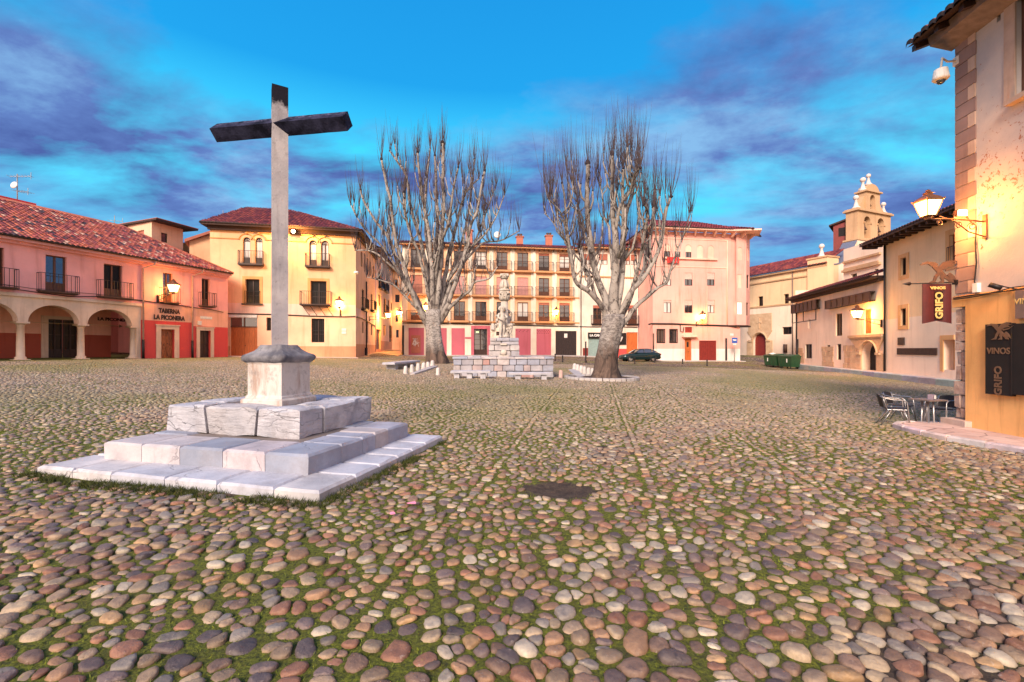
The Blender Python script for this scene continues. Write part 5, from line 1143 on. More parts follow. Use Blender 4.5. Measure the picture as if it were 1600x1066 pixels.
# rough corner stones
random.seed(21)
mb = MB(); z = FF.z(1500, 652); zt__ = zs_1
while z < zt__-.05:
    h = min(random.uniform(.18, .34), zt__-z); n = random.choice((1, 1, 2)); u = 0
    for k in range(n):
        w_ = us_/n; o_ = random.uniform(-.02, .035); j = lambda: random.uniform(-.015, .015)
        P8 = [FF.P(u+.01+j(), z+.012+j(), -.3), FF.P(u+w_-.01+j(), z+.012+j(), -.3), FF.P(u+w_-.01+j(), z+.012+j(), o_+j()), FF.P(u+.01+j(), z+.012+j(), o_+j()), FF.P(u+.01+j(), z+h-.01+j(), -.3), FF.P(u+w_-.01+j(), z+h-.01+j(), -.3), FF.P(u+w_-.01+j(), z+h-.01+j(), o_+j()), FF.P(u+.01+j(), z+h-.01+j(), o_+j())]
        mb.hexa(P8); u += w_
    z += h
cs_ = mb.build('corner_stones', stone('rough_corner_stone', (.40, .24, .19), (.62, .47, .40), (.16, .08, .06), 5, .6, .05), Fh_)
mb = MB(); FF.box(mb, -.02, us_, zF0, FF.z(1500, 652), -.3, .01); mb.build('corner_base_block', simple('dark_base_stone', (.16, .13, .14), .8, var=.25, bump=.01), Fh_)
mb = MB(); FF.box(mb, -.16, us_+.16, zF0, FF.z(1495, 654), -.3, .20); mb.build('plinth_stone', M['paving'], Fh_)
# quoins
uq = FF.u(1526); hq = FF.z(1497, 106)-FF.z(1497, 127); z = FF.z(1497, 84)+hq; kk = 0
while z > zy1+.15:
    zl_ = max(z-hq, zy1+.1)
    mb = MB()
    if kk % 2: FF.box(mb, -.004, uq, zl_+.008, z-.008, -.2, .022)
    else: FF.box(mb, -.004, uq*.62, zl_+.008, z-.008, -.2, .022); mb2 = MB(); FF.box(mb2, uq*.62+.01, uq*.97, zl_+.008, z-.008, -.2, .026); mb2.build('pale_quoin', M['f_quoin2'], Fh_)
    mb.build('quoin', M['f_quoin'], Fh_); z -= hq; kk += 1
w_o = window(Fh_, FF, wn, 'bal', .16, M['wood'], rows=1); mb = MB(); FF.box(mb, wn[0]-.1, wn[1]+.1, wn[2]-.1, wn[2], -.1, .14); mb.build('sill', M['f_quoin2'], Fh_)
mb = MB(); FF.box(mb, wn[0]-.22, wn[0], wn[2], wn[3], -.01, .03); mb.build('window_surround', M['f_quoin2'], Fh_); pane(FF, vt, -.15, Fh_, M['dark'], 'vent')
# eave: boarded soffit, carved rafter ends, tiles
ze_ = W(1428, 62, 9.75).z; ov = .82; sFF = Vector((0, 0, 0)) - FF.n3*3 + Vector((0, 0, 1.15)); sFF.normalize()
palF = [(0.10, 0.035, 0.03), (0.15, 0.05, 0.04), (0.05, 0.025, 0.03), (0.20, 0.08, 0.06)]
tiles(Fh_, FF.P(-.30, ze_, ov), FF.d3, sFF, uF+.4, lambda u: 4.6, 'roof', .21, .34, 4, palF, amp=.055)
mb = MB()
for k in range(int(uF/.62)):
    u = -.3+k*.62; a = FF.P(u, ze_-.02, ov-.12); P3 = a+sFF*1.9
    mb.hexa([a-Vector((0, 0, .13)), a-Vector((0, 0, .13))+FF.d3*.12, P3-Vector((0, 0, .2))+FF.d3*.12, P3-Vector((0, 0, .2)), a, a+FF.d3*.12, P3+FF.d3*.12, P3])
mb.build('rafters', M['wood_dk'], Fh_)
mb = MB(); a = FF.P(-.1, zFt-.05, .0); mb.hexa([FF.P(-.12, zFt-.12, 0), FF.P(uF, zFt-.12, 0), FF.P(uF, zFt+.02, .45), FF.P(-.12, zFt+.02, .45), FF.P(-.12, zFt+.15, 0), FF.P(uF, zFt+.15, 0), FF.P(uF, zFt+.22, .5), FF.P(-.12, zFt+.22, .5)]); mb.build('soffit_board', simple('grey_soffit', (.20, .15, .16), .7, var=.2), Fh_)
# cables, conduit, boxes
fcable(FF, [(1497, 468), (1515, 466), (1535, 463), (1560, 457), (1590, 454), (1615, 450)], Fh_, .012, off=.09); fcable(FF, [(1495, 466), (1520, 462), (1550, 458.5), (1590, 449), (1615, 446)], Fh_, .012, off=.07)
fcable(FF, [(1529, 352), (1527, 380), (1529, 410), (1526, 440), (1529, 452)], Fh_, .014, off=.04)
mb = MB(); r = FF.rect(1525.5, 1533, 442.5, 457); FF.box(mb, r[0], r[1], r[2], r[3], .0, .08); mb.build('junction_box', M['white'], Fh_)
mb = MB(); p = FF.P(FF.u(1583), FF.z(1583, 447), .2); mb.tube([p+FF.n3*.12-FF.d3*.12+Vector((0, 0, .05)), p-Vector((0, 0, .04))], .05, 8); mb.tube([p, FF.P(FF.u(1592), FF.z(1592, 452), .05)], .012, 5); mb.build('spotlight', M['iron'], Fh_)
# dark menu boards
def board(x0, x1, yt, yb, label, first):
    r = FF.rect(x0, x1, yt, yb); root = thing('wall_board', label, 'sign', FF.P((r[0]+r[1])/2, r[2], .07)); mb = MB(); FF.box(mb, r[0], r[1], r[2], r[3], .065, .14); pn = mb.build('panel', M['board'], root)
    mb = MB()
    for q in ((r[0]-.012, r[0], r[2], r[3]), (r[1], r[1]+.012, r[2], r[3])): FF.box(mb, q[0], q[1], q[2], q[3], .065, .15)
    mb.build('frame', M['iron'], root); return r, root
r, bo = board(1553, 1592.5, 506, 617.5, 'tall dark wall board reading VINOS GRIFO on the golden wall', 1)
GRIF = [[(-.50, .30), (-.30, .38), (-.05, .34), (.02, .26), (-.18, .22), (-.28, .30), (-.50, .27)], [(-.10, .28), (.10, .18), (.16, .05), (.28, -.10), (.40, -.22), (.30, -.24), (.12, -.10), (.02, -.02), (-.08, .10), (-.16, .2)],
        [(.02, .20), (.14, .34), (.36, .40), (.58, .38), (.42, .32), (.60, .30), (.40, .26), (.50, .2), (.28, .18), (.16, .10)], [(.0, .06), (-.10, -.08), (-.14, -.22), (-.30, -.30), (-.08, -.29), (-.02, -.14), (.08, -.02)],
        [(.10, .0), (.06, -.14), (.10, -.22), (.0, -.30), (.18, -.30), (.17, -.16), (.20, -.06)], [(.26, -.06), (.34, -.16), (.30, -.28), (.46, -.30), (.42, -.18), (.56, -.28), (.46, -.08), (.34, .02)], [(.2, .12), (.45, .15), (.66, .26), (.46, .11), (.22, .06)]]
def griffin(P, s, xd, mat, parent, th=.02, name='emblem'):
    mb = MB(); xd = Vector(xd).normalized(); yn = xd.cross(Vector((0, 0, 1)))
    for k, pl in enumerate(GRIF): mb.prism([Vector(P)+xd*(a*s)+Vector((0, 0, b*s))+yn*(k*.001) for a, b in pl], yn*th)
    return mb.build(name, mat, parent)
wB = r[1]-r[0]; hB = r[3]-r[2]; cB = (r[0]+r[1])/2
griffin(FF.P(cB, r[3]-hB*.12, .142), wB*.95, FF.d3, M['dgold'], bo, .008)
lettering('VINOS', wB*.34, FF.P(cB, r[3]-hB*.385, .145), FF.d3, up_, M['dgold'], bo, extr=.004, bold=.004, sx=.95)
lettering('GRIFO', wB*.40, FF.P(cB, r[2]+hB*.20, .145), up_, -FF.d3, M['dgold'], bo, extr=.004, bold=.006)
r, bo2 = board(1594.5, 1634, 505, 618.5, 'second dark wall board cut by the right edge of the view', 2)
r = FF.rect(1597, 1632, 452, 497); bo3 = thing('wall_board', 'small brown sign high on the golden wall at the right edge', 'sign', FF.P(r[0], r[2], .07)); mb = MB(); FF.box(mb, r[0], r[1], r[2], r[3], .065, .12); mb.build('panel', M['pipe'], bo3)
lettering('VINOS', .16, FF.P((r[0]+r[1])/2+.02, (r[2]+r[3])/2+.05, .125), FF.d3, up_, M['gold'], bo3, extr=.004)

# ------------------------------------------------------------------ big corner lantern, floodlight, camera dome, hanging banner
uLm = FF.u(1541); zLm = FF.z(1541, 350); outL = 1.05
pl = W(1450, 338, 8.86); tip = Vector((pl.x, pl.y, pl.z)); basew = FF.P(uLm, tip.z-.1, 0)
lan = thing('corner_lantern', 'large lit four sided lantern on a scrolled iron bracket at the near corner house', 'street lamp', basew)
mb = MB(); mb.tube([basew, basew.lerp(tip, .5)+Vector((0, 0, -.0)), tip-Vector((0, 0, .06))], .018, 7); mb.box(basew+FF.n3*.02-Vector((0, 0, .1)), (.05, .08, .5))
a = basew-Vector((0, 0, .32)); mb.tube([a, a.lerp(tip, .3)-Vector((0, 0, .02)), a.lerp(tip, .55)+Vector((0, 0, .1)), a.lerp(tip, .8)+Vector((0, 0, .08))], .014, 6)
for f_, rr in ((.25, .085), (.48, .075), (.80, .06)):
    c = basew.lerp(tip, f_)-Vector((0, 0, .10+rr*.3)); mb.tube([c+FF.n3*(rr*math.cos(t)*(1-t/14))+Vector((0, 0, rr*math.sin(t)*(1-t/14))) for t in np.linspace(0, 8.5, 18)], .011, 6)
mb.build('bracket', M['copper'], lan); lantern_mesh(tip, .62, lan)
pointlight(tip+Vector((0, 0, .2))-FF.n3*.32, 34, lan, (1.0, .36, .05), .12); pointlight(tip+Vector((0, 0, .2))+FF.n3*.32, 36, lan, (1.0, .40, .08), .12)
fp = FF.P(FF.u(1522), FF.z(1522, 352), .0); fc = W(1504, 333, 9.0)
fl_ = thing('floodlight', 'small lit box floodlight beside the large lantern on the corner', 'floodlight', fp)
mb = MB(); mb.tube([fp, fc], .015, 5); mb.box(fc+Vector((0, .05, 0)), (.20, .10, .14)); mb.build('housing', M['copper'], fl_); mb = MB(); mb.box(fc+Vector((-.01, -.012, 0)), (.17, .03, .11)); mb.build('lamp_glass', M['lamphot'], fl_)
pointlight(fc+Vector((-.05, -.25, 0)), 30, fl_, (1.0, .34, .04), .08); pointlight(fc+Vector((-.02, .25, -.25)), 80, fl_, r=.08)
dc = W(1470, 121, 9.45); cb = FF.P(.03, FF.z(1495, 96), 0); dm = thing('dome_camera', 'white dome security camera hanging from a curved arm at the top corner', 'security camera', cb)
mb = MB(); mb.tube([cb, cb+FF.n3*.2, Vector((dc.x+.03, dc.y, cb.z-.02)), Vector((dc.x, dc.y, dc.z+.20))], .022, 7); mb.box(cb, (.08, .14, .18)); mb.build('arm', M['curtain'], dm)
mb = MB(); mb.lathe([(.06, .20), (.12, .17), (.145, .0), (.155, -.03), (.12, -.07)], dc, 18); mb.build('housing', M['curtain'], dm); mb = MB(); mb.ball(dc-Vector((0, 0, .07)), .085, 10); mb.build('dome', M['glass'], dm)
pz = FF.z(1496, 441); pw = FF.P(.03, pz, .0); pt_ = pw+FF.n3*.98; pt_.z = pz-.02
bn_ = thing('hanging_banner_sign', 'maroon hanging banner reading VINOS GRIFO under an iron griffin on a spear pole', 'sign', pw)
mb = MB(); mb.tube([pw, pt_], .014, 7); mb.tube([pt_+FF.n3*.0, pt_+FF.n3*.16], [.045, .002], 6); mb.box(pw+FF.n3*.02, (.1, .1, .1)); mb.build('pole', M['iron'], bn_)
xl, xr = -.02, 0
fA = (1445, 1488); ta = lambda x: (1496-x)/(1496-1427)*.98
u0b, u1b = ta(1445.5), ta(1487.5); dep = FF.d3
zb0 = pz-.03; zb1 = pz-.93
P5 = [pw+FF.n3*u0b, pw+FF.n3*u1b]
mb = MB(); A_, B_ = P5; nB = 10
for k in range(nB):
    f0, f1 = k/nB, (k+1)/nB; w0 = .012*math.sin(f0*9); w1 = .012*math.sin(f1*9); za_ = abs(f0-.5)*-.13+.0; zb_ = abs(f1-.5)*-.13
    a0 = A_.lerp(B_, f0)+dep*w0; a1 = A_.lerp(B_, f1)+dep*w1
    mb.hexa([Vector((a0.x, a0.y, zb1+.065+za_)), Vector((a1.x, a1.y, zb1+.065+zb_)), Vector((a1.x, a1.y, zb1+.065+zb_))-dep*.012, Vector((a0.x, a0.y, zb1+.065+za_))-dep*.012, Vector((a0.x, a0.y, zb0)), Vector((a1.x, a1.y, zb0)), Vector((a1.x, a1.y, zb0))-dep*.012, Vector((a0.x, a0.y, zb0))-dep*.012])
mb.build('banner', M['banner'], bn_)
cbn = (A_+B_)/2+dep*.03; xb = -FF.n3
lettering('VINOS', .085, Vector((cbn.x, cbn.y, pz-.13)), xb, up_, M['gold'], bn_, extr=.004, bold=.004, sx=1.25)
mb = MB(); p = Vector((cbn.x, cbn.y, pz-.52))+xb*.03-dep*.014; mb.box(p, (.155, .012, .64), math.atan2(xb.y, xb.x)); mb.build('name_panel', M['board'], bn_)
lettering('GRIFO', .21, Vector((cbn.x, cbn.y, pz-.52))+xb*.03, up_, -xb, M['gold'], bn_, extr=.004, bold=.007)
griffin(cbn+Vector((0, 0, pz+.20-cbn.z))-dep*.02, .72, xb, M['rust'], bn_, .02, 'griffin')

# ------------------------------------------------------------------ lamps on the facades
wall_lamp(FA, 256, 452, 'lit lantern on a long bracket above the tavern lettering', 200, 1.0, .95, bx=246)
wall_lamp(FB, 532, 476, 'lit lantern low on the right part of the ochre house front', 260, 1.0, .55)
wall_lamp(FBs, 590, 493, 'lit lantern on the ochre house side wall at the alley mouth', 1300, 1.0, 1.1, bx=577)
wall_lamp(FG, 615, 489, 'small lit lantern far up the alley', 1500, .9, .9)
wall_lamp(FC, 666, 482, 'lit lantern on the cream building partly behind the left tree', 260, 1.05, .7)
wall_lamp(FC, 867, 489, 'lit lantern between two first floor balconies of the cream building', 260, 1.05, .6)
wall_lamp(FD, 1092, 496, 'lit lantern above the door of the rose apartment block', 280, 1.05, .7, bx=1088)
wall_lamp(FE2, 1362, 491, 'lit lantern on a scroll bracket above the convent doorway', 360, 1.05, .9, bx=1378)
pf = FB.P(FB.u(463), FB.z(463, 366), .0); fl2 = thing('roof_floodlight', 'very bright floodlight under the ochre house eave beside the stone cross', 'floodlight', pf)
mb = MB(); mb.box(pf+FB.n3*.75, (.3, .2, .22)); mb.tube([pf+FB.n3*.75, pf], .03, 6); mb.build('housing', M['iron'], fl2); mb = MB(); mb.ball(pf+FB.n3*.90, .13, 8); mb.build('lamp_glass', emis('flood_glass', (1, .72, .3), 60.0), fl2); pointlight(pf+FB.n3*1.1, 900, fl2, r=.1)
# small cameras and boxes on the ochre house corner
p = FB.P(LB-.03, FB.z(553, 427), .0); cm = thing('wall_camera', 'small white camera on the corner of the ochre house', 'security camera', p); mb = MB(); mb.tube([p, p+FB.n3*.3], .03, 5); mb.ball(p+FB.n3*.35+FB.d3*.1, .17, 8, 1.3, 1, .8); mb.build('housing', M['white'], cm)
# ================================================================== STONE CROSS
z0 = .05
def onplane(x, y, z): Yu = (CAMZ-z)*665/(y-HOR); return Vector(((x-800)/665*Yu, Yu*K, z))
e1 = Vector((-.968, .25, 0)).normalized(); e2 = Vector((.25, .968, 0)).normalized()
c0 = onplane(500, 786.8, z0); 
Xr = thing('stone_cross', 'tall stone cross with a dark crossbar on three tiers of pale steps', 'cross', c0+e1*1.95+e2*1.45)
tz = [.05, .170, .395, .775]
crn = [c0, onplane(482.0, 711.6, tz[2]), onplane(467, 641, tz[3])]
dims = [(4.05, 3.08), (3.14, 2.38), (2.34, 1.80)]
cent = c0+e1*dims[0][0]/2+e2*dims[0][1]/2
random.seed(14)
def ragged(mb, P, a, b, z0_, z1_, j, sub=None):
    """stone block with slightly worn, uneven edges: P corner, a and b edge vectors"""
    na, nb = 5, 3; g = {}
    top = []; cols_ = [(i, k) for i in range(na+1) for k in range(nb+1)]
    vs = []; idx = {}
    for lev, zz in ((0, z0_), (1, z1_-.028), (2, z1_)):
        ins = .030 if lev == 2 else 0
        for i in range(na+1):
            for k in range(nb+1):
                p = P + a*(i/na) + b*(k/nb); edge = i in (0, na) or k in (0, nb)
                if lev == 2:
                    if i == 0: p += a.normalized()*ins
                    if i == na: p -= a.normalized()*ins
                    if k == 0: p += b.normalized()*ins
                    if k == nb: p -= b.normalized()*ins
                nn = mnoise.noise_vector(Vector((p.x*3, p.y*3, zz*4+lev)))*j
                if lev == 0 and not edge: nn = Vector((0, 0, 0))
                idx[(lev, i, k)] = len(vs); vs.append(Vector((p.x, p.y, zz))+Vector((nn.x, nn.y, nn.z*.6)))
    fs = []
    for i in range(na):
        for k in range(nb): fs.append((idx[2, i, k], idx[2, i+1, k], idx[2, i+1, k+1], idx[2, i, k+1]))
    for lev in (0, 1):
        for i in range(na):
            for k in (0, nb): fs.append((idx[lev, i, k], idx[lev, i+1, k], idx[lev+1, i+1, k], idx[lev+1, i, k]))
        for k in range(nb):
            for i in (0, na): fs.append((idx[lev, i, k], idx[lev, i, k+1], idx[lev+1, i, k+1], idx[lev+1, i, k]))
    mb.add(vs, fs)
pals = [[(.56, .57, .64), (.52, .53, .60), (.60, .58, .60)], [(.52, .46, .49), (.28, .31, .40), (.50, .46, .48), (.31, .34, .43), (.37, .39, .48)], [(.60, .60, .66), (.55, .54, .58)]]
def tier(corner, la, lb, z0_, z1_, nfront, nside, pal, j, gap, dep):
    mb = MB(); fr = np.cumsum([0]+[random.uniform(.8, 1.25) for _ in range(nfront)]); fr = fr/fr[-1]
    for side in (0, 1):
        base = corner if side == 0 else corner+e2*(lb-dep)
        for i in range(nfront):
            a0, a1 = fr[i]*la, fr[i+1]*la; c = random.choice(pal); f = random.uniform(.9, 1.06); mb.tc = tuple(q*f for q in c)
            ragged(mb, base+e1*(a0+gap/2), e1*(a1-a0-gap), e2*dep, z0_, z1_+random.uniform(-.006, .006), j)
    sd_ = np.cumsum([0]+[random.uniform(.8, 1.25) for _ in range(nside)]); sd_ = sd_/sd_[-1]*(lb-2*dep)+dep
    for side in (0, 1):
        base = corner if side == 0 else corner+e1*(la-dep)
        for i in range(nside):
            c = random.choice(pal); f = random.uniform(.9, 1.06); mb.tc = tuple(q*f for q in c)
            ragged(mb, base+e2*(sd_[i]+gap/2), e1*dep, e2*(sd_[i+1]-sd_[i]-gap), z0_, z1_+random.uniform(-.006, .006), j)
    mb.tc = (.20, .16, .14); P = corner+e1*(dep*.8)+e2*(dep*.8); a, b = e1*(la-1.6*dep), e2*(lb-1.6*dep); q = [P, P+a, P+a+b, P+b]
    mb.hexa([Vector((p.x, p.y, z0_)) for p in q]+[Vector((p.x, p.y, z1_-.02)) for p in q])
    return mb
M['steps_old'] = attrmat('old_step_blocks', 'tint', .8, 7, .3, .05)
def stepmat(name, strata):
    a = NT(name); at_ = a.n('ShaderNodeAttribute'); at_.attribute_name = 'tint'
    n = a.noise(2.2, 8, .65); c = a.mix(a.ramp(n, [(.32, 0), (.68, 1)]), a.mix(1.0, at_.outputs[0], (.74, .74, .76), 'MULTIPLY'), a.mix(1.0, at_.outputs[0], (1.12, 1.08, 1.05), 'MULTIPLY'))
    mp_ = a.n('ShaderNodeMapping'); mp_.inputs['Scale'].default_value = (1.0, 1.0, 3.4) if strata else (.8, .8, .8); wn_ = a.n('ShaderNodeTexNoise'); a.l(a.pos, wn_.inputs[0]); wn_.inputs['Scale'].default_value = 3.0; wn_.inputs['Detail'].default_value = 6
    ad_ = a.n('ShaderNodeVectorMath', operation='MULTIPLY_ADD'); a.l(wn_.outputs['Color'], ad_.inputs[0]); ad_.inputs[1].default_value = (.55, .55, .22); a.l(a.pos, ad_.inputs[2]); a.l(ad_.outputs[0], mp_.inputs[0])
    vo_ = a.n('ShaderNodeTexVoronoi'); vo_.feature = 'DISTANCE_TO_EDGE'; a.l(mp_.outputs[0], vo_.inputs[0]); vo_.inputs['Scale'].default_value = 2.3 if strata else 1.1
    gate = a.ramp(a.noise(2.0, 4, .6), [(.42, 0), (.55, 1)]); line = a.math('MULTIPLY', a.ramp(vo_.outputs['Distance'], [(0.0, 1), (.022 if strata else .006, 0)]), gate); cr = a.noise(9, 8, .7)
    c = a.mix(a.math('MULTIPLY', a.math('MULTIPLY', line, a.ramp(a.noise(7, 5, .7), [(.35, .15), (.6, 1)])), .8 if strata else .35), c, (.10, .08, .08))
    d = a.noise(1.7, 8, .75); c = a.mix(a.math('MULTIPLY', a.ramp(d, [(.48, 0), (.68, 1)]), .6), c, (.24, .21, .22))
    sp_ = a.noise(40, 3, .6); c = a.mix(a.math('MULTIPLY', a.ramp(sp_, [(.6, 0), (.75, 1)]), .35), c, (.22, .20, .21))
    a.col(c); a.rough(.72); a.bump(a.math('SUBTRACT', a.math('ADD', a.math('MULTIPLY', a.noise(4, 10, .75, stretch=(.6, .6, 3.5) if strata else (1, 1, 1)), 2.2), cr) if strata else a.math('ADD', cr, a.math('MULTIPLY', sp_, .25)), a.math('MULTIPLY', line, 1.2)), .035 if strata else .012, .8); return a.m
sm0, sm1 = stepmat('step_limestone', False), stepmat('cracked_limestone', True)
tier(crn[0], *dims[0], -.15, tz[1], 6, 4, pals[0], .012, .010, .62).build('bottom_step', sm0, Xr)
tier(crn[1], *dims[1], tz[1]-.01, tz[2], 5, 3, pals[1], .008, .008, .62).build('middle_step', sm0, Xr)
tier(crn[2], *dims[2], tz[2]-.01, tz[3], 3, 1, pals[2], .05, .045, .52).build('top_step', sm1, Xr)
mb = MB(); mb.hexa([Vector((p.x, p.y, z)) for z in (tz[2], tz[3]-.03) for p in (crn[2]+e1*.06+e2*.06, crn[2]+e1*(dims[2][0]-.06)+e2*.06, crn[2]+e1*(dims[2][0]-.06)+e2*(dims[2][1]-.06), crn[2]+e1*.06+e2*(dims[2][1]-.06))]); mb.build('mortar', simple('old_mortar', (.16, .12, .11), .95, var=.3, bump=.01), Xr)
pc = Vector((-3.667, 6.72*K, 0)); fa, fb = e1, e2
def sq(mb, prof, c=pc):
    n = 4; vs = []
    for r_, z in prof:
        for s1, s2 in ((-1, -1), (1, -1), (1, 1), (-1, 1)): vs.append(c+e1*(s1*r_)+e2*(s2*r_)+Vector((0, 0, z)))
    fs = [(i*4+k, i*4+(k+1) % 4, (i+1)*4+(k+1) % 4, (i+1)*4+k) for i in range(len(prof)-1) for k in range(4)]
    fs += [(3, 2, 1, 0), tuple(len(prof)*4-4+k for k in range(4))]; mb.add(vs, fs)
def pedmat():
    a = NT('pedestal_stone'); n = a.noise(2.5, 6, .6); c = a.mix(a.ramp(n, [(.3, 0), (.7, 1)]), (.50, .46, .44), (.64, .58, .54))
    st_ = a.noise(2.6, 7, .7, stretch=(1.6, 1.6, .35)); c = a.mix(a.math('MULTIPLY', a.ramp(st_, [(.50, 0), (.66, 1)]), .7), c, (.27, .14, .085))
    g_ = a.noise(5, 8, .7); c = a.mix(a.math('MULTIPLY', a.ramp(g_, [(.52, 0), (.64, 1)]), .55), c, (.17, .15, .15)); a.col(c); a.rough(.85); a.bump(g_, .01, .6); return a.m
M['ped'] = pedmat()
M['cap'] = stone('blackened_cap_stone', (.11, .105, .125), (.36, .34, .36), (.02, .02, .025), 3.5, .9, .04)
PS = .80
mb = MB(); sq(mb, [(r_*PS, z_) for r_, z_ in [(.47, tz[3]-.03), (.47, tz[3]+.055), (.445, tz[3]+.075), (.42, tz[3]+.08), (.41, tz[3]+.11), (.385, tz[3]+.13), (.385, 1.375), (.40, 1.385), (.40, 1.40)]]); mb.build('pedestal', M['ped'], Xr)
mb = MB()
prof = [(.40, 1.395), (.43, 1.41), (.455, 1.425), (.475, 1.45), (.475, 1.485), (.45, 1.515), (.38, 1.545), (.32, 1.575), (.275, 1.61), (.255, 1.645), (.24, 1.662), (.235, 1.668)]
for i in range(len(prof)-1):      # finely divided so the worn outline can wobble
    pass
n = 10; vs = []; prof = [(max(r_*PS*.98, .165), z_) for r_, z_ in prof]
for r_, z in prof:
    for s in range(4):
        cs4 = [(-1, -1), (1, -1), (1, 1), (-1, 1)]; p, q = cs4[s], cs4[(s+1) % 4]
        for t in range(n):
            f = t/n; v = pc+e1*((p[0]*(1-f)+q[0]*f)*r_)+e2*((p[1]*(1-f)+q[1]*f)*r_)+Vector((0, 0, z)); v += mnoise.noise_vector(v*7)*.014; vs.append(v)
m_ = 4*n; fs = [(i*m_+k, i*m_+(k+1) % m_, (i+1)*m_+(k+1) % m_, (i+1)*m_+k) for i in range(len(prof)-1) for k in range(m_)]+[tuple(range(m_-1, -1, -1)), tuple((len(prof)-1)*m_+k for k in range(m_))]
mb.sm = True; mb.add(vs, fs); mb.build('cap', M['cap'], Xr)
# shaft and crossbar are square beams set on edge
def crossmat():
    a = NT('cross_stone'); s = a.n('ShaderNodeSeparateXYZ'); a.l(a.pos, s.inputs[0])
    n = a.noise(2.0, 7, .6); c = a.mix(a.ramp(n, [(.3, 0), (.7, 1)]), (.26, .24, .27), (.44, .40, .41))
    lo = a.noise(6, 7, .7); hh = a.math('ADD', s.outputs[2], a.math('MULTIPLY', a.math('SUBTRACT', lo, .5), .55))
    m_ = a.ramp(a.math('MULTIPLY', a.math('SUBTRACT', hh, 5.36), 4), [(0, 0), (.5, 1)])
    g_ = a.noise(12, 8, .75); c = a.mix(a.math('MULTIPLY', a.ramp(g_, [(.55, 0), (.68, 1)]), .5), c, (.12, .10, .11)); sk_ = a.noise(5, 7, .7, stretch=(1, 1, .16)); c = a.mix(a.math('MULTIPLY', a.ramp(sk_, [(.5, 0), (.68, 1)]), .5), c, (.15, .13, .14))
    c = a.mix(m_, c, (.008, .007, .014)); a.p.inputs['Specular IOR Level'].default_value = .2; a.col(c); a.rough(.85); a.bump(g_, .012, .7); return a.m
def armmat():
    a = NT('shade_toned_beam_stone'); s = a.n('ShaderNodeSeparateXYZ'); a.l(a.pos, s.inputs[0])  # shade of the underside and the lit top strip are put into the colour
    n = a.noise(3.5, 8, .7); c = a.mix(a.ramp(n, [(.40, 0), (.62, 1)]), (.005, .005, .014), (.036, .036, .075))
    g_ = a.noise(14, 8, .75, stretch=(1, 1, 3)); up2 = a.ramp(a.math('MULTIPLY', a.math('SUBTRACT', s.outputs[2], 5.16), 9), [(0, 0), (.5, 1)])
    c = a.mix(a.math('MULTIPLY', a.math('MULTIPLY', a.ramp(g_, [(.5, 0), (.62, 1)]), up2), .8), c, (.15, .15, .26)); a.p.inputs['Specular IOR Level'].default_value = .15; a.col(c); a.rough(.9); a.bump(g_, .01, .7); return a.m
sc_ = Vector((pc.x-.0, pc.y, 0)); d1 = (e1+e2).normalized(); d2 = (e1-e2).normalized()
def beam(mb, c, ax, u, v, s, l0, l1, nseg=14, j=.004):
    vs = []
    for i in range(nseg+1):
        b = c+ax*(l0+(l1-l0)*i/nseg)
        for a_, b_ in ((-1, -1), (1, -1), (1, 1), (-1, 1)):
            q = b+u*(a_*s/2)+v*(b_*s/2); q += mnoise.noise_vector(q*4)*j; vs.append(q)
    fs = [(i*4+k, i*4+(k+1) % 4, (i+1)*4+(k+1) % 4, (i+1)*4+k) for i in range(nseg) for k in range(4)]+[(3, 2, 1, 0), tuple(nseg*4+k for k in range(4))]; mb.add(vs, fs)
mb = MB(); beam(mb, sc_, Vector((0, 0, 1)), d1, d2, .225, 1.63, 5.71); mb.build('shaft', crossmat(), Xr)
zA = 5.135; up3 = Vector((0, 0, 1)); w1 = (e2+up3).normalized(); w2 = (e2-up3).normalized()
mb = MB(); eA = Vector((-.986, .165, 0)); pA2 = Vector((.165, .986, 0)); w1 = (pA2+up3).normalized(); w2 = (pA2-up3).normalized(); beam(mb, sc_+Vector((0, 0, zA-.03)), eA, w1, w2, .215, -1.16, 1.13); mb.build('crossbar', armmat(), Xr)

# ================================================================== FOUNTAIN
fb0, fY = gp(786, 590); zf = fb0.z-.02
Fo = thing('fountain', 'stone fountain with a wide block basin wall, stepped pedestal, cherub figures and a column', 'fountain', (fb0.x, fb0.y, zf))
px2m = fY/665; fx = lambda x: (x-800)*px2m
def blocks(mb, x0, x1, y, dep, z0_, z1_, rows_, pal, wmin, wmax, gap=.032, j=.015):
    hz_ = (z1_-z0_)/rows_
    for r_ in range(rows_):
        x = x0-random.uniform(0, wmin) if r_ % 2 else x0
        while x < x1-.02:
            w_ = random.uniform(wmin, wmax); a = max(x, x0); b = min(x+w_, x1)
            if x1-b < wmin*.4: b = x1
            if b-a > .05:
                c = random.choice(pal); f = random.uniform(.9, 1.08); mb.tc = tuple(q*f for q in c)
                ragged(mb, Vector((a+gap/2, y-random.uniform(0, .02), 0)), Vector((b-a-gap, 0, 0)), Vector((0, dep, 0)), z0_+r_*hz_+gap/2, z0_+(r_+1)*hz_-gap/2, j)
            x = b if b >= x1 else x+w_
palW = [(.33, .35, .44), (.42, .40, .44), (.46, .36, .36), (.52, .46, .46), (.34, .33, .38), (.46, .26, .24)]
random.seed(8)
zwl = W(786, 557.5, fY+.4).z; X0, X1 = fx(706.5), fx(866)
mb = MB(); yf = fb0.y+.35; blocks(mb, X0, X1, yf, .34, zf, zwl-.10, 3, palW, .32, .60)
mb.tc = (.54, .52, .56)
x = X0-.04
while x < X1: w_ = min(random.uniform(.6, .9), X1+.04-x); mb.tc = random.choice(palW[:4]); ragged(mb, Vector((x+.01, yf-.05, 0)), Vector((w_-.02, 0, 0)), Vector((0, .44, 0)), zwl-.10, zwl, .008); x += w_
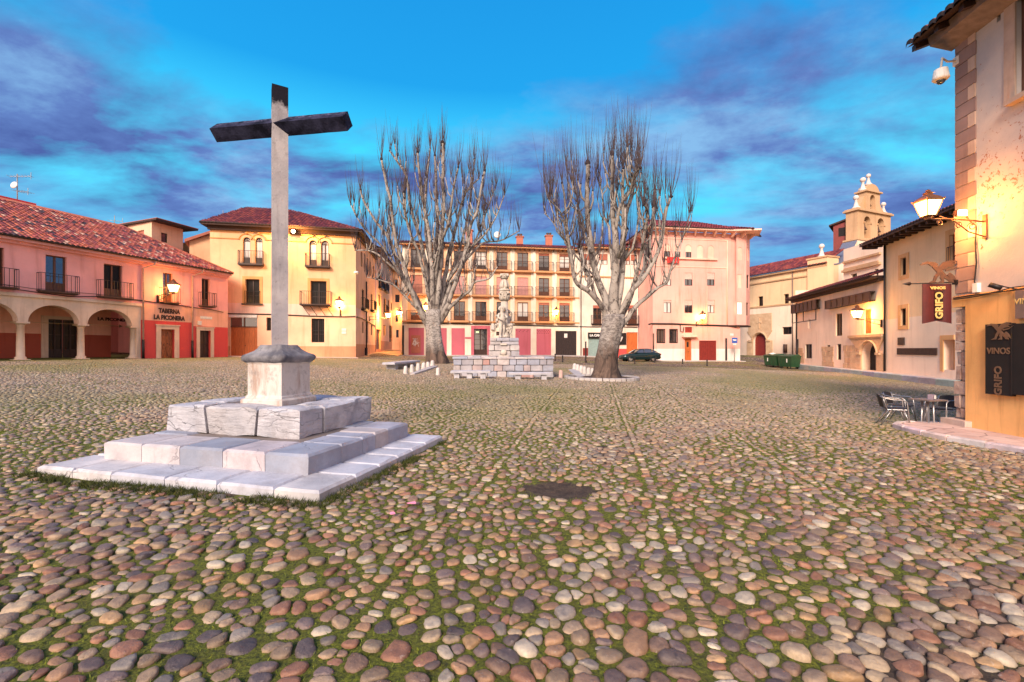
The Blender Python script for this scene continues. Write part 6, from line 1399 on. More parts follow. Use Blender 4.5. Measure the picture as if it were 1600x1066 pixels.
for xx in (X0, X1-.34): blocks(mb, xx, xx+.34, yf+.36, 3.1, zf, zwl, 3, palW, .3, .35)
blocks(mb, X0, X1, yf+3.4, .34, zf, zwl, 3, palW, .4, .7)
mb.tc = (.06, .07, .08); mb.hexa([Vector((x_, y_, z_)) for z_ in (zf, zwl-.16) for x_, y_ in ((X0+.1, yf+.1), (X1-.1, yf+.1), (X1-.1, yf+3.5), (X0+.1, yf+3.5))])
mb.tc = (.07, .06, .06); mb.hexa([Vector((x_, y_, z_)) for z_ in (zf, zwl-.12) for x_, y_ in ((X0+.03, yf+.05), (X1-.03, yf+.05), (X1-.03, yf+.3), (X0+.03, yf+.3))])
mb.build('basin_wall', sm0, Fo)
mb = MB(); palP = [(.42, .41, .46), (.36, .37, .46), (.47, .43, .43)]
for (xa, xb, ya, yb) in ((763, 812, 557, 539), (765, 811, 539, 527.5)):
    z_a, z_b = W(786, ya, fY+1.2).z, W(786, yb, fY+1.2).z; sc2 = (fY+1.2)/665; xa_, xb_ = (xa-800)*sc2, (xb-800)*sc2
    blocks(mb, xa_, xb_, yf+1.0, .5, z_a-(.6 if ya == 557 else 0), z_b, 4 if ya == 557 else 2, palP, .45, .8)
    mb.tc = palP[0]; mb.hexa([Vector((x_, y_, z_)) for z_ in (z_a-.5, z_b-.01) for x_, y_ in ((xa_+.02, yf+1.4), (xb_-.02, yf+1.4), (xb_-.02, yf+2.5), (xa_+.02, yf+2.5))])
mb.build('pedestal', sm0, Fo)
ztp = W(786, 527.5, fY+1.2).z; ccx = (788-800)*(fY+1.9)/665; ccy = yf+1.85
mb = MB(); mb.ball((ccx-.02, yf+.94, W(786, 551, fY+1).z), .13, 10, 1.2, .7, 1.1); mb.box((ccx-.02, yf+.92, W(786, 557, fY+1).z), (.5, .22, .10)); mb.lathe([(.05, 0), (.2, .12), (.26, .16), (.26, .2)], (ccx-.02, yf+.80, W(786, 566, fY+.9).z), 12); mb.box((ccx-.02, yf+.95, W(786, 538, fY+1).z), (.32, .1, .09)); mb.build('spout_mask', M['statue'], Fo)
zc = lambda y: W(788, y, fY+1.9).z
mb = MB()
r0 = .20; mb.lathe([(.30, ztp), (.30, ztp+.12), (.25, ztp+.18), (.27, ztp+.24), (r0+.01, ztp+.30), (r0, ztp+.6), (r0-.02, zc(470)-.02)], (ccx, ccy, 0), 20); mb.build('column', M['statue'], Fo)
def capital(z0_, z1_, ra, rb, name):
    mb = MB(); h = z1_-z0_; mb.lathe([(ra, z0_), (ra+.02, z0_+.03), (ra-.01, z0_+.05), (ra+.01, z0_+h*.5), (rb*.85, z0_+h*.8), (rb*.9, z0_+h*.86)], (ccx, ccy, 0), 16)
    for lev, rr, hh in ((0, ra+.01, .42), (1, ra+.03, .72)):
        for k in range(8):
            a = math.pi*2*(k+.5*lev)/8; o_ = Vector((math.cos(a), math.sin(a), 0)); b = Vector((ccx, ccy, z0_+.04))
            mb.tube([b+o_*rr, b+o_*(rr+.02)+up3*(h*hh*.6), b+o_*(rr+.07)+up3*(h*hh), b+o_*(rr+.10)+up3*(h*hh-.03)], [.05, .055, .04, .015], 6)
    for k in range(4): a = math.pi/4+k*math.pi/2; mb.ball((ccx+math.cos(a)*rb, ccy+math.sin(a)*rb, z1_-.09), .07, 6)
    mb.box((ccx, ccy, z1_-.025), (rb*1.75, rb*1.75, .06)); mb.build(name, M['statue'], Fo)
capital(zc(470), zc(455), .19, .27, 'capital')
mb = MB(); mb.lathe([(.25, zc(455)), (.30, zc(455)+.04), (.30, zc(455)+.1), (.20, zc(455)+.14), (.17, zc(449)), (.13, zc(441)), (.12, zc(434))], (ccx, ccy, 0), 14)
for k in range(6):
    a = k*math.pi/3; mb.tube([(ccx+math.cos(a)*.15, ccy+math.sin(a)*.15, zc(454)+.12), (ccx+math.cos(a)*.2, ccy+math.sin(a)*.2, zc(447)), (ccx+math.cos(a)*.13, ccy+math.sin(a)*.13, zc(437))], [.07, .085, .04], 6)
mb.build('carved_shaft', M['statue'], Fo); capital(zc(436), zc(427.5), .12, .24, 'top_capital')
# cherubs grown as continuous skinned bodies
def skinned(name, joints, edges, mat, parent, sub=2):
    me = bpy.data.meshes.new(name); names = list(joints); off = wloc(parent)
    me.from_pydata([tuple(Vector(joints[k][0])-off) for k in names], [(names.index(a), names.index(b)) for a, b in edges], [])
    o = bpy.data.objects.new(name, me); C.objects.link(o); o.parent = parent
    sk = o.modifiers.new('skin', 'SKIN'); sk.use_smooth_shade = True
    for i, k in enumerate(names):
        r_ = joints[k][1]; me.skin_vertices[0].data[i].radius = (r_, r_) if isinstance(r_, (int, float)) else r_
        me.skin_vertices[0].data[i].use_root = (i == 0)
    ss = o.modifiers.new('sub', 'SUBSURF'); ss.levels = sub; ss.render_levels = sub
    dg = bpy.context.evaluated_depsgraph_get(); nm = bpy.data.meshes.new_from_object(o.evaluated_get(dg)); o.modifiers.clear(); o.data = nm; nm.name = name
    nm.materials.clear(); nm.materials.append(mat); return o
def cherub(bx, by, H, face, label, arm_over=1):
    """standing nude child, head about a fifth of the height; face = yaw of the body"""
    s = H/1.0; Rz = Matrix.Rotation(face, 3, 'Z'); P = lambda x, y, z: Vector((bx, by, ztp))+Rz @ Vector((x*s, y*s, z*s))
    J = dict(pel=(P(0, 0, .47), (.105*s, .085*s)), wai=(P(0.01, -.01, .56), (.095*s, .078*s)), che=(P(0.02, 0, .68), (.105*s, .08*s)), nek=(P(0.015, 0, .775), .042*s), hed=(P(.01, -.015, .86), (.082*s, .09*s)), top=(P(.01, -.01, .93), (.07*s, .075*s)),
             lh=(P(.055, 0, .43), .072*s), lk=(P(.065, -.02, .24), .048*s), la=(P(.06, .015, .055), .034*s), lf=(P(.075, -.07, .022), .025*s),
             rh=(P(-.055, 0, .43), .072*s), rk=(P(-.07, -.045, .25), .048*s), ra=(P(-.06, .0, .055), .034*s), rf=(P(-.08, -.085, .022), .025*s),
             ls=(P(.115, 0, .725), .045*s), le=(P(.15, -.09, .61), .036*s), lw=(P(.05, -.15, .60), .026*s), lx=(P(.0, -.165, .60), .022*s),
             rs=(P(-.115, 0, .725), .045*s), re=(P(-.17, -.05, .62), .036*s), rw=(P(-.12, -.14, .55), .026*s), rx=(P(-.08, -.17, .54), .022*s))
    E = [('pel', 'wai'), ('wai', 'che'), ('che', 'nek'), ('nek', 'hed'), ('hed', 'top'), ('pel', 'lh'), ('lh', 'lk'), ('lk', 'la'), ('la', 'lf'), ('pel', 'rh'), ('rh', 'rk'), ('rk', 'ra'), ('ra', 'rf'), ('che', 'ls'), ('ls', 'le'), ('le', 'lw'), ('lw', 'lx'), ('che', 'rs'), ('rs', 're'), ('re', 'rw'), ('rw', 'rx')]
    b = skinned('cherub', J, E, M['statue'], Fo); 
    mb = MB(); hc = P(.01, -.01, .875)
    for k in range(26):
        a = k*2.4; el = .1+1.35*(k/26); q = hc+Rz @ (Vector((math.cos(a)*math.cos(el), math.sin(a)*math.cos(el)*1.0+.25, math.sin(el)))*.088*s); mb.ball(q, .032*s, 5)
    mb.build('hair', M['statue'], b)
    mb = MB(); f = lambda x, z: P(.01+x, -.098, .865+z)
    mb.ball(f(0, -.005), .014*s, 5); mb.ball(f(0, -.045)+Rz @ Vector((0, .008*s, 0)), .014*s, 5, 1.6, .7, .6); mb.ball(f(-.032, .012)+Rz @ Vector((0, .010*s, 0)), .011*s, 5); mb.ball(f(.032, .012)+Rz @ Vector((0, .010*s, 0)), .011*s, 5)
    mb.ball(P(-.078, 0, .86), .02*s, 5); mb.ball(P(.098, 0, .86), .02*s, 5); mb.build('face', M['statue'], b)
    mb = MB()
    for (wx, wy, wz), sd in (((0, -.165, .60), 1), ((-.08, -.17, .54), -1)):
        for k in range(4): q = P(wx-.01*sd, wy-.012, wz+.018-.012*k); mb.tube([q, q+Rz @ Vector((-.03*s*sd, -.012*s, 0)), q+Rz @ Vector((-.045*s*sd, .004*s, -.006*s))], [.009*s, .008*s, .006*s], 5)
        q = P(wx, wy-.01, wz+.025); mb.tube([q, q+Rz @ Vector((-.018*s*sd, -.01*s, .012*s))], .008*s, 5)
    mb.build('hand', M['statue'], b)
    return b
Hc = zc(479)-ztp
cherub(ccx-.13, ccy-.34, Hc*1.03, R(38), '')
cherub(ccx+.16, ccy+.36, Hc*.95, R(215), '')
mb = MB(); random.seed(2)
for k in range(16): mb.ball((ccx+.25+random.uniform(-.12, .12), ccy-.15+random.uniform(-.1, .1), ztp+.1+random.uniform(0, .75)), random.uniform(.05, .10), 5)
for k in range(14): mb.ball((ccx-.33+random.uniform(-.1, .08), ccy-.1+random.uniform(-.1, .1), ztp+.55+random.uniform(0, .7)), random.uniform(.04, .08), 5)
mb.build('carved_foliage', M['statue'], Fo)

# ================================================================== BENCHES, BOLLARD STONES, KERB STRIPS
def bench(x0, x1, y, yb, sup, label, rz=0, L_=None):
    p0, Y0 = gp((x0+x1)/2, yb); s = Y0/665; zt_ = p0.z+(yb-y)*s; o = thing('stone_bench', label, 'bench', p0, 'stone benches around the fountain')
    mb = MB(); ln = (x1-x0)*s; ragged(mb, Vector((p0.x-ln/2, p0.y-.28, 0)), Vector((ln, 0, 0)), Vector((0, .55, 0)), zt_-.11, zt_, .012); mb.build('seat', M['granite'], o)
    for xs in sup:
        mb = MB(); w_ = 8*s; xc = (xs-800)*s; ragged(mb, Vector((xc-w_/2, p0.y-.2, 0)), Vector((w_, 0, 0)), Vector((0, .4, 0)), p0.z-.1, zt_-.10, .01); mb.build('support', M['granite'], o)
    return o
bench(705, 767, 579, 591.5, (714.5, 734, 755), 'long grey stone bench left of centre in front of the fountain, on three supports')
bench(795, 860, 581.5, 593, (809, 849.5), 'grey stone bench right of centre in front of the fountain, on two supports')
pA, YA = gp(616, 578.5); pB, YB = gp(652, 571); zt_ = pA.z+.42
o = thing('stone_bench', 'dark topped stone bench standing apart beside the left tree', 'bench', pA.lerp(pB, .5), 'stone benches around the fountain')
dv = (pB-pA); dv.z = 0; ln = dv.length; dv.normalize(); pv = Vector((-dv.y, dv.x, 0)); mb = MB(); ragged(mb, Vector((pA.x, pA.y, 0))-dv*.2-pv*.1, dv*(ln+.6), pv*.7, zt_-.12, zt_, .012); mb.build('seat', M['granite'], o)
for f in (.05, .45, .85):
    mb = MB(); q = pA.lerp(pB, f); ragged(mb, Vector((q.x, q.y, 0)), dv*.35, pv*.5, min(pA.z, pB.z)-.2, zt_-.11, .01); mb.build('support', M['granite'], o)
bl = [(180, 545, 610), (233, 530, 600), (284, 522, 585), (329, 515, 575), (367, 508, 562), (403, 497, 547), (450, 557, 622), (970, 572, 632), (1232, 600, 645), (1472, 577, 642)]
bl2 = [(232, 475, 527), (255, 482, 535), (282, 490, 547), (306, 497, 557), (337, 505, 562), (366, 512, 566)]
items = [(*c3r(x, b), c3r(x, t)[1]) for x, t, b in bl]+[(850+x/4.848, 470+b/4.848, 470+t/4.848) for x, t, b in bl2]
names_ = ['nearest of the row left of the fountain, beside the stone bench', 'second of the row in front of the left tree', 'third of the row in front of the left tree', 'fourth of the row in front of the left tree', 'fifth of the row, at the left tree trunk', 'farthest of the row, touching the left tree trunk',
          'standing alone at the near end of the pale kerb strip', 'between the two front benches', 'reddish one under the right front bench', 'reddish one between the fountain and the tree ring',
          'farthest of the row left of the right tree', 'second farthest of the row left of the right tree', 'third of the row left of the right tree', 'fourth of the row left of the right tree', 'fifth of the row left of the right tree', 'nearest of the row, touching the right tree trunk']
mred = stone('reddish_stone', (.50, .30, .27), (.60, .42, .38), sc=4, crack=.3); mpal = stone('pale_bollard_stone', (.50, .44, .42), (.66, .60, .57), sc=4, crack=.35)
for k, ((x, yb, yt), nm) in enumerate(zip(items, names_)):
    p, Yk = gp(x, yb); s = Yk/665; h = (yb-yt)*s; mb = MB(); r_ = 3.3*s
    mb.lathe([(r_*1.12, -.15), (r_*1.1, 0), (r_, h*.35), (r_*.88, h*.8), (r_*.70, h*.94), (r_*.3, h)], p, 12)
    mb.v = [tuple(Vector(v)+mnoise.noise_vector(Vector(v)*6)*.02) for v in mb.v]
    ob = mb.build('bollard_stone', mred if 'reddish' in nm else mpal); recentre(ob, p); tag(ob, 'short rounded stone post, '+nm, 'bollard', 'short stone posts around the fountain')
for pts, lb in (([(640, 586), (648, 586), (684, 573.5), (676, 573)], 'pale flat kerb strip left of the fountain'), ([(888, 579), (903, 592), (914, 590), (900, 578)], 'pale flat kerb strip between the fountain and the right tree')):
    q = [gp(x, y)[0] for x, y in pts]; mb = MB(); mb.hexa([Vector((p.x, p.y, p.z-.15)) for p in q]+[Vector((p.x, p.y, p.z+.07)) for p in q]); ob = mb.build('kerb_strip', M['kerb']); ob['kind'] = 'structure'

# ================================================================== TREES
def barkmat():
    a = NT('bark'); s = a.n('ShaderNodeSeparateXYZ'); a.l(a.pos, s.inputs[0]); g_ = a.noise(3.2, 8, .72, stretch=(1, 1, .35), dist=.8); sp_ = a.noise(5.5, 6, .75, stretch=(1, 1, 2.2), dist=.7); sm = a.noise(.9, 4, .6)
    pale = a.mix(a.ramp(sm, [(.35, 0), (.65, 1)]), (.32, .28, .26), (.50, .45, .42)); pale = a.mix(a.math('MULTIPLY', a.ramp(sp_, [(.46, 0), (.56, 1)]), .75), pale, (.09, .07, .065))
    dark_ = a.mix(a.ramp(g_, [(.38, 0), (.62, 1)]), (.022, .015, .013), (.17, .11, .085))
    hh = a.math('ADD', s.outputs[2], a.math('MULTIPLY', a.math('SUBTRACT', a.noise(2.2, 6, .7), .5), 1.6)); f = a.ramp(a.math('MULTIPLY', a.math('SUBTRACT', hh, 1.3), .55), [(0, 0), (.55, 1)])
    a.col(a.mix(f, dark_, pale)); a.rough(.9); a.bump(a.math('ADD', g_, a.math('MULTIPLY', sp_, .5)), .08, .8); return a.m
def limbmat():
    a = NT('limb_bark'); g_ = a.noise(4, 8, .75, stretch=(1, 1, .6), dist=.6); sm = a.noise(.7, 4, .6); c = a.mix(a.ramp(sm, [(.35, 0), (.65, 1)]), (.21, .175, .155), (.42, .37, .335))
    a.col(a.mix(a.math('MULTIPLY', a.ramp(g_, [(.50, 0), (.57, 1)]), .9), c, (.045, .03, .03))); a.rough(.9); a.bump(g_, .05, .8); return a.m
M['bark'], M['limb'] = barkmat(), limbmat()
M['twig'] = simple('twig_bark', (.075, .05, .055), .9, var=.4, sc=2); M['knob'] = simple('pruned_knob', (.035, .022, .028), .95, var=.5, sc=5, bump=.04)
def smooth_path(P, R_, n=4):
    out, ro = [], []
    for i in range(len(P)-1):
        p0, p1, p2, p3 = P[max(i-1, 0)], P[i], P[i+1], P[min(i+2, len(P)-1)]
        for k in range(n):
            t = k/n; out.append(.5*((2*p1)+(p2-p0)*t+(2*p0-5*p1+4*p2-p3)*t*t+(-p0+3*p1-3*p2+p3)*t**3)); ro.append(R_[i]*(1-t)+R_[i+1]*t)
    out.append(P[-1]); ro.append(R_[-1]); return out, ro
def tree(name, label, base, Yb, trunkprof, limbs, seed, whipH, nside, rs, wf=.74):
    random.seed(seed); p0, _ = gp(*base); s = Yb/665; root = thing(name, label, 'tree', p0, 'bare pollarded trees in the square')
    mb = MB(); n = 22; prof = trunkprof; vs = []
    zt_ = lambda y: CAMZ+(HOR-y)*s
    for i, (y, cx, hw) in enumerate(prof):
        for k in range(n):
            a = 2*math.pi*k/n; rr = hw*s*(1+.10*math.sin(a*5+seed)+(.16*math.sin(a*7+1) if i < 2 else .04*math.sin(a*9+i)))
            vs.append(Vector(((cx-800)*s+rr*math.cos(a), Yb*K+rr*math.sin(a), zt_(y)-(0.35 if i == 0 else 0))))
    mb.sm = True; mb.add(vs, [(i*n+k, i*n+(k+1) % n, (i+1)*n+(k+1) % n, (i+1)*n+k) for i in range(len(prof)-1) for k in range(n)]+[tuple((len(prof)-1)*n+k for k in range(n))])
    tips = []; lm = MB(); tw = MB()
    class KB:
        def ball(s_, *a): lm.cur = 1; lm.ball(*a); lm.cur = 0
    kb = KB()
    def whip(p, h, r_, lean):
        dx_, dy_ = lean; q = [p]; cur = p.copy(); m = 4; vx, vy = dx_, dy_
        for i in range(m):
            vx = vx*.62+random.uniform(-.07, .07); vy = vy*.62+random.uniform(-.07, .07)
            cur = cur+Vector((vx, vy, 1)).normalized()*(h/m); q.append(cur)
        tw.tube(q, [r_, r_*.8, r_*.55, r_*.35, r_*.15], 4, cap=False)
        return q
    for li, (pts, w0, w1, depth) in enumerate(limbs):
        P = []; m = len(pts)
        for i, (x, y) in enumerate(pts):
            f = i/(m-1); Yi = Yb+depth*f**.8; P.append(Vector(((x-800)/665*Yi, Yi*K, CAMZ+(HOR-y)/665*Yi)))
        Rr = [(w0+(w1-w0)*(i/(m-1))**.75)*wf*s/2 for i in range(m)]
        Q, RQ = smooth_path(P, Rr, 5); Q = [q+mnoise.noise_vector(q*.9+Vector((li, 0, 0)))*min(.10, RQ[i]*.7) for i, q in enumerate(Q)]; RQ = [r_*(1+.14*mnoise.noise(q*2.3)) for q, r_ in zip(Q, RQ)]
        lm.tube(Q, RQ, 9)
        tip = Q[-1]; rt = RQ[-1]
        kb.ball(tip, rt*1.35, 7, 1, 1, 1.3)
        for _ in range(3): kb.ball(Q[-1-random.randint(0, 4)]+Vector((random.uniform(-1, 1), random.uniform(-1, 1), random.uniform(-.5, .5)))*rt, rt*random.uniform(.5, .9), 5)
        start = int(len(Q)*.30)
        for k in range(int(nside*(1.0 if m > 3 else .6))):      # upright shoots along the limb
            i = min(len(Q)-1, start+int((len(Q)-start)*random.random()**.7)); q = Q[i]; a = random.uniform(0, 6.28); sp_ = random.uniform(.15, .7)
            whip(q, whipH*random.uniform(.3, 1.1)*(0.6+.4*i/len(Q)), rs*random.uniform(.7, 1.2), (math.cos(a)*sp_, math.sin(a)*sp_))
        for k in range(9): a = random.uniform(0, 6.28); sp_ = random.uniform(.05, .55); whip(tip, whipH*random.uniform(.35, 1.1), rs*random.uniform(.8, 1.25), (math.cos(a)*sp_, math.sin(a)*sp_))
        for k in range(9):        # secondary stubs that carry brushes of shoots
            i = random.randint(int(len(Q)*.3), int(len(Q)*.85)); q = Q[i]; a = random.uniform(0, 6.28); L_ = random.uniform(.8, 2.3)*whipH*.40*(1.35-i/len(Q)); d_ = Vector((math.cos(a)*.38, math.sin(a)*.38, 1)).normalized()
            kx = Vector((random.uniform(-1, 1), random.uniform(-1, 1), 0))*L_*.05; pth = [q, q+d_*L_*.25+Vector((math.cos(a), math.sin(a), 0))*L_*.12, q+d_*L_*.6+Vector((math.cos(a), math.sin(a), 0))*L_*.08+kx, q+d_*L_-kx]; r_ = max(RQ[i]*.48, rs*2.6); lm.tube(pth, [r_, r_*.85, r_*.7, r_*.55], 6); kb.ball(pth[-1], r_*.8, 5)
            for _ in range(7): b_ = random.uniform(0, 6.28); sp_ = random.uniform(.05, .55); whip(pth[-1], whipH*random.uniform(.3, 1.0), rs*random.uniform(.7, 1.0), (math.cos(b_)*sp_, math.sin(b_)*sp_))
    t_ = mb.build('trunk', M['bark'], root); l_ = lm.build('limbs', [M['limb'], M['knob']], root); tw.build('crown_shoots', M['twig'], root)
    return root
YL = gp(683, 568)[1]
tree('bare_pollarded_tree', 'wide bare pollarded tree left of the fountain with a thick dark trunk', (683, 568), YL,
     [(569, 684, 21), (562, 683, 17), (550, 681, 14), (535, 679, 12.5), (520, 678, 11.5), (508, 677, 11.5), (496, 677, 12), (484, 677, 11)],
     [([(673, 518), (656, 487), (641, 455), (626, 420), (614, 388), (603, 365), (586, 345), (570, 318), (563, 297)], 13, 3.5, 1.5), ([(670, 510), (652, 478), (640, 445), (628, 405), (619, 378), (612, 330), (604, 285), (596, 249)], 12, 4, -2),
      ([(676, 500), (672, 460), (666, 420), (655, 370), (643, 330), (634, 275), (622, 255), (609, 236)], 13, 3, 1), ([(677, 500), (675, 450), (674, 413), (668, 350), (657, 287), (652, 238)], 14, 4, -1.5), ([(679, 500), (680, 440), (681, 400), (683, 337), (681, 290), (680, 243)], 15, 4.5, 2),
      ([(681, 500), (686, 440), (689, 400), (693, 330), (692, 270), (692, 222)], 14, 5, -1), ([(684, 500), (694, 440), (703, 395), (714, 345), (724, 310), (733, 294), (748, 279)], 12, 2.5, 1.5), ([(688, 503), (702, 470), (716, 430), (728, 388), (736, 350), (746, 325), (757, 266)], 12, 4, -2),
      ([(689, 503), (702, 482), (722, 464), (735, 454), (743, 441), (765, 434), (778, 416)], 10, 2.5, -1.5), ([(686, 495), (704, 446), (722, 415), (738, 395), (755, 380), (783, 376), (811, 361)], 10, 2, 1.5), ([(686, 490), (700, 440), (716, 395), (730, 345), (738, 290), (741, 249)], 9, 3, 2.5),
      ([(668, 500), (649, 462), (624, 429), (600, 405), (580, 393), (555, 391)], 9, 2, 1), ([(666, 497), (640, 470), (618, 448), (600, 440), (573, 433)], 7, 1.5, -1.5), ([(640, 455), (615, 410), (590, 378), (567, 355), (548, 320)], 7, 1.8, -2), ([(672, 470), (655, 400), (640, 360), (633, 330), (631, 300)], 8, 3, -2.5),
      ([(680, 470), (684, 400), (700, 350), (708, 300), (716, 262)], 9, 3, -2.5), ([(678, 470), (668, 390), (664, 330), (668, 270), (672, 232)], 9, 3, 3), ([(700, 440), (725, 400), (752, 372), (772, 345), (788, 305)], 7, 2, -1.5), ([(722, 415), (745, 370), (760, 330), (775, 290)], 6, 2, 2)],
     4, 2.7, 26, .019)
YR = gp(945, 593)[1]
tree('bare_pollarded_tree', 'bare pollarded tree with pale mottled limbs inside the round kerb right of the fountain', (945, 593), YR,
     [(594, 946, 29), (586, 946, 21), (574, 946, 18), (558, 947, 16.5), (540, 950, 15.5), (524, 953, 16), (510, 956, 16.5), (500, 958, 17), (492, 959, 15)],
     [([(952, 508), (945, 488), (934, 472), (919, 456), (904, 444), (897, 430), (893, 405), (889, 380), (884, 340), (882, 307), (878, 286)], 14, 3.5, -.8), ([(952, 500), (945, 466), (934, 436), (925, 395), (919, 345), (918, 300), (917, 255)], 19, 9, 1.0),
      ([(959, 500), (960, 440), (960, 390), (958, 334), (957, 290), (957, 242)], 24, 5, -.5), ([(963, 500), (970, 440), (972, 400), (977, 345), (988, 300), (994, 270), (996, 250)], 17, 5, 1.0), ([(962, 510), (975, 475), (987, 455), (1003, 438), (1018, 412), (1032, 380), (1040, 330), (1044, 318), (1048, 307)], 14, 5, -1),
      ([(966, 515), (982, 492), (996, 477), (1012, 464), (1028, 450), (1042, 440), (1048, 420), (1060, 388), (1070, 362), (1078, 335)], 13, 2, .5), ([(966, 505), (980, 478), (990, 452), (1003, 425), (1013, 395), (1019, 350), (1024, 297)], 12, 5, 1.5), ([(945, 486), (930, 462), (920, 430), (912, 405), (905, 386)], 10, 5, .8),
      ([(897, 430), (888, 390), (880, 340), (868, 322), (856, 311)], 6, 1.8, -1.5), ([(956, 420), (952, 360), (944, 340), (941, 305), (934, 280)], 7, 2.5, 1.8), ([(970, 400), (973, 350), (973, 300), (974, 262)], 9, 4, -1.5), ([(987, 455), (1000, 405), (1008, 360), (1012, 330), (1005, 320)], 9, 3, -2),
      ([(925, 395), (908, 350), (902, 310), (893, 285)], 8, 3, 2), ([(960, 390), (966, 330), (984, 300), (990, 275), (1001, 262)], 9, 3.5, -2), ([(934, 436), (900, 400), (880, 372), (862, 345), (850, 333)], 5, 1.5, 2)],
     9, 2.7, 22, .0125)
# ring kerb and soil around the right tree
ctr, Yc = gp(945, 592); q0, _ = gp(879, 589); q1, _ = gp(1001, 594); rx = abs(q1.x-q0.x)/2; cxr = (q0.x+q1.x)/2; cyr = ctr.y+.1; zr = ctr.z
mb = MB(); n = 40; prof = [(1.0, -.15), (1.0, .10), (.985, .12), (.90, .12), (.89, .10), (.89, -.1)]
for i in range(n):
    if i % 5 == 0 and False: continue
    a0, a1 = 2*math.pi*i/n+.012, 2*math.pi*(i+1)/n-.012*(i % 4 == 0); 
    for (ra, za), (rb, zb_) in zip(prof, prof[1:]):
        P4 = [Vector((cxr+rx*r_*math.cos(a), cyr+rx*r_*math.sin(a), zr+z_-.01*(cxr+rx*math.cos(a)-cxr))) for r_, z_, a in ((ra, za, a0), (ra, za, a1), (rb, zb_, a1), (rb, zb_, a0))]; mb.quad(*P4)
ob = mb.build('tree_ring_kerb', M['kerb']); recentre(ob, (cxr, cyr, zr)); ob['kind'] = 'structure'
mb = MB(); mb.lathe([(rx*.9, -.1), (rx*.9, .04), (rx*.4, .10), (.02, .12)], (cxr, cyr, zr), 30); ob = mb.build('tree_pit_soil', M['soil']); recentre(ob, (cxr, cyr, zr)); ob['kind'] = 'structure'

# ================================================================== CAR
cp, Yc_ = gp(1003, 565.5); cl = 4.35; sC = (1036-973)/665*Yc_
Car = thing('parked_car', 'dark green four door saloon parked in front of the white and rose houses, facing left', 'car', (0, 0, 0))
def carbuild():
    Wd = .84
    # stations along the length: x, z of belt, roof z, half width
    side = [(-2.17, .42), (-2.15, .60), (-1.95, .74), (-1.2, .90), (-.72, .97), (.0, .98), (.9, 1.0), (1.55, 1.02), (2.05, .98), (2.17, .80), (2.18, .45), (2.10, .28), (-2.10, .26)]
    mb = MB(); mb.sm = True
    st = [(-2.18, .38, .56, .58), (-2.12, .26, .66, .72), (-1.85, .22, .77, .80), (-1.3, .20, .87, .84), (-.75, .20, .95, .86), (-.1, .20, .97, .86), (.7, .20, .98, .86), (1.35, .21, 1.0, .85), (1.85, .24, .99, .80), (2.1, .30, .90, .74), (2.18, .42, .72, .64)]
    vs = []
    for x, zl, zh, hw in st:
        for (fy, fz) in ((-.86, 0), (-1, .22), (-1.02, .55), (-.97, .86), (-.86, 1.0), (0, 1.03), (.86, 1.0), (.97, .86), (1.02, .55), (1, .22), (.86, 0)): vs.append((x, fy*hw, zl+(zh-zl)*fz))
    m = 11; mb.add(vs, [(i*m+k, i*m+(k+1) % m, (i+1)*m+(k+1) % m, (i+1)*m+k) for i in range(len(st)-1) for k in range(m)]+[tuple(range(m-1, -1, -1)), tuple((len(st)-1)*m+k for k in range(m))])
    # roof and pillars
    rf = [(-.88, .96, .80), (-.28, 1.30, .64), (.0, 1.37, .62), (.75, 1.38, .62), (1.1, 1.33, .62), (1.78, 1.02, .72)]
    vs = []
    for x, z, hw in rf:
        for fy, dz_ in ((-1, 0), (-.8, .04), (0, .06), (.8, .04), (1, 0)): vs.append((x, fy*hw, z+dz_))
    mb.add(vs[5:25], [(i*5+k, i*5+k+1, (i+1)*5+k+1, (i+1)*5+k) for i in range(3) for k in range(4)])
    body = mb
    gl = MB()
    for sg in (-1, 1):
        P = lambda x, z, hw, o_=0: (x, sg*(hw+o_), z)
        for poly in ([(-.80, .98, .82), (-.24, 1.30, .64), (.02, 1.35, .625), (.16, 1.35, .625), (.16, .98, .83)], [(.22, .98, .83), (.22, 1.355, .625), (.75, 1.36, .62), (1.02, 1.32, .63), (1.10, 1.0, .80)], [(1.16, 1.0, .80), (1.08, 1.31, .63), (1.18, 1.27, .65), (1.58, 1.03, .74)]):
            gl.prism([P(*q) for q in poly], (0, -sg*.012, 0))
        for a, b in (((-.88, .97, .83), (-.28, 1.31, .645)), ((.19, .97, .84), (.19, 1.37, .63)), ((1.13, .99, .81), (1.05, 1.34, .63)), ((1.74, 1.02, .73), (1.1, 1.34, .63))): body.tube([P(*a), P(*b)], .035, 5)
        body.tube([P(-.28, 1.32, .635), P(.0, 1.375, .62), P(.75, 1.385, .615), P(1.1, 1.34, .62)], .03, 5)
    gl.quad((-.86, -.76, .98), (-.86, .76, .98), (-.30, .60, 1.32), (-.30, -.60, 1.32)); gl.quad((1.12, -.6, 1.33), (1.12, .6, 1.33), (1.74, .68, 1.03), (1.74, -.68, 1.03))
    return body, gl
body, gl = carbuild(); bo = body.build('body', M['carpaint'], Car); gl.build('windows', M['glass'], Car)
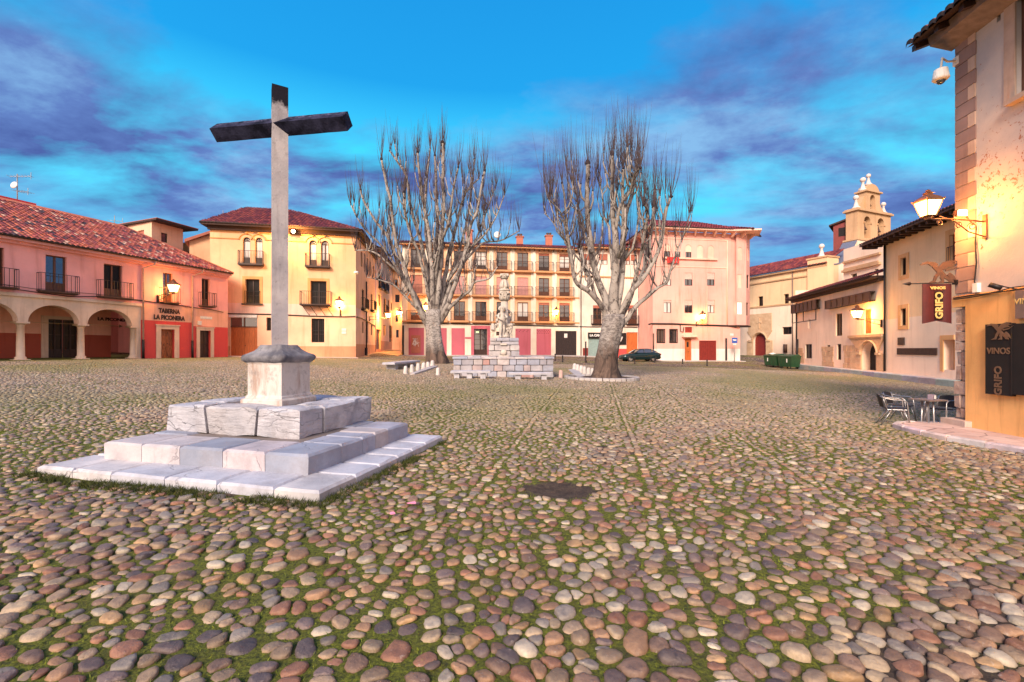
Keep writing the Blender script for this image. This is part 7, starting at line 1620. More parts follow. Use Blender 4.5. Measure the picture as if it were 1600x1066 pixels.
for x in (-1.36, 1.26):
    for sg in (-1, 1):
        mb = MB(); mb.sm = True; n = 20; pr_ = [(.20, .11), (.29, .11), (.315, .08), (.315, -.08), (.29, -.11), (.20, -.11)]; vs = [(x+r_*math.cos(a), sg*.74+sg*y_, .315+r_*math.sin(a)) for r_, y_ in pr_ for a in [2*math.pi*k/n for k in range(n)]]
        mb.add(vs, [(i*n+k, i*n+(k+1) % n, (i+1)*n+(k+1) % n, (i+1)*n+k) for i in range(5) for k in range(n)]); wh = mb.build('wheel', M['rubber'], Car)
        mb = MB(); vs = [(x+.2*math.cos(a), sg*.835, .315+.2*math.sin(a)) for a in [2*math.pi*k/n for k in range(n)]]; mb.prism(vs, (0, -sg*.05, 0))
        for k in range(7): a = k*2*math.pi/7; mb.box((x+.11*math.cos(a), sg*.84, .315+.11*math.sin(a)), (.03, .02, .03))
        mb.build('rim', M['alu'], wh)
        mb = MB(); mb.tube([(x+.36*math.cos(a), sg*.865, .315+.36*math.sin(a)) for a in np.linspace(0, math.pi, 14)], .03, 5); mb.build('wheel_arch', M['rubber'], Car)
for sg in (-1, 1):
    mb = MB(); mb.hexa([(-2.17, sg*.42, .52), (-2.10, sg*.70, .52), (-1.98, sg*.76, .54), (-2.1, sg*.42, .54), (-2.12, sg*.42, .64), (-2.04, sg*.68, .66), (-1.92, sg*.77, .67), (-2.0, sg*.42, .68)]); mb.build('headlight', M['white'], Car)
    mb = MB(); mb.box((2.12, sg*.60, .80), (.14, .26, .16)); mb.build('tail_light', M['garage_red'], Car)
    mb = MB(); mb.box((-.72, sg*.93, 1.0), (.12, .16, .11)); mb.build('mirror', M['carpaint'], Car)
mb = MB(); mb.box((0, -.885, .56), (2.0, .02, .05)); mb.box((-2.2, 0, .38), (.05, 1.3, .10)); mb.box((2.2, 0, .42), (.05, 1.3, .10)); mb.build('trim', M['rubber'], Car)
k_ = sC/4.36; Car.location = (cp.x, cp.y+.9, cp.z+.0); Car.scale = (k_, k_, k_); Car.rotation_euler = (0, 0, R(8))

# ================================================================== CONTAINERS, SIGNS, POSTS
ct0, YA_ = gp(1204, 573.5); ct1, YB_ = gp(1250, 577.6)
dv = (ct1-ct0); dv.z = 0; Lt = dv.length; dvn = dv.normalized(); rzc = math.atan2(dvn.y, dvn.x)
def container(c, label):
    o = thing('waste_container', label, 'waste container', c, 'green waste containers by the kerb'); w_ = Lt*.485; h = 1.12
    mb = MB(); hw = w_/2-.03; d = .5
    def q(x, y, z): return Vector((x, y, z))+Vector(c)
    mb.hexa([q(-hw*.88, -d*.85, .18), q(hw*.88, -d*.85, .18), q(hw*.88, d*.85, .18), q(-hw*.88, d*.85, .18), q(-hw, -d, h), q(hw, -d, h), q(hw, d, h), q(-hw, d, h)])
    for x in (-hw*.6, -hw*.2, hw*.2, hw*.6): mb.box(c+Vector((x, -d*.93, .66)), (.05, .05, .8))
    mb.build('bin', M['green'], o)
    mb = MB(); mb.hexa([q(-hw-.04, -d-.05, h), q(hw+.04, -d-.05, h), q(hw+.04, d+.04, h), q(-hw-.04, d+.04, h), q(-hw, -d, h+.06), q(hw, -d, h+.06), q(hw*.95, d*.6, h+.2), q(-hw*.95, d*.6, h+.2)]); mb.build('lid', M['green'], o)
    for x in (-hw*.7, hw*.7):
        for y in (-d*.7, d*.7): mb = MB(); mb.ball(c+Vector((x, y, .09)), .09, 8, 1, .5, 1); mb.build('wheel', M['rubber'], o)
    mb = MB(); mb.box(c+Vector((hw*.35*(1 if 'right' in label else -1), -d*.98, .75)), (.10, .02, .34)); mb.build('white_mark', M['white'], o)
    o.rotation_euler = (0, 0, rzc); return o
container(ct0.lerp(ct1, .25)+Vector((0, .5, 0)), 'left one of two green waste containers, with a white bag on its lid'); container(ct0.lerp(ct1, .76)+Vector((0, .5, 0)), 'right one of two green waste containers, against the stone kerb')
mb = MB(); pw_ = ct0.lerp(ct1, .18)+Vector((0, .5, 1.30)); mb.ball(pw_, .22, 8, 1.5, 1, .5); mb.v = [tuple(Vector(v)+mnoise.noise_vector(Vector(v)*5)*.06) for v in mb.v]; ob = mb.build('rubbish_bag', M['white']); recentre(ob, pw_); tag(ob, 'white rubbish bag lying on the lid of the left container', 'bag')
def ironpost(x, yt, yb, label, rw=.05):
    p, Yk = gp(x, yb); s = Yk/665; h = (yb-yt)*s; mb = MB(); mb.lathe([(rw*1.5, -.05), (rw*1.5, .08), (rw, .12), (rw, h-.12), (rw*1.3, h-.10), (rw*1.3, h-.04), (rw*.5, h)], p, 10); ob = mb.build('iron_bollard', M['iron']); recentre(ob, p); tag(ob, label, 'bollard', 'dark iron posts across the square')
for X, Yt, Yb_, lb in ((266, 840, 882, 'dark iron post left of the white shop house'), (312, 850, 892, 'dark iron post just right of the first one by the black garage'), (757, 862, 902, 'dark iron post in front of the parked car'), (880, 866, 895, 'dark iron post at the rear wheel of the parked car'), (1052, 872, 903, 'dark iron post before the orange door of the rose block'), (1203, 876, 915, 'dark iron post before the red garage door')):
    ironpost(*c4(X, Yt), c4(X, Yb_)[1], lb)
x, yt = c4(455, 765); p, Yk = gp(x, c4(0, 895)[1]); h = (c4(0, 895)[1]-yt)*Yk/665; mb = MB(); mb.lathe([(.10, -.05), (.10, .1), (.07, .2), (.06, h-.1), (.08, h)], p, 10); ob = mb.build('tall_post', M['iron']); recentre(ob, p); tag(ob, 'tall dark iron pole left of the right tree trunk', 'pole')
sp1, Ys = gp(1147.5, 565.5); sg_ = thing('street_sign', 'blue square sign with a white symbol on a pole at the rose block corner', 'sign', sp1); s = Ys/665; zsg = lambda y: sp1.z+(565.5-y)*s
mb = MB(); mb.tube([sp1, Vector((sp1.x, sp1.y, zsg(527)))], .04, 8); mb.build('pole', M['grey'], sg_); mb = MB(); mb.box((sp1.x, sp1.y-.06, zsg(532)), (8.6*s, .04, 8.5*s)); pn = mb.build('panel', M['blue'], sg_)
mb = MB(); cxs_ = Vector((sp1.x, sp1.y-.09, zsg(532))); mb.box(cxs_+Vector((.02, 0, .03)), (.30, .02, .15)); mb.prism([cxs_+Vector((-.13, 0, -.02)), cxs_+Vector((-.26, 0, .06)), cxs_+Vector((-.13, 0, .12))], (0, .01, 0)); mb.build('white_symbol', M['white'], pn); mb = MB(); mb.box((sp1.x, sp1.y-.06, zsg(538)), (5*s, .04, 2.2*s)); mb.build('lower_plate', M['white'], sg_)
mb = MB(); r = rc(cd_, FD, 803, 826, 805, 820); FD.box(mb, r[0], r[1], r[2], r[3], 0, .03); mb.build('name_plate', M['white'], Dd)
pk, Yk = gp(559.5, 558); pm = thing('parking_meter', 'grey service pillar standing at the ochre house corner', 'meter', pk); s = Yk/665
mb = MB(); mb.box(pk+Vector((0, -.2, .55)), (.30, .26, 1.1)); mb.build('cabinet', M['grey'], pm); mb = MB(); mb.box(pk+Vector((0, -.2, 1.15)), (.34, .3, .1)); mb.build('hood', M['iron'], pm); mb = MB(); mb.box(pk+Vector((0.02, -.34, .85)), (.14, .02, .2)); mb.build('screen', M['iron'], pm)
pb, _ = gp(566, 556); mb = MB(); mb.box(pb+Vector((.25, .1, .35)), (.35, .3, .7)); mb.box(pb+Vector((.25, .1, .72)), (.4, .34, .05)); ob = mb.build('electric_box', M['iron']); recentre(ob, pb+Vector((.25, .1, 0))); tag(ob, 'low dark electric box at the foot of the ochre side wall', 'box')

# ================================================================== CAFE TABLE AND CHAIRS
tb, Yt_ = gp(1449.5, 666); s = Yt_/665; ht = (666-623.8)*s
Tb = thing('cafe_table', 'metal cafe table with a grey top standing on the cobbles by the near corner', 'table', tb)
mb = MB(); tk = ht/.74; mb.box(tb+Vector((0, 0, ht-.015)), (.62*tk, .55*tk, .028), R(10)); mb.build('tabletop', simple('brushed_top', (.30, .24, .22), .35, .6), Tb)
for a, b in ((-1, -1), (1, -1), (1, 1), (-1, 1)):
    mb = MB(); v = Matrix.Rotation(R(10), 3, 'Z') @ Vector((a*.08*tk, b*.08*tk, 0)); mb.tube([tb+v+Vector((0, 0, ht-.03)), tb+v*1.1+Vector((0, 0, .06)), tb+v*2.6+Vector((0, 0, .012))], .018, 7); mb.build('leg', M['alu'], Tb)
nd_ = tb+Vector((.06, -.05, ht)); mb = MB(); mb.box(nd_+Vector((-.02, 0, .055)), (.12, .09, .11), R(25)); ob = mb.build('napkin_holder', simple('holder_metal', (.40, .30, .36), .4, .3)); mb2 = MB(); mb2.box(nd_+Vector((.01, -.058, .055)), (.06, .012, .08), R(25)); mb2.build('napkins', M['white'], ob); recentre_off = 0
tag(ob, 'small napkin holder on the cafe table', 'napkin holder')
def cafechair(p, rz, h, label):
    o = thing('cafe_chair', label, 'chair', (0, 0, 0), 'aluminium cafe chairs at the table'); q = h/.78
    V = lambda x, y, z: Vector((x*q, y*q, z*q))
    mb = MB(); mb.hexa([V(-.21, -.20, .42), V(.21, -.20, .42), V(.20, .20, .40), V(-.20, .20, .40), V(-.21, -.21, .45), V(.21, -.21, .45), V(.20, .21, .43), V(-.20, .21, .43)]); mb.build('seat', M['wicker'], o)
    mb = MB(); n = 7
    for k in range(n):
        a0, a1 = -1+2*k/n, -1+2*(k+1)/n; f = lambda a, z: V(a*.21, .24+.05*(1-a*a)+(z-.45)*.22, z)
        mb.hexa([f(a0, .46), f(a1, .46), f(a1, .46)+V(0, .02, 0), f(a0, .46)+V(0, .02, 0), f(a0, .78-.04*a0*a0), f(a1, .78-.04*a1*a1), f(a1, .78-.04*a1*a1)+V(0, .02, 0), f(a0, .78-.04*a0*a0)+V(0, .02, 0)])
    mb.build('backrest', M['wicker'], o)
    for sx in (-1, 1):
        mb = MB(); mb.tube([V(sx*.25, -.24, .0), V(sx*.245, -.20, .44), V(sx*.24, -.18, .62), V(sx*.245, -.10, .665), V(sx*.25, .10, .665), V(sx*.24, .27, .70), V(sx*.20, .34, .74)], .013*q, 7); mb.build('arm_frame', M['alu'], o)
        for fy, ty_ in ((.34, .10), (-.26, -.12)):
            mb = MB(); mb.tube([V(sx*.25, fy, 0), V(sx*.225, ty_, .43)], .013*q, 7); mb.build('leg', M['alu'], o)
        mb = MB(); mb.tube([V(sx*.22, .2, .42), V(sx*.21, .30, .76)], .012*q, 6); mb.tube([V(sx*.22, -.2, .42), V(sx*.22, .2, .41)], .010*q, 5); mb.build('side_rail', M['alu'], o)
    o.location = p; o.rotation_euler = (0, 0, rz); return o
hc = ht*1.14
cafechair(gp(1399, 664.5)[0], R(60), hc, 'leftmost cafe chair with a black woven back, turned toward the table'); cafechair(gp(1421, 661.5)[0]+Vector((0, .25, 0)), R(28), hc*1.02, 'cafe chair with a black woven back behind the leftmost chair'); cafechair(gp(1476, 666)[0]+Vector((.05, .15, 0)), R(-75), hc*.98, 'cafe chair right of the table against the corner stones')
# ================================================================== GROUND
def vnoise(x, y, seed=0):
    xi = np.floor(x).astype(np.int64); yi = np.floor(y).astype(np.int64); fx_ = x-xi; fy_ = y-yi
    def h(a, b):
        v = (a*374761393+b*668265263+seed*2147483647) & 0xffffffff; v = ((v ^ (v >> 13))*1274126177) & 0xffffffff; return ((v ^ (v >> 16)) & 0xffff)/65535.0
    u = fx_*fx_*(3-2*fx_); v = fy_*fy_*(3-2*fy_)
    return (h(xi, yi)*(1-u)+h(xi+1, yi)*u)*(1-v)+(h(xi, yi+1)*(1-u)+h(xi+1, yi+1)*u)*v
def fbm(x, y, s, seed=0, o=4):
    r_ = 0; a = .5; t = 0
    for i in range(o): r_ = r_+a*vnoise(x*s, y*s, seed+i*17); t += a; a *= .5; s *= 2.03
    return r_/t
def moss_at(x, y):
    m = fbm(x, y, .42, 3)*.62+fbm(x, y, 1.6, 9)*.38
    m = np.clip((m-.355)*7, 0, 1)
    bare = np.clip((fbm(x+40, y, .33, 21)-.55)*8, 0, 1); far = np.clip(1-(y-9)/20, .6, 1); near = np.clip((np.hypot(x, y)-.5)/1.5, .6, 1)
    return m*far*near*(1-bare*.75)
pitc, _ = gp(874, 765); pitr = .34
def ground_mesh():
    ys = np.concatenate([np.arange(-30, -2, 4.0), np.arange(-2, 12, .12), np.arange(12, 30, .4), np.arange(30, 70, 1.2), np.array([74, 82, 95, 120, 170, 260, 500, 1200, 2500])])
    xs = np.concatenate([-np.array([2500, 1200, 500, 260, 170, 120, 95, 80, 68, 58]), np.arange(-50, -16, 1.2), np.arange(-16, -8, .4), np.arange(-8, 8.5, .12), np.arange(8.5, 17, .4), np.arange(17, 50, 1.2), np.array([58, 68, 80, 95, 120, 170, 260, 500, 1200, 2500])])
    X, Y = np.meshgrid(xs, ys); Z = G(X, Y)
    near = (np.abs(X) < 8.5) & (Y < 12); Z = Z+np.where(near, (fbm(X, Y, 1.1, 5)-.5)*.05, 0)
    d = np.hypot((X-pitc.x)/1.25, (Y-pitc.y)/.9)+(fbm(X, Y, 4.0, 91)-.5)*.16; Z = Z-np.clip(1-d/pitr, 0, 1)*.06
    nx, ny = len(xs), len(ys); V = np.stack([X, Y, Z], -1).reshape(-1, 3); i = np.arange((ny-1)*(nx-1)); r_ = i//(nx-1); c = i % (nx-1); a = r_*nx+c; F = np.stack([a, a+1, a+nx+1, a+nx], -1)
    me = bpy.data.meshes.new('ground'); me.vertices.add(len(V)); me.vertices.foreach_set('co', V.ravel()); me.loops.add(F.size); me.loops.foreach_set('vertex_index', F.ravel().astype(np.int32)); me.polygons.add(len(F)); me.polygons.foreach_set('loop_start', np.arange(0, F.size, 4, dtype=np.int32)); me.update(calc_edges=True); me.polygons.foreach_set('use_smooth', [True]*len(F))
    at_ = me.attributes.new('moss', 'FLOAT', 'POINT'); mo = moss_at(X, Y); mo = mo*(np.clip(d/pitr-.9, 0, 1)); at_.data.foreach_set('value', mo.ravel().astype(np.float32))
    o = bpy.data.objects.new('ground', me); C.objects.link(o); return o
def groundmat():
    a = NT('mossy_soil'); at_ = a.n('ShaderNodeAttribute'); at_.attribute_name = 'moss'; n = a.noise(9, 8, .7); n2 = a.noise(38, 6, .75); n3 = a.noise(2.2, 5, .6)
    soil = a.mix(a.ramp(n, [(.35, 0), (.65, 1)]), (.035, .020, .015), (.13, .085, .06)); moss = a.mix(a.ramp(n2, [(.35, 0), (.65, 1)]), (.010, .020, .003), (.27, .29, .016)); moss = a.mix(a.math('MULTIPLY', a.ramp(n3, [(.45, 0), (.65, 1)]), .5), moss, (.11, .09, .016))
    f = a.ramp(a.math('ADD', at_.outputs[2], a.math('MULTIPLY', a.math('SUBTRACT', n, .5), .9)), [(.08, 0), (.28, 1)]); c = a.mix(f, soil, moss)
    # beyond the modelled stones the same paving is carried by the surface
    s = a.n('ShaderNodeSeparateXYZ'); a.l(a.pos, s.inputs[0]); v = a.n('ShaderNodeTexVoronoi'); m = a.n('ShaderNodeMapping'); a.l(a.pos, m.inputs[0]); m.inputs['Scale'].default_value = (6, 7, 0); a.l(m.outputs[0], v.inputs[0]); v.inputs['Scale'].default_value = 1.0
    sc_ = a.n('ShaderNodeSeparateColor'); a.l(v.outputs['Color'], sc_.inputs[0]); cc = a.ramp(sc_.outputs[0], [(0, (.26, .16, .12)), (.4, (.42, .29, .21)), (.8, (.52, .39, .28)), (1, (.34, .27, .24))]); cc = a.mix(a.ramp(v.outputs['Distance'], [(.30, 0), (.55, 1)]), cc, (.07, .05, .035))
    gz = a.noise(.22, 5, .6); cc = a.mix(a.math('MULTIPLY', a.ramp(gz, [(.44, 0), (.60, 1)]), .75), cc, (.19, .18, .035))
    ff = a.ramp(a.math('MULTIPLY', a.math('SUBTRACT', s.outputs[1], 29), .25), [(0, 0), (1, 1)]); c = a.mix(ff, c, cc)
    a.col(c); a.rough(.95); a.bump(a.math('ADD', a.math('MULTIPLY', n2, .9), n), .05, 1.0); return a.m
go_ = ground_mesh(); go_.data.materials.append(groundmat()); go_['kind'] = 'structure'

def inpoly(x, y, poly):
    r_ = np.zeros(x.shape, bool); n = len(poly); j = n-1
    for i in range(n):
        xi, yi = poly[i][0], poly[i][1]; xj, yj = poly[j][0], poly[j][1]
        c = ((yi > y) != (yj > y)) & (x < (xj-xi)*(y-yi)/((yj-yi) or 1e-9)+xi); r_ ^= c; j = i
    return r_
# pavement outlines (also kept clear of cobbles)
_o = gp(1600, 711)[0]; _of = (Vector((_o.x, _o.y))-FF.A).dot(FF.n)
swF = [gp(1397, 669)[0], gp(1402, 666)[0], gp(1425, 665)[0], gp(1478, 664.5)[0], FF.P(0, 0, -.5), FF.P(uF, 0, -.5), FF.P(uF, 0, _of+.05), gp(1600, 711)[0], gp(1540, 700)[0], gp(1480, 690)[0], gp(1440, 681.5)[0], gp(1412, 674)[0]]
pavs = []
pavs.append(('A', [FA.P(uL, 0, -3.4), FA.P(uE, 0, -.2), FA.P(uE, 0, .9), FA.P(uT, 0, 1.1), FA.P(uL, 0, 1.2)], zb-.02))
kA, kB = W(1249, 546, 39.4), W(1487, 546, 21.8); kd = (kB-kA); kd.z = 0; kd.normalize()
def pavement(name, poly, top, thick=.5, mat=None, kerb=None):
    mb = MB(); mb.prism([Vector((p.x, p.y, top-thick)) for p in poly], (0, 0, thick)); o = mb.build(name, mat or M['paving']); o['kind'] = 'structure'; return o
pavement('pavement', pavs[0][1], zb-.02)
gB = [FB.P(FB.u(345), 0, -.3), FB.P(LB, 0, -.3), FB.P(LB+.3, 0, .9), FB.P(0, 0, .9)]
pb_ = MB(); pb_.hexa([Vector((p.x, p.y, g1(p.x, p.y)-.4)) for p in gB]+[Vector((p.x, p.y, g1(p.x, p.y)+.05)) for p in gB]); o = pb_.build('pavement', M['paving']); o['kind'] = 'structure'
for fac, u0, u1, w_, up4 in ((FC, -.2, LC, 1.3, .10), (FH, 0, LH, 1.5, .10), (FD, -.4, FD.u(1157), .9, .08)):
    mb = MB(); n = 10
    for k in range(n):
        ua_, ub_2 = u0+(u1-u0)*k/n, u0+(u1-u0)*(k+1)/n; q = [fac.P(ua_, 0, w_), fac.P(ub_2, 0, w_), fac.P(ub_2, 0, -.3), fac.P(ua_, 0, -.3)]
        tz_ = [g1(p.x, p.y)+up4 for p in q]; mb.hexa([Vector((p.x, p.y, t-.5)) for p, t in zip(q, tz_)]+[Vector((p.x, p.y, t)) for p, t in zip(q, tz_)])
    o = mb.build('pavement', M['kerb']); o['kind'] = 'structure'
# raised pavement with dressed kerb blocks before the convent
kz0 = W(1249, 569.5, 39.4).z; kz1 = W(1487, 594, 21.8).z; ext = 5
pA_, pB_ = Vector((kA.x, kA.y, 0)), Vector((kB.x, kB.y, 0)); Lk = (pB_-pA_).length
mb = MB(); q = [pA_, pB_+kd*ext, FE1.P(wr_, 0, -.3), FE1.P(0, 0, -.3), FE2.P(0, 0, -.3)]; qz = [kz0, kz1-.02, kz1-.02, (kz0*.4+kz1*.6), kz0]
mb.add([Vector((p.x, p.y, z-.012)) for p, z in zip(q, qz)]+[Vector((p.x, p.y, z-1)) for p, z in zip(q, qz)], [(0, 1, 2, 3, 4), (0, 5, 6, 1)]); o = mb.build('raised_pavement', M['paving']); o['kind'] = 'structure'
mb = MB(); nk = 17; per = Vector((kd.y, -kd.x, 0)); per = per if per.x < 0 else -per; random.seed(3)
for k in range(nk):
    f0, f1 = k/nk, (k+1)/nk; a = pA_.lerp(pB_+kd*ext, f0)-per*.0; b = pA_.lerp(pB_+kd*ext, f1); za = kz0+(kz1-kz0)*f0*(Lk+ext)/Lk; mb.tc = tuple(v*random.uniform(.85, 1.1) for v in (.42, .42, .44)); ragged(mb, Vector((a.x, a.y, 0))+kd*.012, (b-a)*.985-kd*.01, per*.32*-1*-1, za-.75, za+.02, .012)
o = mb.build('kerb_wall', sm0); o['kind'] = 'structure'
zsF = g1(*FF.P(0, 0, 1).xy)+.11
mb = MB(); sF = [Vector((p.x, p.y, g1(p.x, p.y)+.10)) for p in swF]; cF = Vector((sum(p.x for p in sF)/len(sF)+.3, sum(p.y for p in sF)/len(sF), 0)); 
mb.add(sF+[Vector((p.x, p.y, p.z-.4)) for p in sF], [tuple(range(len(sF)))]+[(i, (i+1) % len(sF), len(sF)+(i+1) % len(sF), len(sF)+i) for i in range(len(sF))])
def slabmat():
    a = NT('cracked_paving'); n = a.noise(1.6, 7, .65); c = a.mix(a.ramp(n, [(.35, 0), (.65, 1)]), (.44, .30, .27), (.62, .47, .43)); v = a.n('ShaderNodeTexVoronoi'); v.feature = 'DISTANCE_TO_EDGE'; a.l(a.pos, v.inputs[0]); v.inputs['Scale'].default_value = 1.7
    c = a.mix(a.ramp(v.outputs['Distance'], [(.0, 1), (.025, 0)]), c, (.14, .09, .08)); a.col(c); a.rough(.85); a.bump(n, .01, .5); return a.m
o = mb.build('pavement', slabmat()); o['kind'] = 'structure'
mb = MB()      # pale rounded edge slabs
ed = [sF[i] for i in (7, 8, 9, 10, 11, 0, 1, 2)]; ed = [sF[6]]+ed
for a, b in zip(ed, ed[1:]):
    L_ = (b-a).length; n = max(1, int(L_/.55)); dd = (b-a)/n; pn_ = Vector((dd.y, -dd.x, 0)).normalized(); pn_ = pn_ if (cF-a).dot(pn_) > 0 else -pn_
    for k in range(n): mb.tc = tuple(v*random.uniform(.9, 1.1) for v in (.60, .52, .50)); p = a+dd*k; ragged(mb, Vector((p.x, p.y, 0))-pn_*.03, dd*.975, pn_*.14, p.z-.2, (p.z+(p.z+dd.z))/2+.018, .015)
o = mb.build('kerb', sm0); o['kind'] = 'structure'
# streets beyond
al = [FB.P(LB+.1, 0, .6), FC.P(-.3, 0, .2), W(634, 546, 60), W(609, 546, 60)]
mb = MB(); n = 8
for k in range(n):
    q = [al[0].lerp(al[3], k/n), al[1].lerp(al[2], k/n), al[1].lerp(al[2], (k+1)/n), al[0].lerp(al[3], (k+1)/n)]; mb.quad(*[Vector((p.x, p.y, g1(p.x, p.y)+.035)) for p in q])
o = mb.build('alley_street', M['alley']); o['kind'] = 'structure'
st_ = [W(1150, 546, 49), W(1206, 546, 41.5), W(1250, 546, 42.5), W(1240, 546, 50), W(1168, 546, 56), W(1140, 546, 60)]
mb = MB(); mb.add([Vector((p.x, p.y, g1(p.x, p.y)+.05)) for p in st_], [tuple(range(len(st_)))]); o = mb.build('road', M['road']); o['kind'] = 'structure'

# ------------------------------------------------------------------ cobbles: every stone modelled from its own cell
def cobbles():
    th = math.atan2(132, 700); ux = np.array([math.cos(th), -math.sin(th)]); uy = np.array([math.sin(th), math.cos(th)])
    cs, ct = .155, .066
    smin, smax, tmin, tmax = -34, 34, .4, 37
    ns, nt_ = int((smax-smin)/cs), int((tmax-tmin)/ct)
    I, J = np.meshgrid(np.arange(ns), np.arange(nt_))
    S_ = smin+(I+.5*(J % 2))*cs; T_ = tmin+J*ct
    js = rng.uniform(-.44, .44, I.shape)*cs; jt = rng.uniform(-.44, .44, I.shape)*ct
    gl_ = (np.abs(((S_+.35) % 1.95)-.975) < cs*.5) & (fbm(S_, T_, .3, 71) > .36)                       # guide rows laid straight
    ln = np.round((S_+.35-.975)/1.95)*1.95+.975-.35
    wob = (fbm(T_*0+ln*3.3, T_, .5, 31)-.5)*.05; wl_ = np.where(gl_, .06, 1)
    S2 = np.where(gl_, ln+wob+js*.12, S_+js); T2 = T_+jt*np.where(gl_, .6, 1)
    # slow warp makes neighbourhoods of larger and smaller stones
    dS_ = np.abs(((S_+.35) % 1.95)-.975); S2 = S2+(fbm(S_, T_, .9, 41)-.5)*.40*np.clip(dS_/.4, 0, 1); T2 = T2+(fbm(S_, T_, .9, 47)-.5)*.34
    X = S2*ux[0]+T2*uy[0]; Y = S2*ux[1]+T2*uy[1]
    mo = moss_at(X, Y)
    drop = (rng.random(I.shape) < (.08+.12*mo+.04*np.clip((4.2-Y)/1.5, 0, 1))) & ~gl_
    ok = ~drop
    d_ = np.hypot((X-pitc.x)/1.25, (Y-pitc.y)/.9)+(fbm(X, Y, 4.0, 91)-.5)*.22; ok &= d_ > pitr
    # local visibility: the frame plus a few metres to either side
    ok &= (np.abs(X) < Y*1.143*1.08+2.2) & (Y > .55) & (Y < 35)
    b0 = [c0-e1*.03-e2*.03, c0+e1*(dims[0][0]+.03)-e2*.03, c0+e1*(dims[0][0]+.03)+e2*(dims[0][1]+.03), c0-e1*.03+e2*(dims[0][1]+.03)]
    for poly in (b0, swF, pavs[0][1], [(X0-.05, yf-.1), (X1+.05, yf-.1), (X1+.05, yf+3.8), (X0-.05, yf+3.8)], [FE2.P(0, 0, 0), kA, kB+kd*ext, FE1.P(wr_, 0, 0)]): ok &= ~inpoly(X, Y, poly)
    ok &= np.hypot(X-cxr, Y-cyr) > rx+.03; ok &= np.hypot(X-W(683, 546, YL).x, Y-YL*K) > .75
    for fac in (FA, FB): ok &= ((X-fac.A.x)*fac.n.x+(Y-fac.A.y)*fac.n.y) > .4
    ok &= ~((((X-FE1.A.x)*FE1.n.x+(Y-FE1.A.y)*FE1.n.y) < .1) & (X > 8)); ok &= ~((X > FF.P(0, 0, 0).x) & (Y < FF.P(0, 0, 0).y+.1) & (((X-FF.A.x)*FF.n.x+(Y-FF.A.y)*FF.n.y) < 1.2))
    full_ok = ~drop
    idx = np.argwhere(ok); N_ = len(idx); ji, ii = idx[:, 0], idx[:, 1]; px_, py_ = X[ji, ii], Y[ji, ii]
    print('cobbles', N_)
    A = 14; ang = np.arange(A)/A*2*np.pi; ca_, sa_ = np.cos(ang), np.sin(ang); rad = np.full((N_, A), .15)
    for dj in range(-3, 4):
        for di in range(-2, 3):
            if di == 0 and dj == 0: continue
            nj = np.clip(ji+dj, 0, nt_-1); ni = np.clip(ii+di, 0, ns-1); v = full_ok[nj, ni] & ((nj == ji+dj) & (ni == ii+di))
            ddx = X[nj, ni]-px_; ddy = Y[nj, ni]-py_; d2 = ddx**2+ddy**2; dot = ddx[:, None]*ca_+ddy[:, None]*sa_
            rr = np.where((dot > 1e-4) & v[:, None], d2[:, None]/(2*np.maximum(dot, 1e-4)), 9); rad = np.minimum(rad, rr)
    for _ in range(1): rad = np.minimum(rad, .25*np.roll(rad, 1, 1)+.5*rad+.25*np.roll(rad, -1, 1)+.006)
    gli = gl_[ji, ii]; ea_ = rng.uniform(1.3, 2.3, N_); th_e = rng.normal(0, .38, N_)-th+np.where(gli, 1.57, 0); sz_ = rad.mean(1)*rng.uniform(.98, 1.28, N_)
    la_, lb_ = sz_*np.sqrt(ea_), sz_/np.sqrt(ea_); cc_, ss_ = np.cos(ang[None]-th_e[:, None]), np.sin(ang[None]-th_e[:, None]); pw = 2.5
    el = 1/((np.abs(cc_/la_[:, None]))**pw+(np.abs(ss_/lb_[:, None]))**pw)**(1/pw); rad = .80*rad+.20*np.minimum(rad, el)
    mo_ = mo[ji, ii]; shr = rng.uniform(.93, 1.06, N_)*(1-.17*mo_-.05*np.clip((py_-4)/4, 0, 1)*mo_); rad = rad*shr[:, None]-.004; rad = np.maximum(rad, .012); rad *= 1+rng.uniform(-.15, .13, rad.shape)
    rad = .2*np.roll(rad, 1, 1)+.6*rad+.2*np.roll(rad, -1, 1)
    size = rad.mean(1); dist = py_
    H = np.clip(size*rng.uniform(.32, .54, N_), .010, .032)*(1-.18*mo_)
    pal = np.array([(.215, .138, .100), (.30, .215, .145), (.165, .120, .110), (.36, .275, .185), (.25, .125, .080), (.42, .36, .28), (.22, .19, .165), (.31, .185, .11), (.11, .085, .082), (.36, .23, .12)])
    pr = np.array([.16, .15, .12, .11, .11, .08, .09, .08, .05, .05]); ci = rng.choice(len(pal), N_, p=pr/pr.sum()); col = pal[ci]*rng.uniform(.72, 1.25, (N_, 1))*np.where(gli, 1.12, 1.0)[:, None]
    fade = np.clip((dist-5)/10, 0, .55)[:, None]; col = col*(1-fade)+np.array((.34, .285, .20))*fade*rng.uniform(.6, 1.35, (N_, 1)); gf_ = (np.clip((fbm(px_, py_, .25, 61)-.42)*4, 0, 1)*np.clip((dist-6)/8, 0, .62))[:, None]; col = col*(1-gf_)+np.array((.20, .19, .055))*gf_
    tilt = rng.normal(0, .10, (N_, 2)); gz = G(px_, py_)
    near8 = (np.abs(px_) < 8.5) & (py_ < 12); gz = gz+np.where(near8, (fbm(px_, py_, 1.1, 5)-.5)*.05, 0)+rng.uniform(-.008, .008, N_)
    dc_ = np.hypot(px_, py_)
    allV, allF, allC, LS_, sm_ = [], [], [], [], []; base = 0
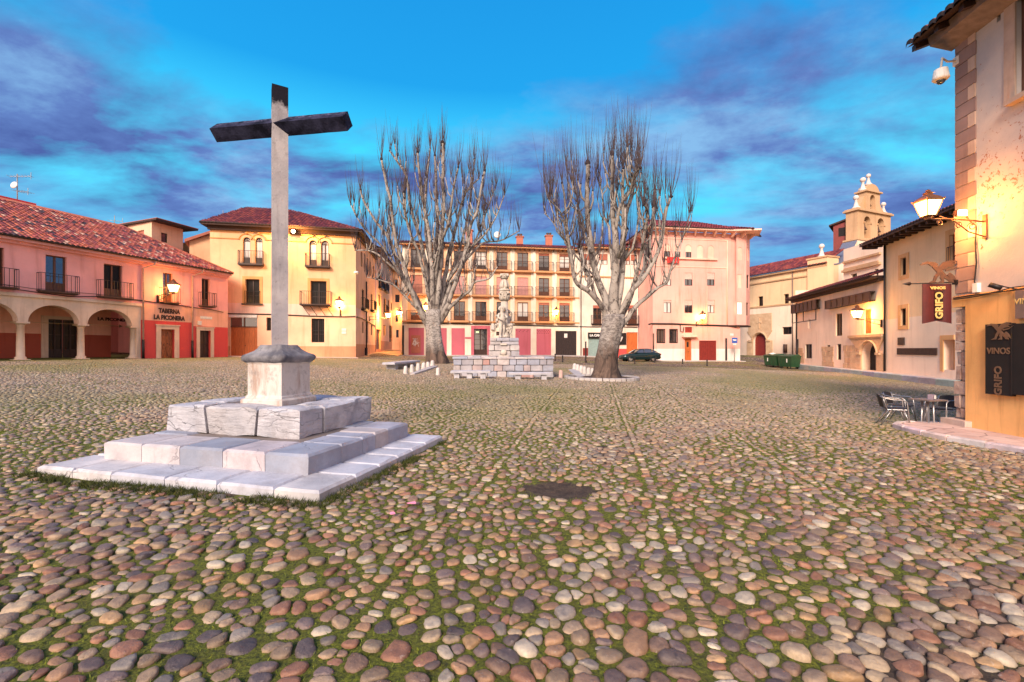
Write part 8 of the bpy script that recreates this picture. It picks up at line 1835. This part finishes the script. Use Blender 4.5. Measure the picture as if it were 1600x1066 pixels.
    for (d0, d1, step, rings) in ((0, 7, 1, [(1.0, -.55), (.995, .14), (.93, .56), (.78, .86), (.48, .99)]), (7, 15, 2, [(1.0, -.4), (.90, .55), (.55, .93)]), (15, 99, 2, [(1.0, -.2), (.62, .9)])):
        m = (dc_ >= d0) & (dc_ < d1); k = m.sum()
        if not k: continue
        cs_, sn_ = ca_[::step], sa_[::step]; a_ = len(cs_); r_ = rad[m][:, ::step]; nr = len(rings); V = np.zeros((k, nr*a_+1, 3))
        for q, (f, hz_) in enumerate(rings):
            wob_ = 1+(rng.normal(0, .04, (k, a_)) if q and step == 1 else 0)
            x = r_*f*cs_*wob_; y = r_*f*sn_*wob_; z = H[m][:, None]*hz_*(1+(rng.normal(0, .09, (k, a_)) if step == 1 else 0))+(x*tilt[m][:, :1]+y*tilt[m][:, 1:])
            V[:, q*a_:(q+1)*a_, 0] = x; V[:, q*a_:(q+1)*a_, 1] = y; V[:, q*a_:(q+1)*a_, 2] = z
        V[:, -1, 2] = H[m]; V += np.stack([px_[m], py_[m], gz[m]], -1)[:, None, :]
        nv = nr*a_+1; F4 = []; 
        for q in range(nr-1):
            for t in range(a_): F4.append((q*a_+t, q*a_+(t+1) % a_, (q+1)*a_+(t+1) % a_, (q+1)*a_+t))
        F3 = [((nr-1)*a_+t, (nr-1)*a_+(t+1) % a_, nv-1) for t in range(a_)]
        offs = base+np.arange(k)*nv; f4 = (np.array(F4)[None]+offs[:, None, None]).reshape(-1, 4); f3 = (np.array(F3)[None]+offs[:, None, None]).reshape(-1, 3)
        allV.append(V.reshape(-1, 3)); allF.append((f4, f3)); allC.append(np.repeat(np.concatenate([col[m], np.ones((k, 1))], 1), nv, 0)); base += k*nv
    V = np.concatenate(allV); Cc = np.concatenate(allC); f4 = np.concatenate([f[0] for f in allF]); f3 = np.concatenate([f[1] for f in allF])
    me = bpy.data.meshes.new('cobblestones'); me.vertices.add(len(V)); me.vertices.foreach_set('co', V.ravel()); me.loops.add(f4.size+f3.size); me.loops.foreach_set('vertex_index', np.concatenate([f4.ravel(), f3.ravel()]).astype(np.int32)); me.polygons.add(len(f4)+len(f3))
    me.polygons.foreach_set('loop_start', np.concatenate([np.arange(len(f4))*4, len(f4)*4+np.arange(len(f3))*3]).astype(np.int32)); me.update(calc_edges=True); me.polygons.foreach_set('use_smooth', np.ones(len(f4)+len(f3), bool))
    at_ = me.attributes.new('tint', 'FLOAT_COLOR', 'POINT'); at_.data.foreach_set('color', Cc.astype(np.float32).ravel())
    print('verts', len(V)); o = bpy.data.objects.new('cobblestone_paving', me); C.objects.link(o); o['kind'] = 'structure'; return o
def cobmat():
    a = NT('river_cobble'); at_ = a.n('ShaderNodeAttribute'); at_.attribute_name = 'tint'; n = a.noise(11, 8, .68); f = a.noise(90, 4, .7); v = a.noise(28, 6, .7, dist=1.0)
    c = a.mix(a.ramp(n, [(.30, 0), (.70, 1)]), a.mix(1.0, at_.outputs[0], (.60, .58, .62), 'MULTIPLY'), a.mix(1.0, at_.outputs[0], (1.36, 1.28, 1.18), 'MULTIPLY'))
    c = a.mix(a.math('MULTIPLY', a.ramp(f, [(.60, 0), (.72, 1)]), .35), c, (.08, .06, .06)); c = a.mix(a.math('MULTIPLY', a.ramp(v, [(.60, 0), (.70, 1)]), .40), c, (.58, .48, .40))
    a.col(c); a.rough(a.ramp(n, [(.3, .30), (.7, .55)])); a.p.inputs['Specular IOR Level'].default_value = .45; a.bump(a.math('ADD', a.math('MULTIPLY', v, .9), a.math('ADD', a.math('MULTIPLY', f, .3), n)), .010, .85); return a.m
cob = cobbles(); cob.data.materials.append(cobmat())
# ------------------------------------------------------------------ moss tufts and grass in the joints (near zone)
def grass():
    n = 220000; x = rng.uniform(-9, 9, n); y = .6+9.5*rng.random(n)**1.3; k = (np.abs(x) < y*1.2+1.2); x, y = x[k], y[k]; mo = moss_at(x, y)
    inb = np.zeros(x.shape, bool)
    rel = np.stack([x-c0.x, y-c0.y], -1); ea, eb = np.array(e1.xy), np.array(e2.xy); pa, pb2 = rel@ea, rel@eb
    skirt = (((pa > -.16) & (pa < dims[0][0]+.1) & (pb2 > -.22) & (pb2 < 0)) | ((pa < 0) & (pa > -.16) & (pb2 > -.1) & (pb2 < dims[0][1]))) & (fbm(x, y, 1.2, 77) > .42)
    inb = (pa > -.02) & (pa < dims[0][0]) & (pb2 > -.02) & (pb2 < dims[0][1])
    pit_ = np.hypot((x-pitc.x)/1.25, (y-pitc.y)/.9) > pitr*.95; keep = ((rng.random(len(x)) < np.clip(mo*1.3-.1, 0, 1)) | skirt) & pit_ & ~inb & ~inpoly(x, y, swF); x, y, mo, skirt = x[keep], y[keep], mo[keep], skirt[keep]
    ex = np.repeat(x[skirt], 5)+rng.uniform(-.06, .06, skirt.sum()*5); ey = np.repeat(y[skirt], 5)+rng.uniform(-.05, .05, skirt.sum()*5)
    sc2 = np.concatenate([skirt, np.ones(len(ex), bool)]); x = np.concatenate([x, ex]); y = np.concatenate([y, ey]); N_ = len(x); z = G(x, y)+(fbm(x, y, 1.1, 5)-.5)*.05-.008
    h = rng.uniform(.010, .026, N_)*(1+sc2*2.2); a = rng.uniform(0, 6.28, N_); w_ = rng.uniform(.002, .0045, N_)*(1+y*.10); ln = rng.uniform(.3, 1.2, N_)*h
    dxx, dyy = np.cos(a), np.sin(a); b = rng.uniform(0, 6.28, N_); P0 = np.stack([x-dyy*w_, y+dxx*w_, z], -1); P1 = np.stack([x+dyy*w_, y-dxx*w_, z], -1); P2 = np.stack([x+np.cos(b)*ln, y+np.sin(b)*ln, z+h], -1)
    V = np.stack([P0, P1, P2], 1).reshape(-1, 3); me = bpy.data.meshes.new('grass'); me.vertices.add(len(V)); me.vertices.foreach_set('co', V.ravel()); me.loops.add(len(V)); me.loops.foreach_set('vertex_index', np.arange(len(V), dtype=np.int32)); me.polygons.add(N_); me.polygons.foreach_set('loop_start', np.arange(0, len(V), 3, dtype=np.int32)); me.update(calc_edges=True)
    g_ = rng.random((N_, 1)); col = np.array((.035, .070, .008))*(1-g_)+np.array((.27, .30, .018))*g_; col = np.where(sc2[:, None], col*.32, col); at_ = me.attributes.new('tint', 'FLOAT_COLOR', 'POINT'); at_.data.foreach_set('color', np.repeat(np.concatenate([col, np.ones((N_, 1))], 1), 3, 0).astype(np.float32).ravel())
    o = bpy.data.objects.new('moss_and_grass', me); C.objects.link(o); o.data.materials.append(attrmat('grass_blades', 'tint', .8, 20, .2, 0)); tag(o, 'green moss and short grass growing in the joints between the cobblestones', 'grass'); o['kind'] = 'stuff'; print('grass', N_)
grass()
# two scraps of pink paper on the stones
for (x, y, lb) in ((643, 795, 'larger scrap of pink paper on the cobbles near the cross steps'), (613, 813, 'smaller scrap of pink paper on the cobbles near the cross steps')):
    p, _ = gp(x, y); mb = MB(); q = .05 if 'larger' in lb else .032
    pts = [p+Vector((q*math.cos(t)*random.uniform(.6, 1.2), q*math.sin(t)*random.uniform(.5, 1), .045+random.uniform(0, .02))) for t in np.linspace(0, 5.6, 9)]; mb.prism(pts, (0, 0, .004)); ob = mb.build('paper_scrap', M['petal']); recentre(ob, p); tag(ob, lb, 'paper')
